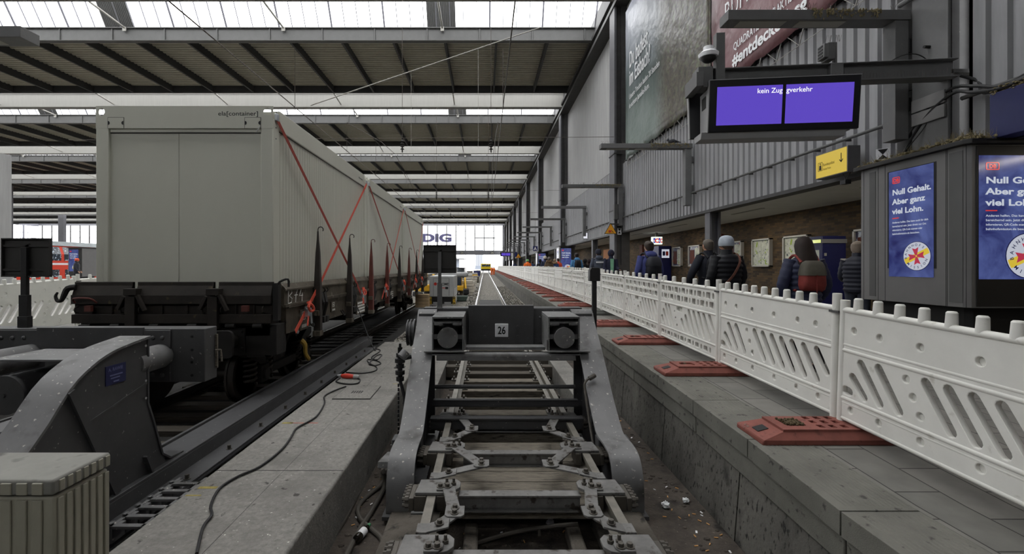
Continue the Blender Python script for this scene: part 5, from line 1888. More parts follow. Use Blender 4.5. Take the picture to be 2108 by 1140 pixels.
def kiosk(x0, ya, yb, zf, z0, z1, label, near):
    t = thing('advertising_kiosk', (x0, ya, zf), label, 'advertising kiosk')
    x1 = x0 + (2.3 if near else 1.25)
    b = MB().prism([(x0, yb), (x0, ya + .06), (x0 + .05, ya), (x1, ya), (x1, yb)], 'z', z0, z1)
    b.build('body', m_kiosk, t, bevel=.006)
    f = MB().box(x0 + .10, x1, ya - .012, ya, z0 + .02, z1 - .02)
    f.build('front_panel', m_kioskd, t, bevel=.004)
    c = MB().prism([(x0 - .07, yb + .07), (x0 - .07, ya), (x0 - .02, ya - .07), (x1 + .05, ya - .07), (x1 + .05, yb + .07)], 'z', z1, z1 + .06)
    c.build('roof', m_kioskd, t, bevel=.006)
    p = MB().prism([(x0 + .14, yb - .12), (x0 + .14, ya + .18), (x0 + .2, ya + .12), (x1 - .1, ya + .12), (x1 - .1, yb - .12)], 'z', zf, z0)
    p.build('plinth', m_black, t)
    g = MB()
    L = yb - ya
    for a, w in ((.035, .17), (.83, .11)) if near else ():
        g.box(x0 - .006, x0, ya + L * a, ya + L * a + w, z0 + .06, z1 - .06)
    for a in ():
        pass
    g.build_parts('vent_strip', m_kioskv, t) if near else None
    g = MB()
    for yy in (ya + L * .01, ya + L * .155, ya + L * .165, ya + L * .725, ya + L * .80, ya + L * .965):
        g.box(x0 - .002, x0, yy, yy + .006, z0, z1)
    g.build('panel_joint', m_black, t, smooth=False)
    fr = MB().box(x0 - .003, x0 + .0, ya + L * .245, ya + L * .70, z0 + .47 * (z1 - z0) / 1.95, z1 - .12)
    fr.build('screen_frame', m_black, t, smooth=False)
    hh = (z1 - z0) * .755
    poster(t, (x0 - .005, ya + L * .685, z1 - .13 - hh), -Y, L * .42, hh, near=near)
    poster(t, (x0 + .12, ya - .0145, z1 - .14 - hh), X, (.95 if near else .82), hh, near=near)
    g = MB()
    g.text('STRÖER', .045, (x0 - .003, ya + L * .40, z0 + .33), -Y, Z, 'L', .01)
    g.text('STRÖER', .045, (x0 + .80, ya - .0135, z0 + .30), X, Z, 'L', .01)
    if near:
        g.build('maker_lettering', M('ink_grey', (120, 118, 114), .6, var=0), t, smooth=False)
    return t
kiosk(6.05, 5.70, 7.32, plat(6.4), 1.42, 3.47, 'grey advertising kiosk round the near column with two lit posters', True)
kiosk(6.0, 36.6, 38.3, plat(37), 1.0, 3.5, 'grey advertising kiosk with lit poster at the third column from the front', False)
kiosk(6.0, 52.0, 53.7, plat(52), 1.0, 3.5, 'grey advertising kiosk with lit poster at the fourth column from the front', False)
kiosk(-36.2, 39.5, 41.0, .62, 1.0, 3.5, 'advertising kiosk with lit poster on the far left platform', False)
g = MB()
random.seed(9)
for k in range(330):
    e = random.random()
    x, y = (random.uniform(5.99, 6.2), random.uniform(5.65, 7.35)) if e < .5 else (random.uniform(6.0, 6.58), random.uniform(5.64, 5.9))
    g.ball((x, y, 3.53 + random.uniform(0, .05)), random.uniform(.01, .045), random.uniform(.01, .04), random.uniform(.006, .022), 5, 3)
for k in range(420):
    x, y = (random.uniform(5.99, 6.25), random.uniform(5.65, 7.35)) if k % 2 else (random.uniform(6.0, 6.5), random.uniform(5.64, 5.95))
    g.tube((x, y, 3.53), (x + random.uniform(-.07, .07), y + random.uniform(-.07, .07), 3.56 + random.uniform(0, .12)), .003, 4, .001)
tag(g.build('nest_debris', m_net, None, loc=(6.0, 5.7, 3.53)), 'twigs leaves and bird dirt lying on the near kiosk roof', 'debris', None, 'stuff')

# ================================================================ BANNERS
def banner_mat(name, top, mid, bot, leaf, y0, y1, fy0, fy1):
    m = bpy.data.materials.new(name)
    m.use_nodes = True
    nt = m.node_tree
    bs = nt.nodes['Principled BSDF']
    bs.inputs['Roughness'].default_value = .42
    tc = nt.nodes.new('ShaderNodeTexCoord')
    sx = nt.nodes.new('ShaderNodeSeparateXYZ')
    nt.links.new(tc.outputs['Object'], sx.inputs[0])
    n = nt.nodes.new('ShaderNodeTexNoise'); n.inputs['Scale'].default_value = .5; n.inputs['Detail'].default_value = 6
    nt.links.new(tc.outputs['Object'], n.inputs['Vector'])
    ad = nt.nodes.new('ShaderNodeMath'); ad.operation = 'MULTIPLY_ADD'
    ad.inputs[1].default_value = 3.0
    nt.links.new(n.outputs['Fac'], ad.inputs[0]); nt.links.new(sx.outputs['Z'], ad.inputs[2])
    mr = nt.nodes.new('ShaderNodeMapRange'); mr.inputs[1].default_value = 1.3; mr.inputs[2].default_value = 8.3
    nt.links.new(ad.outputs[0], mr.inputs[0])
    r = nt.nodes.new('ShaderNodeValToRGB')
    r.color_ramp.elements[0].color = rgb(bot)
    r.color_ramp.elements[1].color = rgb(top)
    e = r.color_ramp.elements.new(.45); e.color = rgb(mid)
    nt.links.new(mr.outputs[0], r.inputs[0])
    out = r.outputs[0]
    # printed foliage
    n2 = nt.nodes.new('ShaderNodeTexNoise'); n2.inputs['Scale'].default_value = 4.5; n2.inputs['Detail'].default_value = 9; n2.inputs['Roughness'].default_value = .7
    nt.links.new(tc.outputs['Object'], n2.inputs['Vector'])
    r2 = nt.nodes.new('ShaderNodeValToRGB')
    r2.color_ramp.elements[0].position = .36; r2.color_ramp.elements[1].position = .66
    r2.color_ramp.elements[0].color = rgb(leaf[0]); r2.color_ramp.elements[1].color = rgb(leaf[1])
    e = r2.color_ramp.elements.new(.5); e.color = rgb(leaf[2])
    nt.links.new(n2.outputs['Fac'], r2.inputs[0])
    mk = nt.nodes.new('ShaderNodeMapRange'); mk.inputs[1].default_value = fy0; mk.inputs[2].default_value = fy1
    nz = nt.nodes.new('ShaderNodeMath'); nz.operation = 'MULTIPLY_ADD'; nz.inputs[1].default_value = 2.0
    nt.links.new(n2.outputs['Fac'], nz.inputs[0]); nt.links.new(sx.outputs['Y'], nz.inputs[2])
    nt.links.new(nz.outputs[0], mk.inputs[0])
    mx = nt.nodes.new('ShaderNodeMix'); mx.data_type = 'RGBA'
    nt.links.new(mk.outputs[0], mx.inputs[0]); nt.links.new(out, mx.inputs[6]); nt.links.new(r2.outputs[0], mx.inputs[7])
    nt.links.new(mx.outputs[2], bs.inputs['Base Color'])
    n3 = nt.nodes.new('ShaderNodeTexNoise'); n3.inputs['Scale'].default_value = 1.6; n3.inputs['Detail'].default_value = 3
    nt.links.new(tc.outputs['Object'], n3.inputs['Vector'])
    b = nt.nodes.new('ShaderNodeBump'); b.inputs['Strength'].default_value = .5; b.inputs['Distance'].default_value = .12
    nt.links.new(n3.outputs['Fac'], b.inputs['Height']); nt.links.new(b.outputs[0], bs.inputs['Normal'])
    return m
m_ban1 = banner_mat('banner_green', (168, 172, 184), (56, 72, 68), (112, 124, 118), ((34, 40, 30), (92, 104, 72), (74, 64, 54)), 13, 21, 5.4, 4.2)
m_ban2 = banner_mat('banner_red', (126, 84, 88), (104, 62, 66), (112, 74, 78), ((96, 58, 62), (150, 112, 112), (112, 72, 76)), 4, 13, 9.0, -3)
def banner(y0, y1, z0, z1, mat, label, texts):
    t = thing('wall_banner', (6.47, y0, z0), label, 'banner')
    c = MB()
    ny, nz = 24, 16
    vs = []
    random.seed(int(y0 * 7))
    for j in range(nz + 1):
        for i in range(ny + 1):
            y, z = y0 + (y1 - y0) * i / ny, z0 + (z1 - z0) * j / nz
            edge = (j == 0 and i % 4 == 2) * .06
            vs.append((6.47 + .015 * math.sin(i * 1.1) + random.uniform(-.006, .006), y, z + edge))
    fs = [(j * (ny + 1) + i, j * (ny + 1) + i + 1, (j + 1) * (ny + 1) + i + 1, (j + 1) * (ny + 1) + i) for j in range(nz) for i in range(ny)]
    c.add(vs, fs)
    o = c.build('cloth', mat, t, angle=80)
    s = o.modifiers.new('thick', 'SOLIDIFY'); s.thickness = .006
    q = MB()
    for tx, size, y, z, w, bold in texts:
        q.text(tx, size, (6.445, y, z), -Y, Z, 'L', bold, width=w)
    q.build('lettering', m_white, t, smooth=False)
    g = MB()
    y = y0 + .3
    g.tube((6.52, y0, z0 - .28), (6.52, y1, z0 - .28), .008, 6)
    while y < y1:
        g.bar((6.47, y, z0 + .02), (6.52, y + .22, z0 - .28), .018, .018)
        g.tube((6.52, y + .22, z0 - .28), (6.47, y + .5, z0 + .02), .006, 5)
        y += .72
    g.build('tension_frame', m_strut, t)
    return t
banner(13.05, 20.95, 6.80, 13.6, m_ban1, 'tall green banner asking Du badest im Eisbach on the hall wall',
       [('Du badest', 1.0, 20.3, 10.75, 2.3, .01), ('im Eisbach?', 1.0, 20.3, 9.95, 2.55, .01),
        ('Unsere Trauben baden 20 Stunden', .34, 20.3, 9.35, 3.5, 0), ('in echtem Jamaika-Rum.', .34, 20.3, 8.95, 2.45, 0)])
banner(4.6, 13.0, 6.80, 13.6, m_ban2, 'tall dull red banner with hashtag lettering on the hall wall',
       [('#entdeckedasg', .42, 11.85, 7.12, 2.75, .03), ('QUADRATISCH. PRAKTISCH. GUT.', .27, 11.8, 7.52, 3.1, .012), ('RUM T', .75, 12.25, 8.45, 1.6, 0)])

# ================================================================ SIGNS
def sign_box(x, y0, y1, z0, z1, d):
    return MB().box(x, x + d, y0, y1, z0, z1)
t = thing('direction_sign', (6.2, 8.2, 3.6), 'yellow lit sign for the Bundespolizei with arrow pointing down', 'sign')
sign_box(6.22, 7.80, 8.56, 3.56, 4.02, .22).build('case', m_post, t, bevel=.006)
sign_box(6.214, 7.82, 8.54, 3.58, 4.0, .006).build('face', EM('sign_yellow_lit', (206, 178, 62), .9, rough=.4), t, smooth=False)
g = MB()
g.text('Bundespolizei', .075, (6.212, 8.36, 3.775), -Y, Z, 'L', .004, width=.27)
g.text('Federal Police', .055, (6.212, 8.36, 3.70), -Y, Z, 'L', .004, width=.19)
g.flat([(0, 0), (.11, 0), (.11, .008), (0, .008)], (6.213, 8.485, 3.70), -Y, Z)
g.flat([(0, 0), (.11, 0), (.11, .008), (0, .008)], (6.213, 8.485, 3.85), -Y, Z)
g.flat([(0, 0), (.008, 0), (.008, .15), (0, .15)], (6.213, 8.485, 3.70), -Y, Z)
g.flat([(0, 0), (.008, 0), (.008, .15), (0, .15)], (6.213, 8.383, 3.70), -Y, Z)
g.flat(circ(0, 0, .014), (6.213, 8.43, 3.83), -Y, Z)
g.flat([(-.03, 0), (.03, 0), (.022, .09), (-.022, .09)], (6.213, 8.43, 3.715), -Y, Z)
g.flat([(-.008, 0), (.008, 0), (.008, .15), (-.008, .15)], (6.213, 7.935, 3.77), -Y, Z)
g.flat([(0, 0), (.045, .05), (.032, .06), (0, .022), (-.032, .06), (-.045, .05)], (6.213, 7.935, 3.755), -Y, Z)
g.build('lettering', m_black, t, smooth=False)
o = MB().obox((6.26, 7.9, 3.40), (.05, 0, 0), (0, .06, 0), (0, 0, .035)).tube((6.26, 7.9, 3.43), (6.3, 8.0, 3.57), .006, 6).tube((6.26, 7.9, 3.43), (6.3, 7.83, 3.57), .006, 6).build('spotlight', m_blacksteel, None, loc=(6.2, 7.75, 3.4))
tag(o, 'small black spotlight hanging under the yellow sign', 'spotlight')
def hourglass(org, xd, w, h, label):
    t = thing('platform_marker', org, label, 'marker sign')
    xd = V(xd)
    nd = xd.cross(Z)
    o = V(org)
    g = MB()
    g.obox(o + xd * w / 2 + Z * h / 2 - nd * .004, xd * w / 2, Z * h / 2, nd * .004)
    g.build('plate', m_white, t, smooth=False)
    q = MB()
    q.flat([(w * .12, h * .95), (w * .5, h * .52), (w * .88, h * .95)][::-1], o, xd, Z)
    q.flat([(w * .12, h * .15), (w * .88, h * .15), (w * .5, h * .52)], o, xd, Z)
    q.build('hourglass', m_black, t, smooth=False)
hourglass(at(1803, 333, 7.35) , (.75, -.66, 0), .17, .20, 'small white hourglass marker plate on the near kiosk roof')
hourglass((6.33, 21.72, 3.44), X, .19, .31, 'small white hourglass marker plate on the second column from the front')
def triangle(c, s, label):
    t = thing('warning_sign', c, label, 'warning sign')
    x, y, z = c
    h = s * .866
    def tri(k, d, m, nm):
        hh = h * k
        base = z + h / 3 - hh / 3 - (0)
        MB().prism([(x - s * k / 2, z + h / 3 - hh / 3), (x + s * k / 2, z + h / 3 - hh / 3), (x, z + h / 3 + 2 * hh / 3)], 'y', y - d, y).build(nm, m, t, smooth=False)
    tri(1, .02, m_black, 'border'); tri(.88, .026, m_amber, 'face')
    g = MB().box(x - .11, x + .03, y - .03, y - .026, z + .07, z + .17)
    g.box(x - .1, x - .04, y - .03, y - .026, z + .04, z + .07)
    g.mat(m_black)
    g = MB()
    g.mat(m_red).box(x - s * .17, x + s * .04, y - .03, y - .026, z + h * .16, z + h * .33)
    g.mat(m_black).box(x - s * .15, x - s * .08, y - .03, y - .026, z + h * .11, z + h * .16).box(x - s * .02, x + s * .03, y - .03, y - .026, z + h * .11, z + h * .16)
    g.bar((x + s * .05, y - .028, z + h * .35), (x + s * .18, y - .028, z + h * .16), .004, s * .03, up=X)
    g.bar((x + s * .10, y - .028, z + h * .2), (x + s * .24, y - .028, z + h * .12), .004, s * .03, up=X)
    g.build('pictogram', None, t, smooth=False)
triangle((5.92, 21.42, 3.45), .60, 'amber warning triangle on the third lamp post from the front')
MB_ = MB().box(5.9, 6.32, 21.42, 21.6, 3.90, 3.94).build('sign_bracket', m_coldark, None, loc=(6.3, 21.5, 3.6))
tag(MB_, 'short bracket holding the near warning triangle', 'bracket')
triangle((4.9, 66.42, 3.1), .8, 'small far amber warning triangle over the platform')
tag(MB().tube((4.9, 66.44, 3.1), (4.9, 66.44, 5.66), .02, 6).build('sign_hanger', m_post, None, loc=(4.9, 66.3, 5)), 'rod holding the far amber warning triangle', 'rod')
tag(MB().box(6.1, 6.29, 21.42, 21.62, 4.13, 4.85).build('cabinet_box', m_beam, None, bevel=.01, loc=(6.1, 21.5, 4.1)), 'slim pale cabinet box fixed beside the third lamp post', 'box')
t = thing('notice', (6.13, 21.7, 2.2), 'small white notice stuck on the second column from the front', 'notice')
MB().box(6.185, 6.195, 21.85, 22.2, 2.25, 2.62).build('sheet', m_white, t, smooth=False)
t = thing('section_sign', (4.0, 37.0, 3.1), 'blue square sign with white letter A over the platform', 'sign')
p = at(1102, 511.5, 36.8)
MB().box(p.x - .19, p.x + .19, 36.8, 36.86, p.z - .19, p.z + .19).build('plate', m_bluesign, t, smooth=False)
MB().text('A', .34, (p.x, 36.798, p.z - .12), X, Z, 'C', .03).build('letter', m_white, t, smooth=False)
MB().tube((p.x, 36.83, p.z + .19), (p.x, 36.83, 5.65), .012, 6).build('hanger', m_post, t)
t = thing('platform_sign', (6.2, 29.4, 3.5), 'small white lit sign under the wall by the fourth lamp post', 'sign')
p = at(1206, 485, 29.4)
MB().box(p.x - .17, p.x + .2, 29.4, 29.55, p.z - .2, p.z + .2).build('case', m_post, t, bevel=.005)
MB().box(p.x - .15, p.x + .18, 29.39, 29.4, p.z - .18, p.z + .18).build('face', EM('sign_white_lit', (226, 228, 236), 1), t, smooth=False)
t = thing('platform_sign', (4.6, 88, 3.8), 'small far blue sign beside the far screen', 'sign')
p = at(1062.5, 524, 88.9)
MB().box(p.x - .27, p.x + .27, 88.9, 88.95, p.z - .45, p.z + .45).build('plate', m_bluesign, t, smooth=False)
MB().tube((p.x, 88.97, p.z), (p.x, 88.97, 15.3), .03, 6).build('hanger', m_post, t)
# cash machine and its lit sign
t = thing('cash_machine', (8.9, 23.5, plat(23)), 'dark blue cash machine against the brick wall under the lit EC sign', 'cash machine')
MB().box(8.75, 9.38, 22.9, 24.9, plat(24), 2.95).build('body', m_machine, t, bevel=.01)
g = MB()
g.mat(m_pwhite).box(8.90, 9.28, 22.888, 22.9, 2.35, 2.78)
g.mat(m_plugred).flat(rrect(0, .13, 0, .22, .03), (9.10, 22.887, 2.46), X, Z, .004)
g.mat(m_bluesign).flat(rrect(0, .13, 0, .22, .03), (8.94, 22.887, 2.46), X, Z, .004)
g.build('logo', None, t, smooth=False)
t = thing('lit_sign', (8.8, 23.0, 3.0), 'white lit EC sign hanging above the cash machine', 'sign')
MB().box(8.36, 8.86, 22.7, 22.9, 3.02, 3.40).build('case', EM('ec_white', (232, 238, 228), 1.15), t, bevel=.01)
MB().box(8.55, 8.65, 22.75, 22.85, 3.38, 3.6).build('hanger', m_post, t)
g = MB()
for x in (8.41, 8.66):
    g.mat(m_white if False else EM('ec_blue', (50, 56, 170), .9) if x < 8.5 else g.mats[0]).flat(rrect(0, .10, 0, .24, .02), (x, 22.699, 3.09), X, Z, .003)
    g.mat(m_pwhite).text('e', .2, (x + .05, 22.694, 3.15), X, Z, 'C', .04)
    if x < 8.5:
        g.mat(m_pred).text('C', .28, (x + .17, 22.694, 3.11), X, Z, 'C', .05)
    else:
        g.mat(m_pred).text('C', .28, (x + .145, 22.694, 3.11), X, Z, 'C', .05, width=.09)
g.build('lettering', None, t, smooth=False)
# show cases on the brick wall
for k, (ya, yb, mt, lb) in enumerate(((14.85, 15.85, m_paper, 'aluminium show case with a map right of the arcade column'),
                                      (13.1, 14.2, m_paper, 'aluminium show case behind the woman with the red rucksack'),
                                      (16.5, 17.6, m_paper2, 'show case behind the man with the knitted cap'),
                                      (19.7, 20.8, m_paper2, 'show case with a dark poster left of the arcade column'),
                                      (21.6, 22.6, m_paper2, 'show case with a red poster next to the cash machine'),
                                      (10.4, 11.5, m_paper2, 'show case behind the man beside the near kiosk'))):
    t = thing('show_case', (9.35, ya, 1.9), lb, 'show case', 'show cases on the brick wall')
    fr = MB()
    z0, z1 = 1.92, 2.86
    x = 9.28
    for a, b, c, d in ((ya, yb, z0, z0 + .05), (ya, yb, z1 - .05, z1), (ya, ya + .05, z0, z1), (yb - .05, yb, z0, z1)):
        fr.box(x, 9.4, a, b, c, d)
    fr.build('frame', m_alu, t, bevel=.004)
    MB().box(x + .05, 9.4, ya + .05, yb - .05, z0 + .05, z1 - .05).build('notice_board', mt, t, smooth=False)
    q = MB()
    q.mat(m_paper).box(x + .04, x + .05, ya + .1, ya + (yb - ya) * .45, z0 + .1, z1 - .12)
    q.mat(m_paper if mt is m_paper else m_stakered).box(x + .04, x + .05, ya + (yb - ya) * .52, yb - .12, z0 + .12, z1 - .2)
    q.build('notice_sheet', None, t, smooth=False)
# ticket machine
t = thing('ticket_machine', (8.6, 11.5, plat(11)), 'tall dark blue ticket machine against the brick wall', 'ticket machine')
MB().box(8.45, 9.05, 11.4, 12.0, plat(11), 2.70).build('body', m_machine, t, bevel=.012)
MB().box(8.43, 9.06, 11.38, 12.0, 2.52, 2.62).build('light_band', M('band_grey', (120, 122, 126), .4, var=.03), t)
MB().box(8.425, 8.432, 11.42, 11.98, 2.53, 2.61).build('lit_header', EM('header_lit', (214, 222, 130), 1), t, smooth=False)
q = MB().box(8.444, 8.45, 11.5, 11.9, 1.95, 2.35)
q.build('display', m_paper, t, smooth=False)
MB().box(8.5, 8.56, 11.393, 11.4, 2.2, 2.27).build('label', m_alu, t, smooth=False)
# doors in the brick wall
for k, (y, w) in enumerate(((33.5, 2.2), (17.9, .35), (26.9, .5))):
    o = MB().box(9.3, 9.42, y, y + w, .7, 3.2)
    struct(o.build('door_%d' % (k + 1), m_wood if k == 0 else m_stakered, bevel=.01), ('wooden doors', 'dark red door frame beside the arcade column', 'dark red door frame beside the cash machine')[k] + ' in the brick wall', 'door')

# ================================================================ PEOPLE
def skin_body(nodes, edges, mat, parent, name='body'):
    me = bpy.data.meshes.new(name)
    me.from_pydata([n[0] for n in nodes], edges, [])
    o = bpy.data.objects.new(name, me)
    COL.objects.link(o)
    o.modifiers.new('skin', 'SKIN')
    sv = me.skin_vertices[0].data
    for i, n in enumerate(nodes):
        r = n[1]
        sv[i].radius = r if isinstance(r, tuple) else (r, r)
        sv[i].use_root = (i == 0)
    ss = o.modifiers.new('sub', 'SUBSURF')
    ss.levels = 1; ss.render_levels = 1
    dg = bpy.context.evaluated_depsgraph_get()
    m2 = bpy.data.meshes.new_from_object(o.evaluated_get(dg))
    bpy.data.objects.remove(o)
    m2.name = name
    m2.materials.clear(); m2.materials.append(mat)
    m2.polygons.foreach_set('use_smooth', [True] * len(m2.polygons))
    r = bpy.data.objects.new(name, m2)
    COL.objects.link(r)
    r.parent = parent
    return r
_cm = {}
def cloth(col, rough=.8):
    if col not in _cm:
        _cm[col] = M('cloth_%d_%d_%d' % col, col, rough, var=.14, scale=9, spec=.25)
    return _cm[col]
def person(label, x, y, yaw, H=1.76, jacket=(30, 30, 34), trousers=(34, 36, 44), skin=None, hair=(40, 32, 26), hat=None, hood=None,
           pack=None, strap=None, kind='coat', jb=.47, long_hair=False, arms=((.05, 0), (.05, 0)), stride=.10, fur=None, print_=None, z=None, build=1.0, lean=0.0, inner=None):
    skin = skin or m_skin
    t = thing('person', (x, y, plat(y) if z is None else z), label, 'person', 'people on the platforms')
    t.rotation_euler = (lean, 0, yaw)
    k = H / 1.75
    t.scale = (1, 1, 1)
    def P(a, b, c):
        return V((a * k * build, b * k, c * k))
    def B(g, nm, m, par=None, **kw):
        o = g.build(nm, m, None, loc=(0, 0, 0), **kw)
        o.parent = par or t
        return o
    # joints
    sh, el, wr, hd = [], [], [], []
    for s, (fw, out) in zip((-1, 1), arms):
        sh.append(P(s * .175, 0, 1.42)); e = P(s * (.235 + out), -.03 + fw * .5, 1.14); w = P(s * (.235 + out * .6), .05 + fw * 1.6, .90 + fw * .9)
        el.append(e); wr.append(w)
        d = (w - e).normalized()
        hd.append((w + d * .045 * k, d))
    hp = [P(s * .09, 0, .92) for s in (-1, 1)]
    kn = [P(-.10, stride * .9, .50), P(.10, -stride * .2, .50)]
    an = [P(-.10, stride * 1.2, .09), P(.10, -stride * 1.5, .10)]
    to = [a + P(0, .15, -.06) for a in an]
    n = [(P(0, 0, .95), (.13 * k, .10 * k)), (P(0, 0, 1.15), (.125 * k, .09 * k)), (P(0, 0, 1.34), (.15 * k, .10 * k)), (P(0, .0, 1.47), .07 * k), (P(0, .01, 1.54), .052 * k),
         (P(0, .02, 1.60), (.068 * k, .075 * k)), (P(0, .025, 1.67), (.075 * k, .09 * k)), (P(0, .02, 1.735), (.055 * k, .065 * k)),
         (P(0, .115, 1.635), .012 * k), (P(-.085, .01, 1.64), .016 * k), (P(.085, .01, 1.64), .016 * k)]
    e = [(0, 1), (1, 2), (2, 3), (3, 4), (4, 5), (5, 6), (6, 7), (6, 8), (6, 9), (6, 10)]
    for s in range(2):
        b = len(n)
        n += [(sh[s], .055 * k), (el[s], .042 * k), (wr[s], .03 * k), (hd[s][0], (.038 * k, .02 * k))]
        e += [(2, b), (b, b + 1), (b + 1, b + 2), (b + 2, b + 3)]
        pc, d = hd[s]
        sd = V((0, 1, 0)) if abs(d.y) < .8 else V((1, 0, 0))
        sd = (sd - d * sd.dot(d)).normalized()
        cu = V((-1 if s else 1, 0, 0))
        for q in range(4):
            base = pc + d * .03 * k + sd * (.027 - .018 * q) * k
            tip = base + d * (.05, .058, .054, .042)[q] * k + cu * .012 * k
            c = len(n)
            n += [(base + d * .02 * k, .0095 * k), (tip, .008 * k), (tip + (d * .02 + cu * .014) * k, .007 * k)]
            e += [(b + 3, c), (c, c + 1), (c + 1, c + 2)]
        c = len(n)
        n += [(pc + sd * .036 * k, .011 * k), (pc + sd * .055 * k + d * .03 * k, .009 * k)]
        e += [(b + 3, c), (c, c + 1)]
    for s in range(2):
        b = len(n)
        n += [(hp[s], .085 * k), (kn[s], .055 * k), (an[s], .038 * k), (to[s], .034 * k)]
        e += [(0, b), (b, b + 1), (b + 1, b + 2), (b + 2, b + 3)]
    body = skin_body(n, e, skin, t)
    # trousers and shoes
    g = MB()
    for s in range(2):
        pts = spline([hp[s] + V((0, 0, .03)), kn[s], an[s] + V((0, 0, .0))], 5)
        g.path(pts, [(.105 - .042 * i / (len(pts) - 1)) * k for i in range(len(pts))], 12)
    g.ball(P(0, -.01, .92), .165 * k * build, .12 * k, .10 * k, 14, 8)
    B(g, 'trousers', cloth(trousers))
    g = MB()
    for s in range(2):
        a = an[s]
        g.rings([[a + V((.045 * q * math.cos(u), dy, dz + hh * math.sin(u))) * k for u in [i * math.pi / 5 for i in range(10)]] for q, dy, dz, hh in
                 ((.5, -.09, -.03, .03), (.9, -.07, -.03, .05), (1.0, .0, -.03, .055), (1.05, .08, -.05, .036), (.9, .15, -.055, .03), (.4, .19, -.06, .02))])
    B(g, 'shoe', cloth((30, 28, 28)))
    # jacket
    zb = 1.75 * jb
    J = cloth(jacket, .55 if kind == 'puffer' else .85)
    rs, zz = [], zb
    while zz <= 1.50:
        f = (zz - zb) / (1.5 - zb)
        if zz < 1.02: rx, ry = .185, .135
        elif zz < 1.30: rx, ry = .185 + .02 * (zz - 1.02) / .28, .13 + .01 * (zz - 1.02) / .28
        else:
            q = (zz - 1.30) / .20
            rx, ry = .205 * (1 - q ** 2.6 * .60), .14 * (1 - q ** 2 * .45)
        if kind == 'puffer':
            m_ = 1 + .045 * math.sin(zz * 2 * math.pi / .075)
            rx *= m_ * 1.06; ry *= m_ * 1.12
        rs.append([P(rx * math.cos(u) * abs(math.cos(u)) ** -.12 if abs(math.cos(u)) > .02 else 0, -.005 + ry * math.sin(u), zz) for u in [i * 2 * math.pi / 22 for i in range(22)]])
        zz += .0188 if kind == 'puffer' else .04
    g = MB().rings(rs)
    for s in range(2):
        pts = spline([sh[s] + P(.02 if s == 0 else -.02, 0, .02), el[s], wr[s]], 12 if kind == 'puffer' else 6)
        L = len(pts)
        rad = []
        for i in range(L):
            f = i / (L - 1)
            r = .083 - .032 * f
            if kind == 'puffer':
                r *= 1.06 + .06 * math.sin(f * 2 * math.pi * 8)
            rad.append(r * k)
        g.path(pts, rad, 14)
    # collar
    g.rings([[P(.082 * q * math.cos(u), .0 + .085 * q * math.sin(u), zc) for u in [i * math.pi / 8 for i in range(16)]] for q, zc in ((1.25, 1.44), (1.0, 1.50), (.92, 1.56), (.8, 1.555))])
    jk = B(g, 'jacket', J, angle=60)
    if print_:
        q = MB()
        for i_ in range(6):
            q.box((-.13 + i_ * .045) * k, (-.095 + i_ * .045) * k, -.162 * k, -.15 * k, 1.29 * k, 1.34 * k)
        B(q, 'back_print', m_white, jk, smooth=False)
    if inner:
        q = MB().prism([(-.05 * k, 1.0 * k), (.05 * k, 1.0 * k), (.06 * k, 1.46 * k), (-.06 * k, 1.46 * k)], 'y', .125 * k, .150 * k)
        B(q, 'shirt_front', cloth(inner), jk)
    if hood == 'down':
        q = MB().ball(P(0, -.09, 1.47), .13 * k, .075 * k, .085 * k, 16, 10)
        B(q, 'hood', J, jk)
    if hood == 'up':
        q = MB().ball(P(0, -.005, 1.655), .115 * k, .115 * k, .135 * k, 18, 12)
        q2 = B(q, 'hood', J, jk)
    if fur:
        q = MB()
        random.seed(hash(fur) % 99)
        for i in range(60):
            a = random.uniform(0, 6.28)
            q.ball(P(.15 * math.cos(a), -.06 + .10 * math.sin(a), 1.50 + random.uniform(-.05, .06)), .04 * k, .04 * k, .035 * k, 6, 4)
        B(q, 'fur_collar', cloth(fur), jk)
    # hair or hat
    if hood != 'up' or hat:
        if hat:
            q = MB()
            rr = []
            for zz, f in ((1.615, 1.0), (1.64, 1.06), (1.67, 1.05), (1.70, 1.02), (1.73, .95), (1.755, .82), (1.775, .6), (1.785, .25)):
                rr.append([P(.096 * f * math.cos(u) * (1 + .02 * math.cos(9 * u)), .012 + .112 * f * math.sin(u), zz) for u in [i * 2 * math.pi / 24 for i in range(24)]])
            q.rings(rr)
            B(q, 'knitted_cap', cloth(hat))
        q = MB()
        if long_hair:
            rr = []
            for zz, rx, ry, cy in ((1.30, .085, .03, -.125), (1.36, .12, .05, -.12), (1.45, .125, .07, -.09), (1.55, .115, .095, -.035), (1.64, .108, .115, 0), (1.71, .092, .105, .01), (1.755, .055, .065, .01), (1.768, .015, .02, .01)):
                rr.append([P(rx * math.cos(u), cy + ry * math.sin(u), zz) for u in [i * 2 * math.pi / 18 for i in range(18)]])
            q.rings(rr)
        else:
            rr = []
            for zz, rx, ry, cy in ((1.565, .055, .03, -.05), (1.60, .08, .06, -.03), (1.66, .093, .085, -.012), (1.71, .088, .10, .0), (1.75, .062, .075, .01), (1.768, .02, .025, .01)):
                rr.append([P(rx * math.cos(u), cy + ry * math.sin(u), zz) for u in [i * 2 * math.pi / 18 for i in range(18)]])
            q.rings(rr)
        B(q, 'hair', cloth(hair, .6))
    # face marks
    q = MB()
    for s in (-1, 1):
        q.ball(P(s * .033, .108, 1.665), .011 * k, .006 * k, .008 * k, 8, 5)
    q.box(-.025 * k, .025 * k, .098 * k, .104 * k, 1.593 * k, 1.60 * k)
    B(q, 'face', cloth((60, 34, 30)), body)
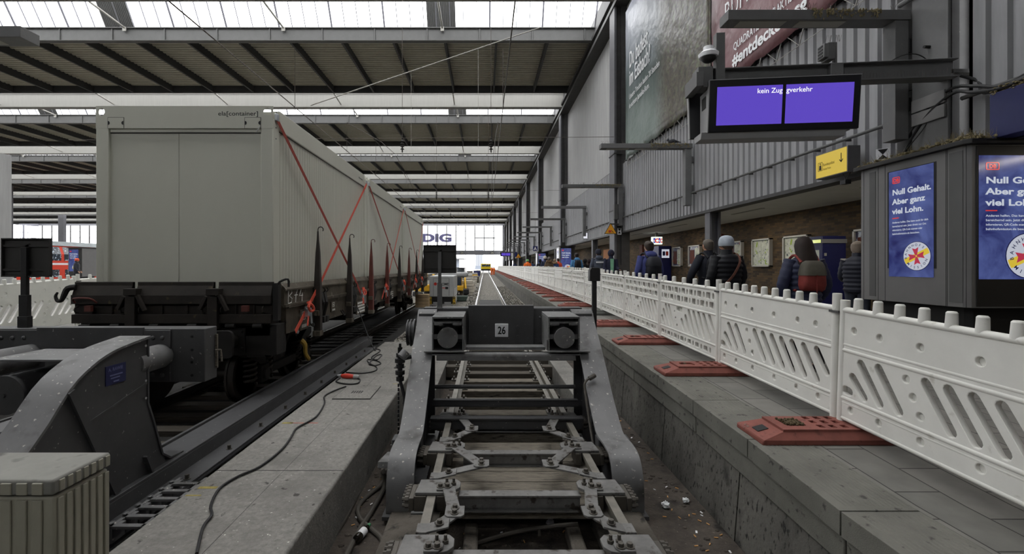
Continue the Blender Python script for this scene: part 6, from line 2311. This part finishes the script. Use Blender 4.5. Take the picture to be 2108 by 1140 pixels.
    if pack:
        main, flap = pack
        p = thing('rucksack', (0, 0, 0), None, None)
        del p
        rr = []
        for zz, rx, ry in ((1.05, .10, .05), (1.065, .13, .085), (1.13, .14, .105), (1.25, .135, .10), (1.36, .12, .085), (1.41, .10, .06), (1.43, .07, .035)):
            rr.append([P(rx * (abs(math.cos(u)) ** .5) * (1 if math.cos(u) >= 0 else -1), -.19 + ry * (abs(math.sin(u)) ** .6) * (1 if math.sin(u) >= 0 else -1), zz) for u in [i * 2 * math.pi / 24 for i in range(24)]])
        q = MB().rings(rr)
        pk = B(q, 'rucksack', cloth(main, .7), angle=60)
        q = MB()
        rr = []
        for zz, rx, ry in ((1.25, .142, .112), (1.30, .138, .108), (1.37, .124, .092), (1.42, .105, .068), (1.442, .07, .04)):
            rr.append([P(rx * (abs(math.cos(u)) ** .5) * (1 if math.cos(u) >= 0 else -1), -.192 + ry * (abs(math.sin(u)) ** .6) * (1 if math.sin(u) >= 0 else -1), zz) for u in [i * 2 * math.pi / 24 for i in range(24)]])
        q.rings(rr)
        B(q, 'rucksack_flap', cloth(flap, .7), pk, angle=60)
        q = MB()
        for s in (-1, 1):
            q.path([P(s * .10, -.14, 1.42), P(s * .12, -.03, 1.515), P(s * .13, .10, 1.46), P(s * .15, .15, 1.30), P(s * .18, .05, 1.1), P(s * .15, -.12, 1.05)], .018 * k, 6, 3)
        q.box(-.004, .004, -.305 * k, -.295 * k, 1.02 * k, 1.26 * k)
        B(q, 'rucksack_strap', cloth(main, .7), pk)
    if strap:
        q = MB()
        pts = spline([P(.10, .13, 1.44), P(.12, -.02, 1.50), P(.10, -.165, 1.38), P(-.02, -.195, 1.15), P(-.16, -.14, .96)], 5)
        for a, b in zip(pts, pts[1:]):
            q.bar(a, b, .035 * k, .006, up=(0, -1, 0))
        B(q, 'bag_strap', cloth(strap), jk, smooth=False)
    return t
R = math.radians
def pat(px, y):
    return (px - CX) / FPX * y
person('person in grey knitted cap and black quilted jacket with brown bag strap, seen from behind', pat(1496, 7.7), 7.7, R(6), 1.86, (24, 25, 29), hat=(158, 166, 174), kind='puffer', strap=(110, 74, 62), build=1.12, jb=.44, hair=(70, 60, 52))
person('person with short grey hair in dark coat carrying a black rucksack, beside the knitted cap', pat(1458, 8.9), 8.9, R(10), 1.86, (30, 32, 40), hair=(84, 78, 70), pack=((26, 27, 30), (30, 30, 34)), kind='coat', arms=((.05, .1), (.05, .02)), stride=.18)
person('person with long dark hair, navy quilted coat and red rucksack with grey flap', pat(1655, 6.25), 6.25, R(-8), 1.80, (40, 44, 66), trousers=(24, 24, 28), hair=(38, 28, 24), long_hair=True, pack=((122, 52, 48), (78, 75, 66)), kind='puffer', jb=.34, arms=((.0, .03), (.04, .02)), build=1.03)
person('person in black quilted jacket and dark jeans half hidden by the near kiosk', pat(1765, 8.2), 8.2, R(-55), 1.80, (32, 34, 44), trousers=(52, 56, 66), hair=(120, 108, 96), kind='puffer', jb=.50, arms=((.2, 0), (.2, 0)))
person('person in blue hooded jacket with black rucksack walking along the fence', pat(1336, 10), 10, R(8), 1.87, (62, 68, 116), hair=(58, 50, 44), hood='down', pack=((34, 35, 40), (40, 41, 46)), kind='coat', build=1.05)
person('person in dark beanie and grey jacket with white print on the back', pat(1232, 17), 17, R(3), 1.86, (74, 80, 92), hat=(38, 40, 52), hood='down', print_='BERLIN', kind='coat', build=1.08)
person('person in dark hooded coat over a green top facing the camera', pat(1258, 16.6), 16.6, R(178), 1.82, (36, 38, 56), skin=m_skind, hood='up', inner=(120, 170, 140), kind='coat', arms=((.2, -.05), (.1, 0)))
person('person in black coat standing by the arcade behind the marker post', pat(1204, 22), 22, R(30), 1.58, (22, 22, 24), hood='up', kind='coat')
person('second person in black coat with red trim behind the marker post', pat(1213, 22.4), 22.4, R(-20), 1.56, (34, 22, 24), hood='up', kind='coat')
person('person in bright blue jacket with small black rucksack', pat(1187, 21), 21, R(5), 1.84, (74, 124, 168), hair=(36, 30, 28), pack=((28, 28, 32), (32, 32, 36)), kind='coat', hood='down')
person('person in orange red quilted jacket by the third column kiosk', pat(1149, 30), 30, R(10), 1.72, (196, 74, 50), hair=(50, 36, 30), kind='puffer')
person('person in blue jacket with brown fur hood', pat(1142, 28.5), 28.5, R(-10), 1.66, (54, 76, 120), hood='down', fur=(150, 124, 96), kind='coat', hair=(130, 110, 90))
person('person in brown coat with dark fur hood', pat(1130, 28.0), 28.0, R(0), 1.76, (94, 78, 60), fur=(110, 88, 66), hat=(92, 86, 84), kind='coat')
person('person in dark coat with pale bobble cap', pat(1122, 29), 29, R(10), 1.84, (40, 46, 66), hat=(186, 178, 168), kind='coat')
person('person in black padded jacket walking behind the far fence', pat(1112, 31), 31, R(0), 1.66, (24, 24, 28), hood='up', kind='puffer')
person('person in bright orange work jacket with green cap', pat(1086, 40), 40, R(0), 1.78, (226, 108, 44), hat=(110, 160, 96), kind='coat', build=1.3)
person('person in dark blue jacket beside the orange work jacket', pat(1096, 41), 41, R(0), 1.66, (44, 60, 92), kind='coat')
person('person in dark navy coat far down the platform', pat(1060, 59), 59, R(0), 1.72, (32, 40, 66), kind='coat', build=1.2)
person('worker in orange clothing far down the track, left of a pair', 1.5, 98, R(0), 1.9, (232, 122, 60), trousers=(226, 110, 50), kind='coat', z=-.1)
person('worker in orange clothing far down the track, right of a pair', 2.0, 100, R(0), 1.8, (232, 122, 60), trousers=(226, 110, 50), kind='coat', z=-.1)
person('person in dark jacket and red cap on the left platform by the train', -26.9, 30, R(-60), 1.80, (34, 36, 46), hat=(200, 84, 60), kind='puffer', z=.62, build=1.15)

# ================================================================ FOREGROUND BITS
t = thing('cable_cabinet', (-2.6, 2.3, .33), 'ribbed cream cable cabinet with dirty top in the lower left corner', 'cabinet')
x1, ya, yb, zt = -2.085, 2.2, 2.52, .918
MB().box(-3.3, x1, ya, yb, .33, zt - .085).build('body', m_cab, t, bevel=.012)
MB().box(-3.31, x1 + .008, ya - .012, yb + .008, zt - .075, zt).build('lid', m_cabtop, t, bevel=.012)
g = MB()
for k in range(7):
    y = ya + .02 + k * .045
    g.box(x1 - .002, x1 + .009, y, y + .028, .33, zt - .10)
    g.box(x1 + .004, x1 + .013, y, y + .03, zt - .07, zt - .012)
g.build('side_rib', m_cab, t, bevel=.004)
g = MB()
for k in range(15):
    x = x1 - .10 - k * .075
    g.box(x, x + .05, ya - .009, ya + .002, .33, zt - .10)
    g.box(x + .01, x + .062, ya - .018, ya - .005, zt - .07, zt - .012)
g.build('front_rib', m_cab, t, bevel=.004)
# dark power cable with red connector on the walkway
def on_dock(px, py):
    y = FPX * (EYE - .03) / (py - CY)
    return V(((px - CX) / FPX * y, y, .03))
pts = [on_dock(*p) for p in ((405, 1139), (418, 1085), (436, 1060), (434, 1040), (452, 1005), (490, 980), (535, 960), (580, 925), (600, 898), (612, 880), (650, 858), (668, 830), (668, 815), (690, 803), (712, 795))]
o = MB().path(pts, .011, 8, 4).build('power_cable', m_rubber, None, loc=pts[0])
tag(o, 'long black power cable winding forward along the concrete walkway', 'cable')
pts = [on_dock(*p) for p in ((700, 778), (692, 785), (712, 790), (735, 789), (741, 781), (730, 777))]
o = MB().path(pts, .012, 8, 5).build('power_cable', m_rubber, None, loc=pts[0])
tag(o, 'black cable looping round the red plug connector on the walkway', 'cable')
pts = [on_dock(*p) for p in ((712, 766), (745, 768), (772, 763), (775, 755), (760, 747), (757, 740), (775, 742), (784, 748), (770, 752), (760, 748), (775, 732), (786, 730), (776, 740), (765, 735), (783, 722), (775, 718))] + [V((-2.5, 10.3, .05)), V((-2.75, 10.6, .4)), V((-3.0, 10.75, .95))]
o = MB().path(pts, .011, 8, 5).build('power_cable', m_rubber, None, loc=pts[0])
tag(o, 'tangled black cable hanging from the wagon onto the walkway', 'cable')
a, b = on_dock(700, 776), on_dock(730, 778)
t = thing('plug_connector', a, 'red and grey power plug connector lying on the walkway', 'plug')
a.z = b.z = .055
g = MB()
d = (b - a)
g.path([a, a + d * .15, a + d * .3, a + d * .55, a + d * .8, b], [.018, .03, .04, .045, .036, .03], 14)
g.build('housing', m_plugred, t)
g = MB().path([b - d * .05, b + d * .2, b + d * .3], [.034, .036, .02], 14).path([a - d * .2, a, a + d * .1], [.016, .028, .03], 12)
g.build('gland', m_case_grey, t)
q = [on_dock(x, y) for x, y in ((683, 820), (716, 793), (784, 794), (762, 820))]
t = thing('manhole_cover', q[0], 'square steel cover let into the concrete walkway', 'manhole cover')
MB().add([(p.x, p.y, .016) for p in q] + [(p.x, p.y, .024) for p in q], [(4, 5, 6, 7), (0, 1, 5, 4), (1, 2, 6, 5), (2, 3, 7, 6), (3, 0, 4, 7)]).build('frame', m_black, t, smooth=False)
cc = sum(q, V((0, 0, 0))) / 4
MB().add([tuple(cc + (p - cc) * .965)[:2] + (.018,) for p in q] + [tuple(cc + (p - cc) * .965)[:2] + (.027,) for p in q], [(4, 5, 6, 7), (0, 1, 5, 4), (1, 2, 6, 5), (2, 3, 7, 6), (3, 0, 4, 7)]).build('lid', m_conc, t, smooth=False)
g = MB()
for k in range(5):
    g.box(cc.x - .09 + k * .035, cc.x - .07 + k * .035, cc.y - .06, cc.y + .06, .027, .0285)
g.build('lifting_grid', m_black, t, smooth=False)
o = MB().box(-1.72, -1.52, 8.6, 8.75, .015, .022).build('drain_grate', m_black, None, loc=(-1.6, 8.7, .015), smooth=False)
tag(o, 'small dark drain grate at the back of the walkway', 'grate')
for k, (px, py, w, d_, c) in enumerate(((592, 868, .13, .05, m_yellow), (625, 868, .35, .025, m_strap), (428, 1000, .16, .04, m_yellow), (398, 1016, .13, .02, m_yellow), (815, 788, .1, .02, m_yellow))):
    p = on_dock(px, py)
    o = MB().box(p.x - w / 2, p.x + w / 2, p.y - d_ / 2, p.y + d_ / 2, .0152, .0166).build('paint_mark', M('faded_' + c.name, (136, 124, 66) if c is m_yellow else (150, 92, 80), .9, var=.3, scale=30), None, smooth=False, loc=p)
    struct(o, 'faded survey paint mark on the walkway', 'paint mark')
# hoses in the pit
def on_pit(px, py, z=-.48):
    y = FPX * (EYE - z) / (py - CY)
    return V(((px - CX) / FPX * y, y, z))
t = thing('hose_box', on_pit(800, 930, -.3), 'flat grey connection box with two hoses left of the buffer stop leg', 'box')
MB().obox(V((-.99, 4.72, -.06)), (.07, 0, 0), (.012, .17, -.02), (0, .01, .03)).build('box', m_steel, t, bevel=.006)
h1 = [V((-1.02, 4.58, -.12)), on_pit(789, 965), on_pit(787, 995), on_pit(760, 1018), on_pit(738, 1042), on_pit(742, 1068), on_pit(766, 1090), on_pit(786, 1110), on_pit(784, 1139), on_pit(770, 1180)]
MB().path(h1, .022, 10, 5).build('hose', m_hose, t)
h2 = [V((-.97, 4.56, -.12)), on_pit(794, 970), on_pit(790, 1005), on_pit(775, 1035), on_pit(757, 1065), on_pit(738, 1095), on_pit(715, 1139), on_pit(700, 1180)]
MB().path(h2, .026, 10, 5).build('hose', m_hose, t)
pts = [on_pit(768, 960), on_pit(745, 1000), on_pit(715, 1060), on_pit(690, 1100), on_pit(668, 1139), on_pit(650, 1180)]
o = MB().path(pts, .02, 8, 4).build('pipe', m_hose, None, loc=pts[0])
tag(o, 'thin dirty pipe lying at the foot of the walkway wall', 'pipe')
p = on_pit(744, 1104)
t = thing('bottle', p, 'small dark bottle with green cap lying beside the hoses', 'bottle')
dv = V((.05, .2, 0)).normalized()
p.z = -.455
MB().path([p - dv * .09, p - dv * .085, p + dv * .06, p + dv * .09, p + dv * .12], [.02, .036, .036, .018, .014], 14).build('glass_body', M('bottle_dark', (34, 30, 24), .15, var=0, spec=.8), t)
MB().path([p - dv * .03, p + dv * .05], [.0368, .0368], 14).build('label', m_white, t)
MB().path([p + dv * .12, p + dv * .15], [.017, .017], 10).build('cap', M('cap_green', (70, 130, 90), .4, var=0), t)
pts = [on_pit(870, 1175, -.45), on_pit(960, 1127, -.45), on_pit(1040, 1100, -.42), on_pit(1110, 1086, -.38), on_pit(1190, 1078, -.3)]
o = MB().path(pts, .018, 8, 5).tube(pts[3], pts[3] + V((.0, -.02, -.06)), .014, 6).build('hose', m_hose, None, loc=pts[0])
tag(o, 'dirty hose lying across the pit in front of the buffer stop', 'hose')
def tissue(px, py, r, label, seed):
    p = on_pit(px, py, -.49)
    random.seed(seed)
    g = MB()
    n, m_ = 14, 8
    vs = []
    for j in range(m_ + 1):
        for i in range(n):
            a, b = 2 * math.pi * i / n, math.pi * j / m_
            rr = r * random.uniform(.55, 1.25)
            vs.append(p + V((rr * math.sin(b) * math.cos(a), rr * math.sin(b) * math.sin(a) * .8, max(-.005, rr * .7 * math.cos(b) + r * .5))))
    g.add(vs, [(j * n + i, j * n + (i + 1) % n, (j + 1) * n + (i + 1) % n, (j + 1) * n + i) for j in range(m_) for i in range(n)])
    o = g.build('crumpled_tissue', m_white, None, smooth=False, loc=p)
    tag(o, label, 'tissue')
tissue(1371, 1043, .045, 'crumpled white tissue on the dirt right of the buffer stop', 1)
tissue(1411, 1033, .035, 'smaller crumpled tissue close to the retaining wall', 2)
tissue(1133, 1078, .04, 'crumpled tissue in the pit below the last crossbeam', 4)
random.seed(31)
butt, spk, clod = MB(), MB(), MB()
for k in range(420):
    side = random.random()
    if side < .45:
        y = random.uniform(2.9, 9); x = 2.18 - abs(random.gauss(0, .22))
    elif side < .75:
        y = random.uniform(2.9, 8); x = -1.30 + abs(random.gauss(0, .14))
    else:
        y = random.uniform(2.9, 4.2); x = random.uniform(-.3, 1.0)
    z = -.5
    a = random.uniform(0, 3.14)
    e = random.random()
    if e < .33:
        d = V((math.cos(a), math.sin(a), 0)) * .017
        butt.tube(V((x, y, z + .006)) - d, V((x, y, z + .006)) + d, .005, 6)
    elif e < .5:
        spk.obox((x, y, z + .004), (.012 * math.cos(a), .012 * math.sin(a), .004), (-.008 * math.sin(a), .008 * math.cos(a), 0), (0, 0, .002))
    else:
        r = random.uniform(.008, .028)
        clod.ball((x, y, z), r * 1.2, r, r * .6, 6, 4)
tag(butt.build('cigarette_butts', M('butt_tan', (196, 150, 96), .8, var=.2), None, loc=(0, 4, -.5)), 'cigarette butts scattered on the track dirt', 'cigarette butts', None, 'stuff')
tag(spk.build('paper_scraps', m_white, None, smooth=False, loc=(0, 4, -.5)), 'white paper scraps scattered on the track dirt', 'paper scraps', None, 'stuff')
tag(clod.build('dirt_clods', m_dirt, None, loc=(0, 4, -.5)), 'dirt clods and stones along the pit edges', 'dirt', None, 'stuff')
random.seed(77)
st = MB()
for k in range(5200):
    y = 12.5 + 34 * random.random() ** 2
    x = random.choice([random.uniform(-2.5, -.55), random.uniform(1.15, 2.15)])
    if -.55 < x < -.36 or (x < -1.0 and 23 < y < 32): continue
    r = random.uniform(.014, .032)
    st.obox((x, y, -.19 + r * .4), V((random.uniform(-1, 1), random.uniform(-1, 1), random.uniform(-.4, .4))).normalized() * r, V((random.uniform(-1, 1), random.uniform(-1, 1), random.uniform(-.4, .4))).normalized() * r, V((random.uniform(-.4, .4), random.uniform(-.4, .4), 1)).normalized() * r * .8)
tag(st.build('ballast_stones', m_gravel, None, smooth=False, loc=(0, 14, -.19)), 'loose ballast stones on both sides of the middle track', 'ballast', None, 'stuff')

# ================================================================ GENERATOR AND WORK YARD
GY = 24.5
gx0, gx1 = at(884, 600, GY).x, at(934, 600, GY).x
t = thing('generator', ((gx0 + gx1) / 2, GY, -.19), 'pale grey construction generator lettered THOME behind the middle buffer stop', 'generator')
zt, zb = at(0, 568, GY).z, at(0, 611, GY).z
MB().box(gx0, gx1, GY, GY + 3.2, zb, zt).build('canopy', m_gen, t, bevel=.04)
MB().box(gx0 + .05, gx1 - .05, GY + .05, GY + 3.1, -.1, zb).build('base', m_black, t)
g = MB()
for x in (gx0 + .2, gx1 - .5):
    g.box(x, x + .35, GY - .02, GY + .1, -.19, .0)
g.box(gx0, gx1, GY, GY + 3.2, -.19, -.12)
g.build('skid', m_case_grey, t)
g = MB()
g.box(gx0 + .2, gx0 + .215, GY - .004, GY, zb + .05, zt - .12); g.box(gx1 - .25, gx1 - .235, GY - .004, GY, zb + .05, zt - .12); g.box(gx0 + .2, gx1 - .235, GY - .004, GY, zt - .13, zt - .12)
g.build('door_joint', m_black, t, smooth=False)
g = MB()
for x in (gx0 + .01, gx1 - .02):
    g.box(x - .03, x + .12, GY - .01, GY, -.12, zb)
g.build('hazard_strip', brick_mat('hazard', (220, 180, 40), (30, 30, 30), (30, 30, 30), .09, .09, .0, ('Z', 'X'), bump=0), t, smooth=False)
g = MB()
g.text('THOME', .2, (gx0 + .42, GY - .005, zb + .62), X, Z, 'L', .02, width=.62)
g.box(gx1 - .45, gx1 - .3, GY - .02, GY, zb + .42, zb + .54)
g.mat(m_black)
g.build('lettering', m_black, t, smooth=False)
g = MB()
g.flat(circ(0, 0, .085, 18), (gx0 + .32, GY - .004, zb + .70), X, Z)
g.box(gx0 + .45, gx0 + .58, GY - .006, GY, zb + .46, zb + .50).box(gx0 + .62, gx0 + .86, GY - .006, GY, zb + .46, zb + .50)
g.build('red_logo', m_red, t, smooth=False)
g = MB()
for k in range(9):
    z = zb - .35 + k * .09
    g.box(gx1 + .005, gx1 + .012, GY + .3, GY + 2.8, z, z + .05)
g.build('side_louvre', m_white, t, smooth=False)
t = thing('lifting_frame', (gx0, GY + 3.6, 1.4), 'pale steel cover behind the generator roof', 'cover')
MB().box(gx0 + .05, gx1 + .6, GY + 3.5, GY + 5, 1.25, 1.55).build('cover', m_case_grey, t, bevel=.1)
# timber stack
for k in range(4):
    a = at(862, 622 - k * 5.0, 23.6)
    o = MB().box(at(856, 0, 23.6).x, at(883, 0, 23.6).x, 23.4, 24.0, -.19 + k * .17, -.19 + k * .17 + .155).build('timber_beam', M('fresh_wood', (176, 152, 118), .8, var=.2, scale=5) if k == 0 else bpy.data.materials['fresh_wood'], None, bevel=.01, loc=(a.x, 23.6, -.19 + k * .17))
    tag(o, 'timber beam left of the generator, %s from the bottom of its stack' % nth(k + 1), 'timber', 'stacked timber by the generator')
# compact excavator and small machines behind
def excavator(x, y, label, mat, s=1.0, yaw=0):
    t = thing('excavator', (x, y, -.15), label, 'excavator')
    t.rotation_euler.z = yaw
    def B(g, nm, m, **kw):
        o = g.build(nm, m, None, loc=(0, 0, 0), **kw); o.parent = t; return o
    for sx in (-1, 1):
        g = MB().prism([(a * s, b * s) for a, b in ((-.9, .1), (-.75, 0), (.75, 0), (.9, .1), (.9, .35), (.75, .45), (-.75, .45), (-.9, .35))], 'x', sx * .55 * s - .17 * s, sx * .55 * s + .17 * s)
        B(g, 'crawler', m_black, bevel=.03)
    B(MB().box(-.65 * s, .65 * s, -.7 * s, .9 * s, .5 * s, 1.1 * s), 'upper_body', mat, bevel=.06)
    B(MB().box(-.55 * s, .1 * s, -.6 * s, .5 * s, 1.1 * s, 2.1 * s), 'cab', m_trainwin, bevel=.05)
    g = MB()
    for a in (-.55, .06):
        for b in (-.6, .46):
            g.box(a * s, (a + .06) * s, b * s, (b + .06) * s, 1.1 * s, 2.1 * s)
    g.box(-.58 * s, .13 * s, -.63 * s, .53 * s, 2.1 * s, 2.18 * s)
    B(g, 'cab_frame', mat)
    g = MB()
    g.bar((.35 * s, -.6 * s, .9 * s), (.35 * s, -1.5 * s, 2.0 * s), .2 * s, .22 * s)
    g.bar((.35 * s, -1.5 * s, 2.0 * s), (.35 * s, -2.2 * s, .8 * s), .16 * s, .18 * s)
    B(g, 'boom', mat, bevel=.02)
    g = MB().prism([(-2.45 * s, .75 * s), (-2.0 * s, .85 * s), (-1.95 * s, .35 * s), (-2.2 * s, .15 * s), (-2.5 * s, .3 * s)], 'x', .05 * s, .65 * s)
    B(g, 'bucket', m_black, bevel=.02)
    return t
excavator(at(872, 0, 31).x, 31.0, 'yellow digger standing left of the generator', m_ymach, .75, R(30))
excavator(at(948, 0, 33).x, 33.0, 'small yellow and black digger right of the generator', m_ymach, .62, R(10))
excavator(at(958, 0, 40).x - .5, 41, 'far grey digger in the work yard beyond the generator', m_case_grey, .9, R(-40))
t = thing('skip_bin', (at(948, 0, 27.5).x, 27.5, -.15), 'low dark green mortar tub right of the generator', 'tub')
a = at(948, 0, 27.5).x
MB().prism([(a - .4, -.15), (a + .35, -.15), (a + .45, .12), (a - .5, .12)], 'y', 27.2, 28.2).build('tub', M('tub_green', (60, 74, 66), .6), t, bevel=.02)
random.seed(8)
k = 0
slab = M('slab_pale', (178, 172, 160), .85, var=.12)
for j, (px, y0, n_) in enumerate(((966, 33, 5), (972, 38, 4), (962, 44, 6), (982, 50, 4), (952, 60, 6), (975, 70, 5), (985, 110, 5), (950, 90, 6))):
    x = min(pat(px, y0), -1.35)
    for q in range(n_):
        w = random.uniform(.45, .6)
        o = MB().box(x - w, x + w, y0, y0 + 1.0, -.19 + q * .22, -.19 + q * .22 + .19).build('concrete_slab', slab, None, bevel=.01, loc=(x, y0, -.19 + q * .22))
        tag(o, 'pale concrete slab, %s from the bottom of the %s pile beside the ballast' % (nth(q + 1), nth(j + 1)), 'slab', 'slab piles in the work yard')
random.seed(15)
for j in range(14):
    y0 = random.uniform(45, 125)
    x = min(pat(random.uniform(945, 990), y0), -1.6)
    c = random.choice([m_case_grey, m_gen, m_footg, m_plank, m_ymach, m_bluesign])
    w, h = random.uniform(.4, .9), random.uniform(.5, 1.3)
    t = thing('site_crate', (x, y0, -.2), 'far site crate in the work yard, %s from the front' % nth(j + 1), 'crate', 'far crates in the work yard')
    MB().box(x - w, x + w, y0, y0 + 1.2, -.19, -.19 + h).build('crate_body', c, t, bevel=.03)
    MB().box(x - w - .03, x + w + .03, y0 - .03, y0 + 1.23, -.19 + h, -.13 + h).build('crate_lid', m_case_grey, t, bevel=.02)
# yellow rail vehicle far down the track
t = thing('rail_vehicle', (TX, 118, 0), 'yellow work vehicle on the middle track at the far end', 'rail vehicle')
vy = 118
MB().box(TX - 1.3, TX + 1.3, vy, vy + 8, 1.1, 2.5).build('body', M('vehicle_yellow', (240, 212, 40), .4, var=.03), t, bevel=.08)
MB().box(TX - 1.3, TX + 1.3, vy, vy + 8, .7, 1.1).build('underframe', m_black, t)
g = MB()
for x in (-.75, .75):
    for y in (1, 6):
        g.tube((TX + x - .06, vy + y, .42), (TX + x + .06, vy + y, .42), .42, 20)
g.build('wheel', m_wheel, t)
MB().box(TX - 1.1, TX + 1.1, vy - .02, vy, 1.75, 2.3).build('window', m_trainwin, t)
MB().box(TX - .3, TX - .1, vy + 2, vy + 2.2, 2.5, 2.9).build('beacon', m_black, t)

# ================================================================ RED TRAIN ON THE LEFT
t = thing('passenger_train', (-47, 60, -.45), 'red double deck passenger train far on the left', 'train')
tx0, tx1 = -48.4, -45.6
body = [(tx1, .1), (tx1, 3.2), (tx1 - .25, 4.0), (tx1 - .75, 4.55), (tx0 + .75, 4.55), (tx0 + .25, 4.0), (tx0, 3.2), (tx0, .1)]
MB().prism(body, 'y', 41.5, 110).build('body', m_train, t, smooth=False)
MB().prism([(tx1 - .22, 4.1), (tx1 - .73, 4.6), (tx0 + .73, 4.6), (tx0 + .22, 4.1)], 'y', 41.4, 110).build('roof', m_trainroof, t, smooth=False)
MB().box(tx1 - .02, tx1 + .012, 41.5, 110, 2.05, 2.25).build('white_band', m_white, t, smooth=False)
MB().box(tx1 - .02, tx1 + .012, 41.45, 42.1, .1, 4.0).build('door_end', m_case_grey, t, smooth=False)
g1, g2 = MB(), MB()
y = 42.6
while y < 109:
    for i in range(3):
        pass
    g1.add([(tx1 + .015, y, 2.5), (tx1 + .015, y + 1.9, 2.5), (tx1 + .012, y + 1.9, 3.2), (tx1 - .235, y + 1.9, 3.98), (tx1 - .235, y, 3.98), (tx1 + .012, y, 3.2)], [(0, 1, 2, 5), (5, 2, 3, 4)])
    g2.box(tx1, tx1 + .012, y + .1, y + 1.7, .75, 1.55)
    y += 2.25
g1.build('upper_window', m_trainwin, t, smooth=False)
g2.build('lower_window', m_trainwin, t, smooth=False)

# ================================================================ CATENARY
def wire(pts, r, label, grp):
    o = MB().path(pts, r, 6, 3 if len(pts) > 2 else 0).build('overhead_wire', m_wire, None, loc=pts[0])
    tag(o, label, 'wire', grp)
for nm, x in (('the middle track', .42), ('the wagon track', LX + .45)):
    wire([(x, 5.5, 5.62), (x, 60, 5.5), (x, 149, 5.45)], .011, 'thin contact wire above %s' % nm, 'overhead wires')
    ps = []
    for k in range(-1, 9):
        c = 22.2 + 15.5 * k
        ps += [(x, c, 7.4), (x, c + 7.75, 6.5)]
    wire(ps[1:-1], .011, 'sagging carrier wire above %s' % nm, 'overhead wires')
    k = 0
    for c in COLS[1:6]:
        for dy in (3.8, 7.75, 11.6):
            z = 7.4 - .9 * (1 - abs(dy - 7.75) / 7.75)
            o = MB().tube((x, c + dy, 5.55), (x, c + dy, z), .006, 5).build('wire_dropper', m_wire, None, loc=(x, c + dy, 6))
            k += 1
            tag(o, 'dropper between carrier and contact wire above %s, %s from the front' % (nm, nth(k)), 'dropper', 'wire droppers')
for i, c in enumerate(COLS[2:6]):
    o = MB().path([(-20, c - .3, 8.0), (6.3, c - .3, 8.15)], .011, 6).build('span_wire', m_wire, None, loc=(0, c - .3, 8))
    tag(o, 'thin span wire across the tracks at the hall columns, %s from the front' % nth(i + 1), 'wire', 'span wires')
    for nm, x in (('the middle track', .30), ('the wagon track', -3.97)):
        t = thing('insulator_hanger', (x, c - .3, 8), 'hanging insulator above %s at the hall columns, %s from the front' % (nm, nth(i + 1)), 'insulator', 'insulators under the roof')
        MB().tube((x, c - .3, 8.1), (x, c - .3, 15.0), .012, 6).build('rod', m_wire, t)
        g = MB()
        for q in range(4):
            g.tube((x, c - .3, 7.55 + q * .13), (x, c - .3, 7.62 + q * .13), .10, 14, .03)
        g.tube((x, c - .3, 7.4), (x, c - .3, 8.1), .03, 8)
        g.build('insulator', m_chassis, t)
o = MB().tube((-9.2, 24, 10.4), (2.9, 24.2, 14.6), .03, 8).build('stay_cable', m_strut, None, loc=(-3, 24, 12))
tag(o, 'long slanting stay cable under the first roof bay', 'cable')
for k, (x, c) in enumerate(((-3.9, 24.0), (-.35, 24.1))):
    z = 10.4 + (x + 9.2) / 12.1 * 4.2
    c = 24 + .2 * (x + 9.2) / 12.1
    o = MB().tube((x, c, 8.2), (x, c, z), .008, 5).build('hanger_rod', m_strut, None, loc=(x, c, 9))
    tag(o, 'thin rod hanging from the slanting stay cable, %s of two' % nth(k + 1), 'rod', 'rods on the stay cable')

# ================================================================ OUTSIDE, BEYOND THE HALL
t = thing('building_sign', (-20, 181, 5.2), 'big dark blue rooftop letters DIG seen through the far window', 'sign')
p = at(866, 497, 181)
MB().text('DIG', 4.2, (at(930, 0, 181).x, 181, p.z), X, Z, 'R', .06, width=12.0).build('letters', M('sign_ultramarine', (26, 22, 62), .5, var=.03), t, smooth=False)
g = MB()
for k in range(8):
    g.tube((at(930, 0, 181).x - 1 - k * 1.5, 181.3, 5.1), (at(930, 0, 181).x - 1 - k * 1.5, 181.3, p.z + 3), .12, 6)
g.build('letter_frame', m_post, t)
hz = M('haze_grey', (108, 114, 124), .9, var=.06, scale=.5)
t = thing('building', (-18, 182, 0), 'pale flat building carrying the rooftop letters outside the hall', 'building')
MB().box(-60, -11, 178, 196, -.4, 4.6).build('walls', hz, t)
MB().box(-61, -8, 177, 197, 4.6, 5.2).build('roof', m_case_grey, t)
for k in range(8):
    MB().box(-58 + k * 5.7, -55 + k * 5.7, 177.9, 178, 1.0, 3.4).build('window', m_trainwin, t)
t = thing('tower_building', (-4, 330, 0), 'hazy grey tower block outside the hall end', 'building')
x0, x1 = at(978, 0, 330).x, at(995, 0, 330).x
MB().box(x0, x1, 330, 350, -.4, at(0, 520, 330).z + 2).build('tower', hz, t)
g = MB()
for k in range(5):
    g.box(x0 + .5 + k * 1.15, x0 + 1.0 + k * 1.15, 329.9, 330, 2, at(0, 520, 330).z)
g.build('window_band', m_case_grey, t, smooth=False)
for k, x in enumerate((-7, 5.4, 9)):
    t = thing('signal_mast', (x, 165 + k * 9, 0), 'slim mast in the railway yard outside the hall, %s from the left' % nth(k + 1), 'mast', 'masts outside the hall')
    y = 165 + k * 9
    MB().box(x - .12, x + .12, y - .12, y + .12, -.4, 9).build('mast', m_case_grey, t)
    MB().box(x - 2.4, x + .12, y - .08, y + .08, 7.2, 7.4).build('boom', m_case_grey, t)
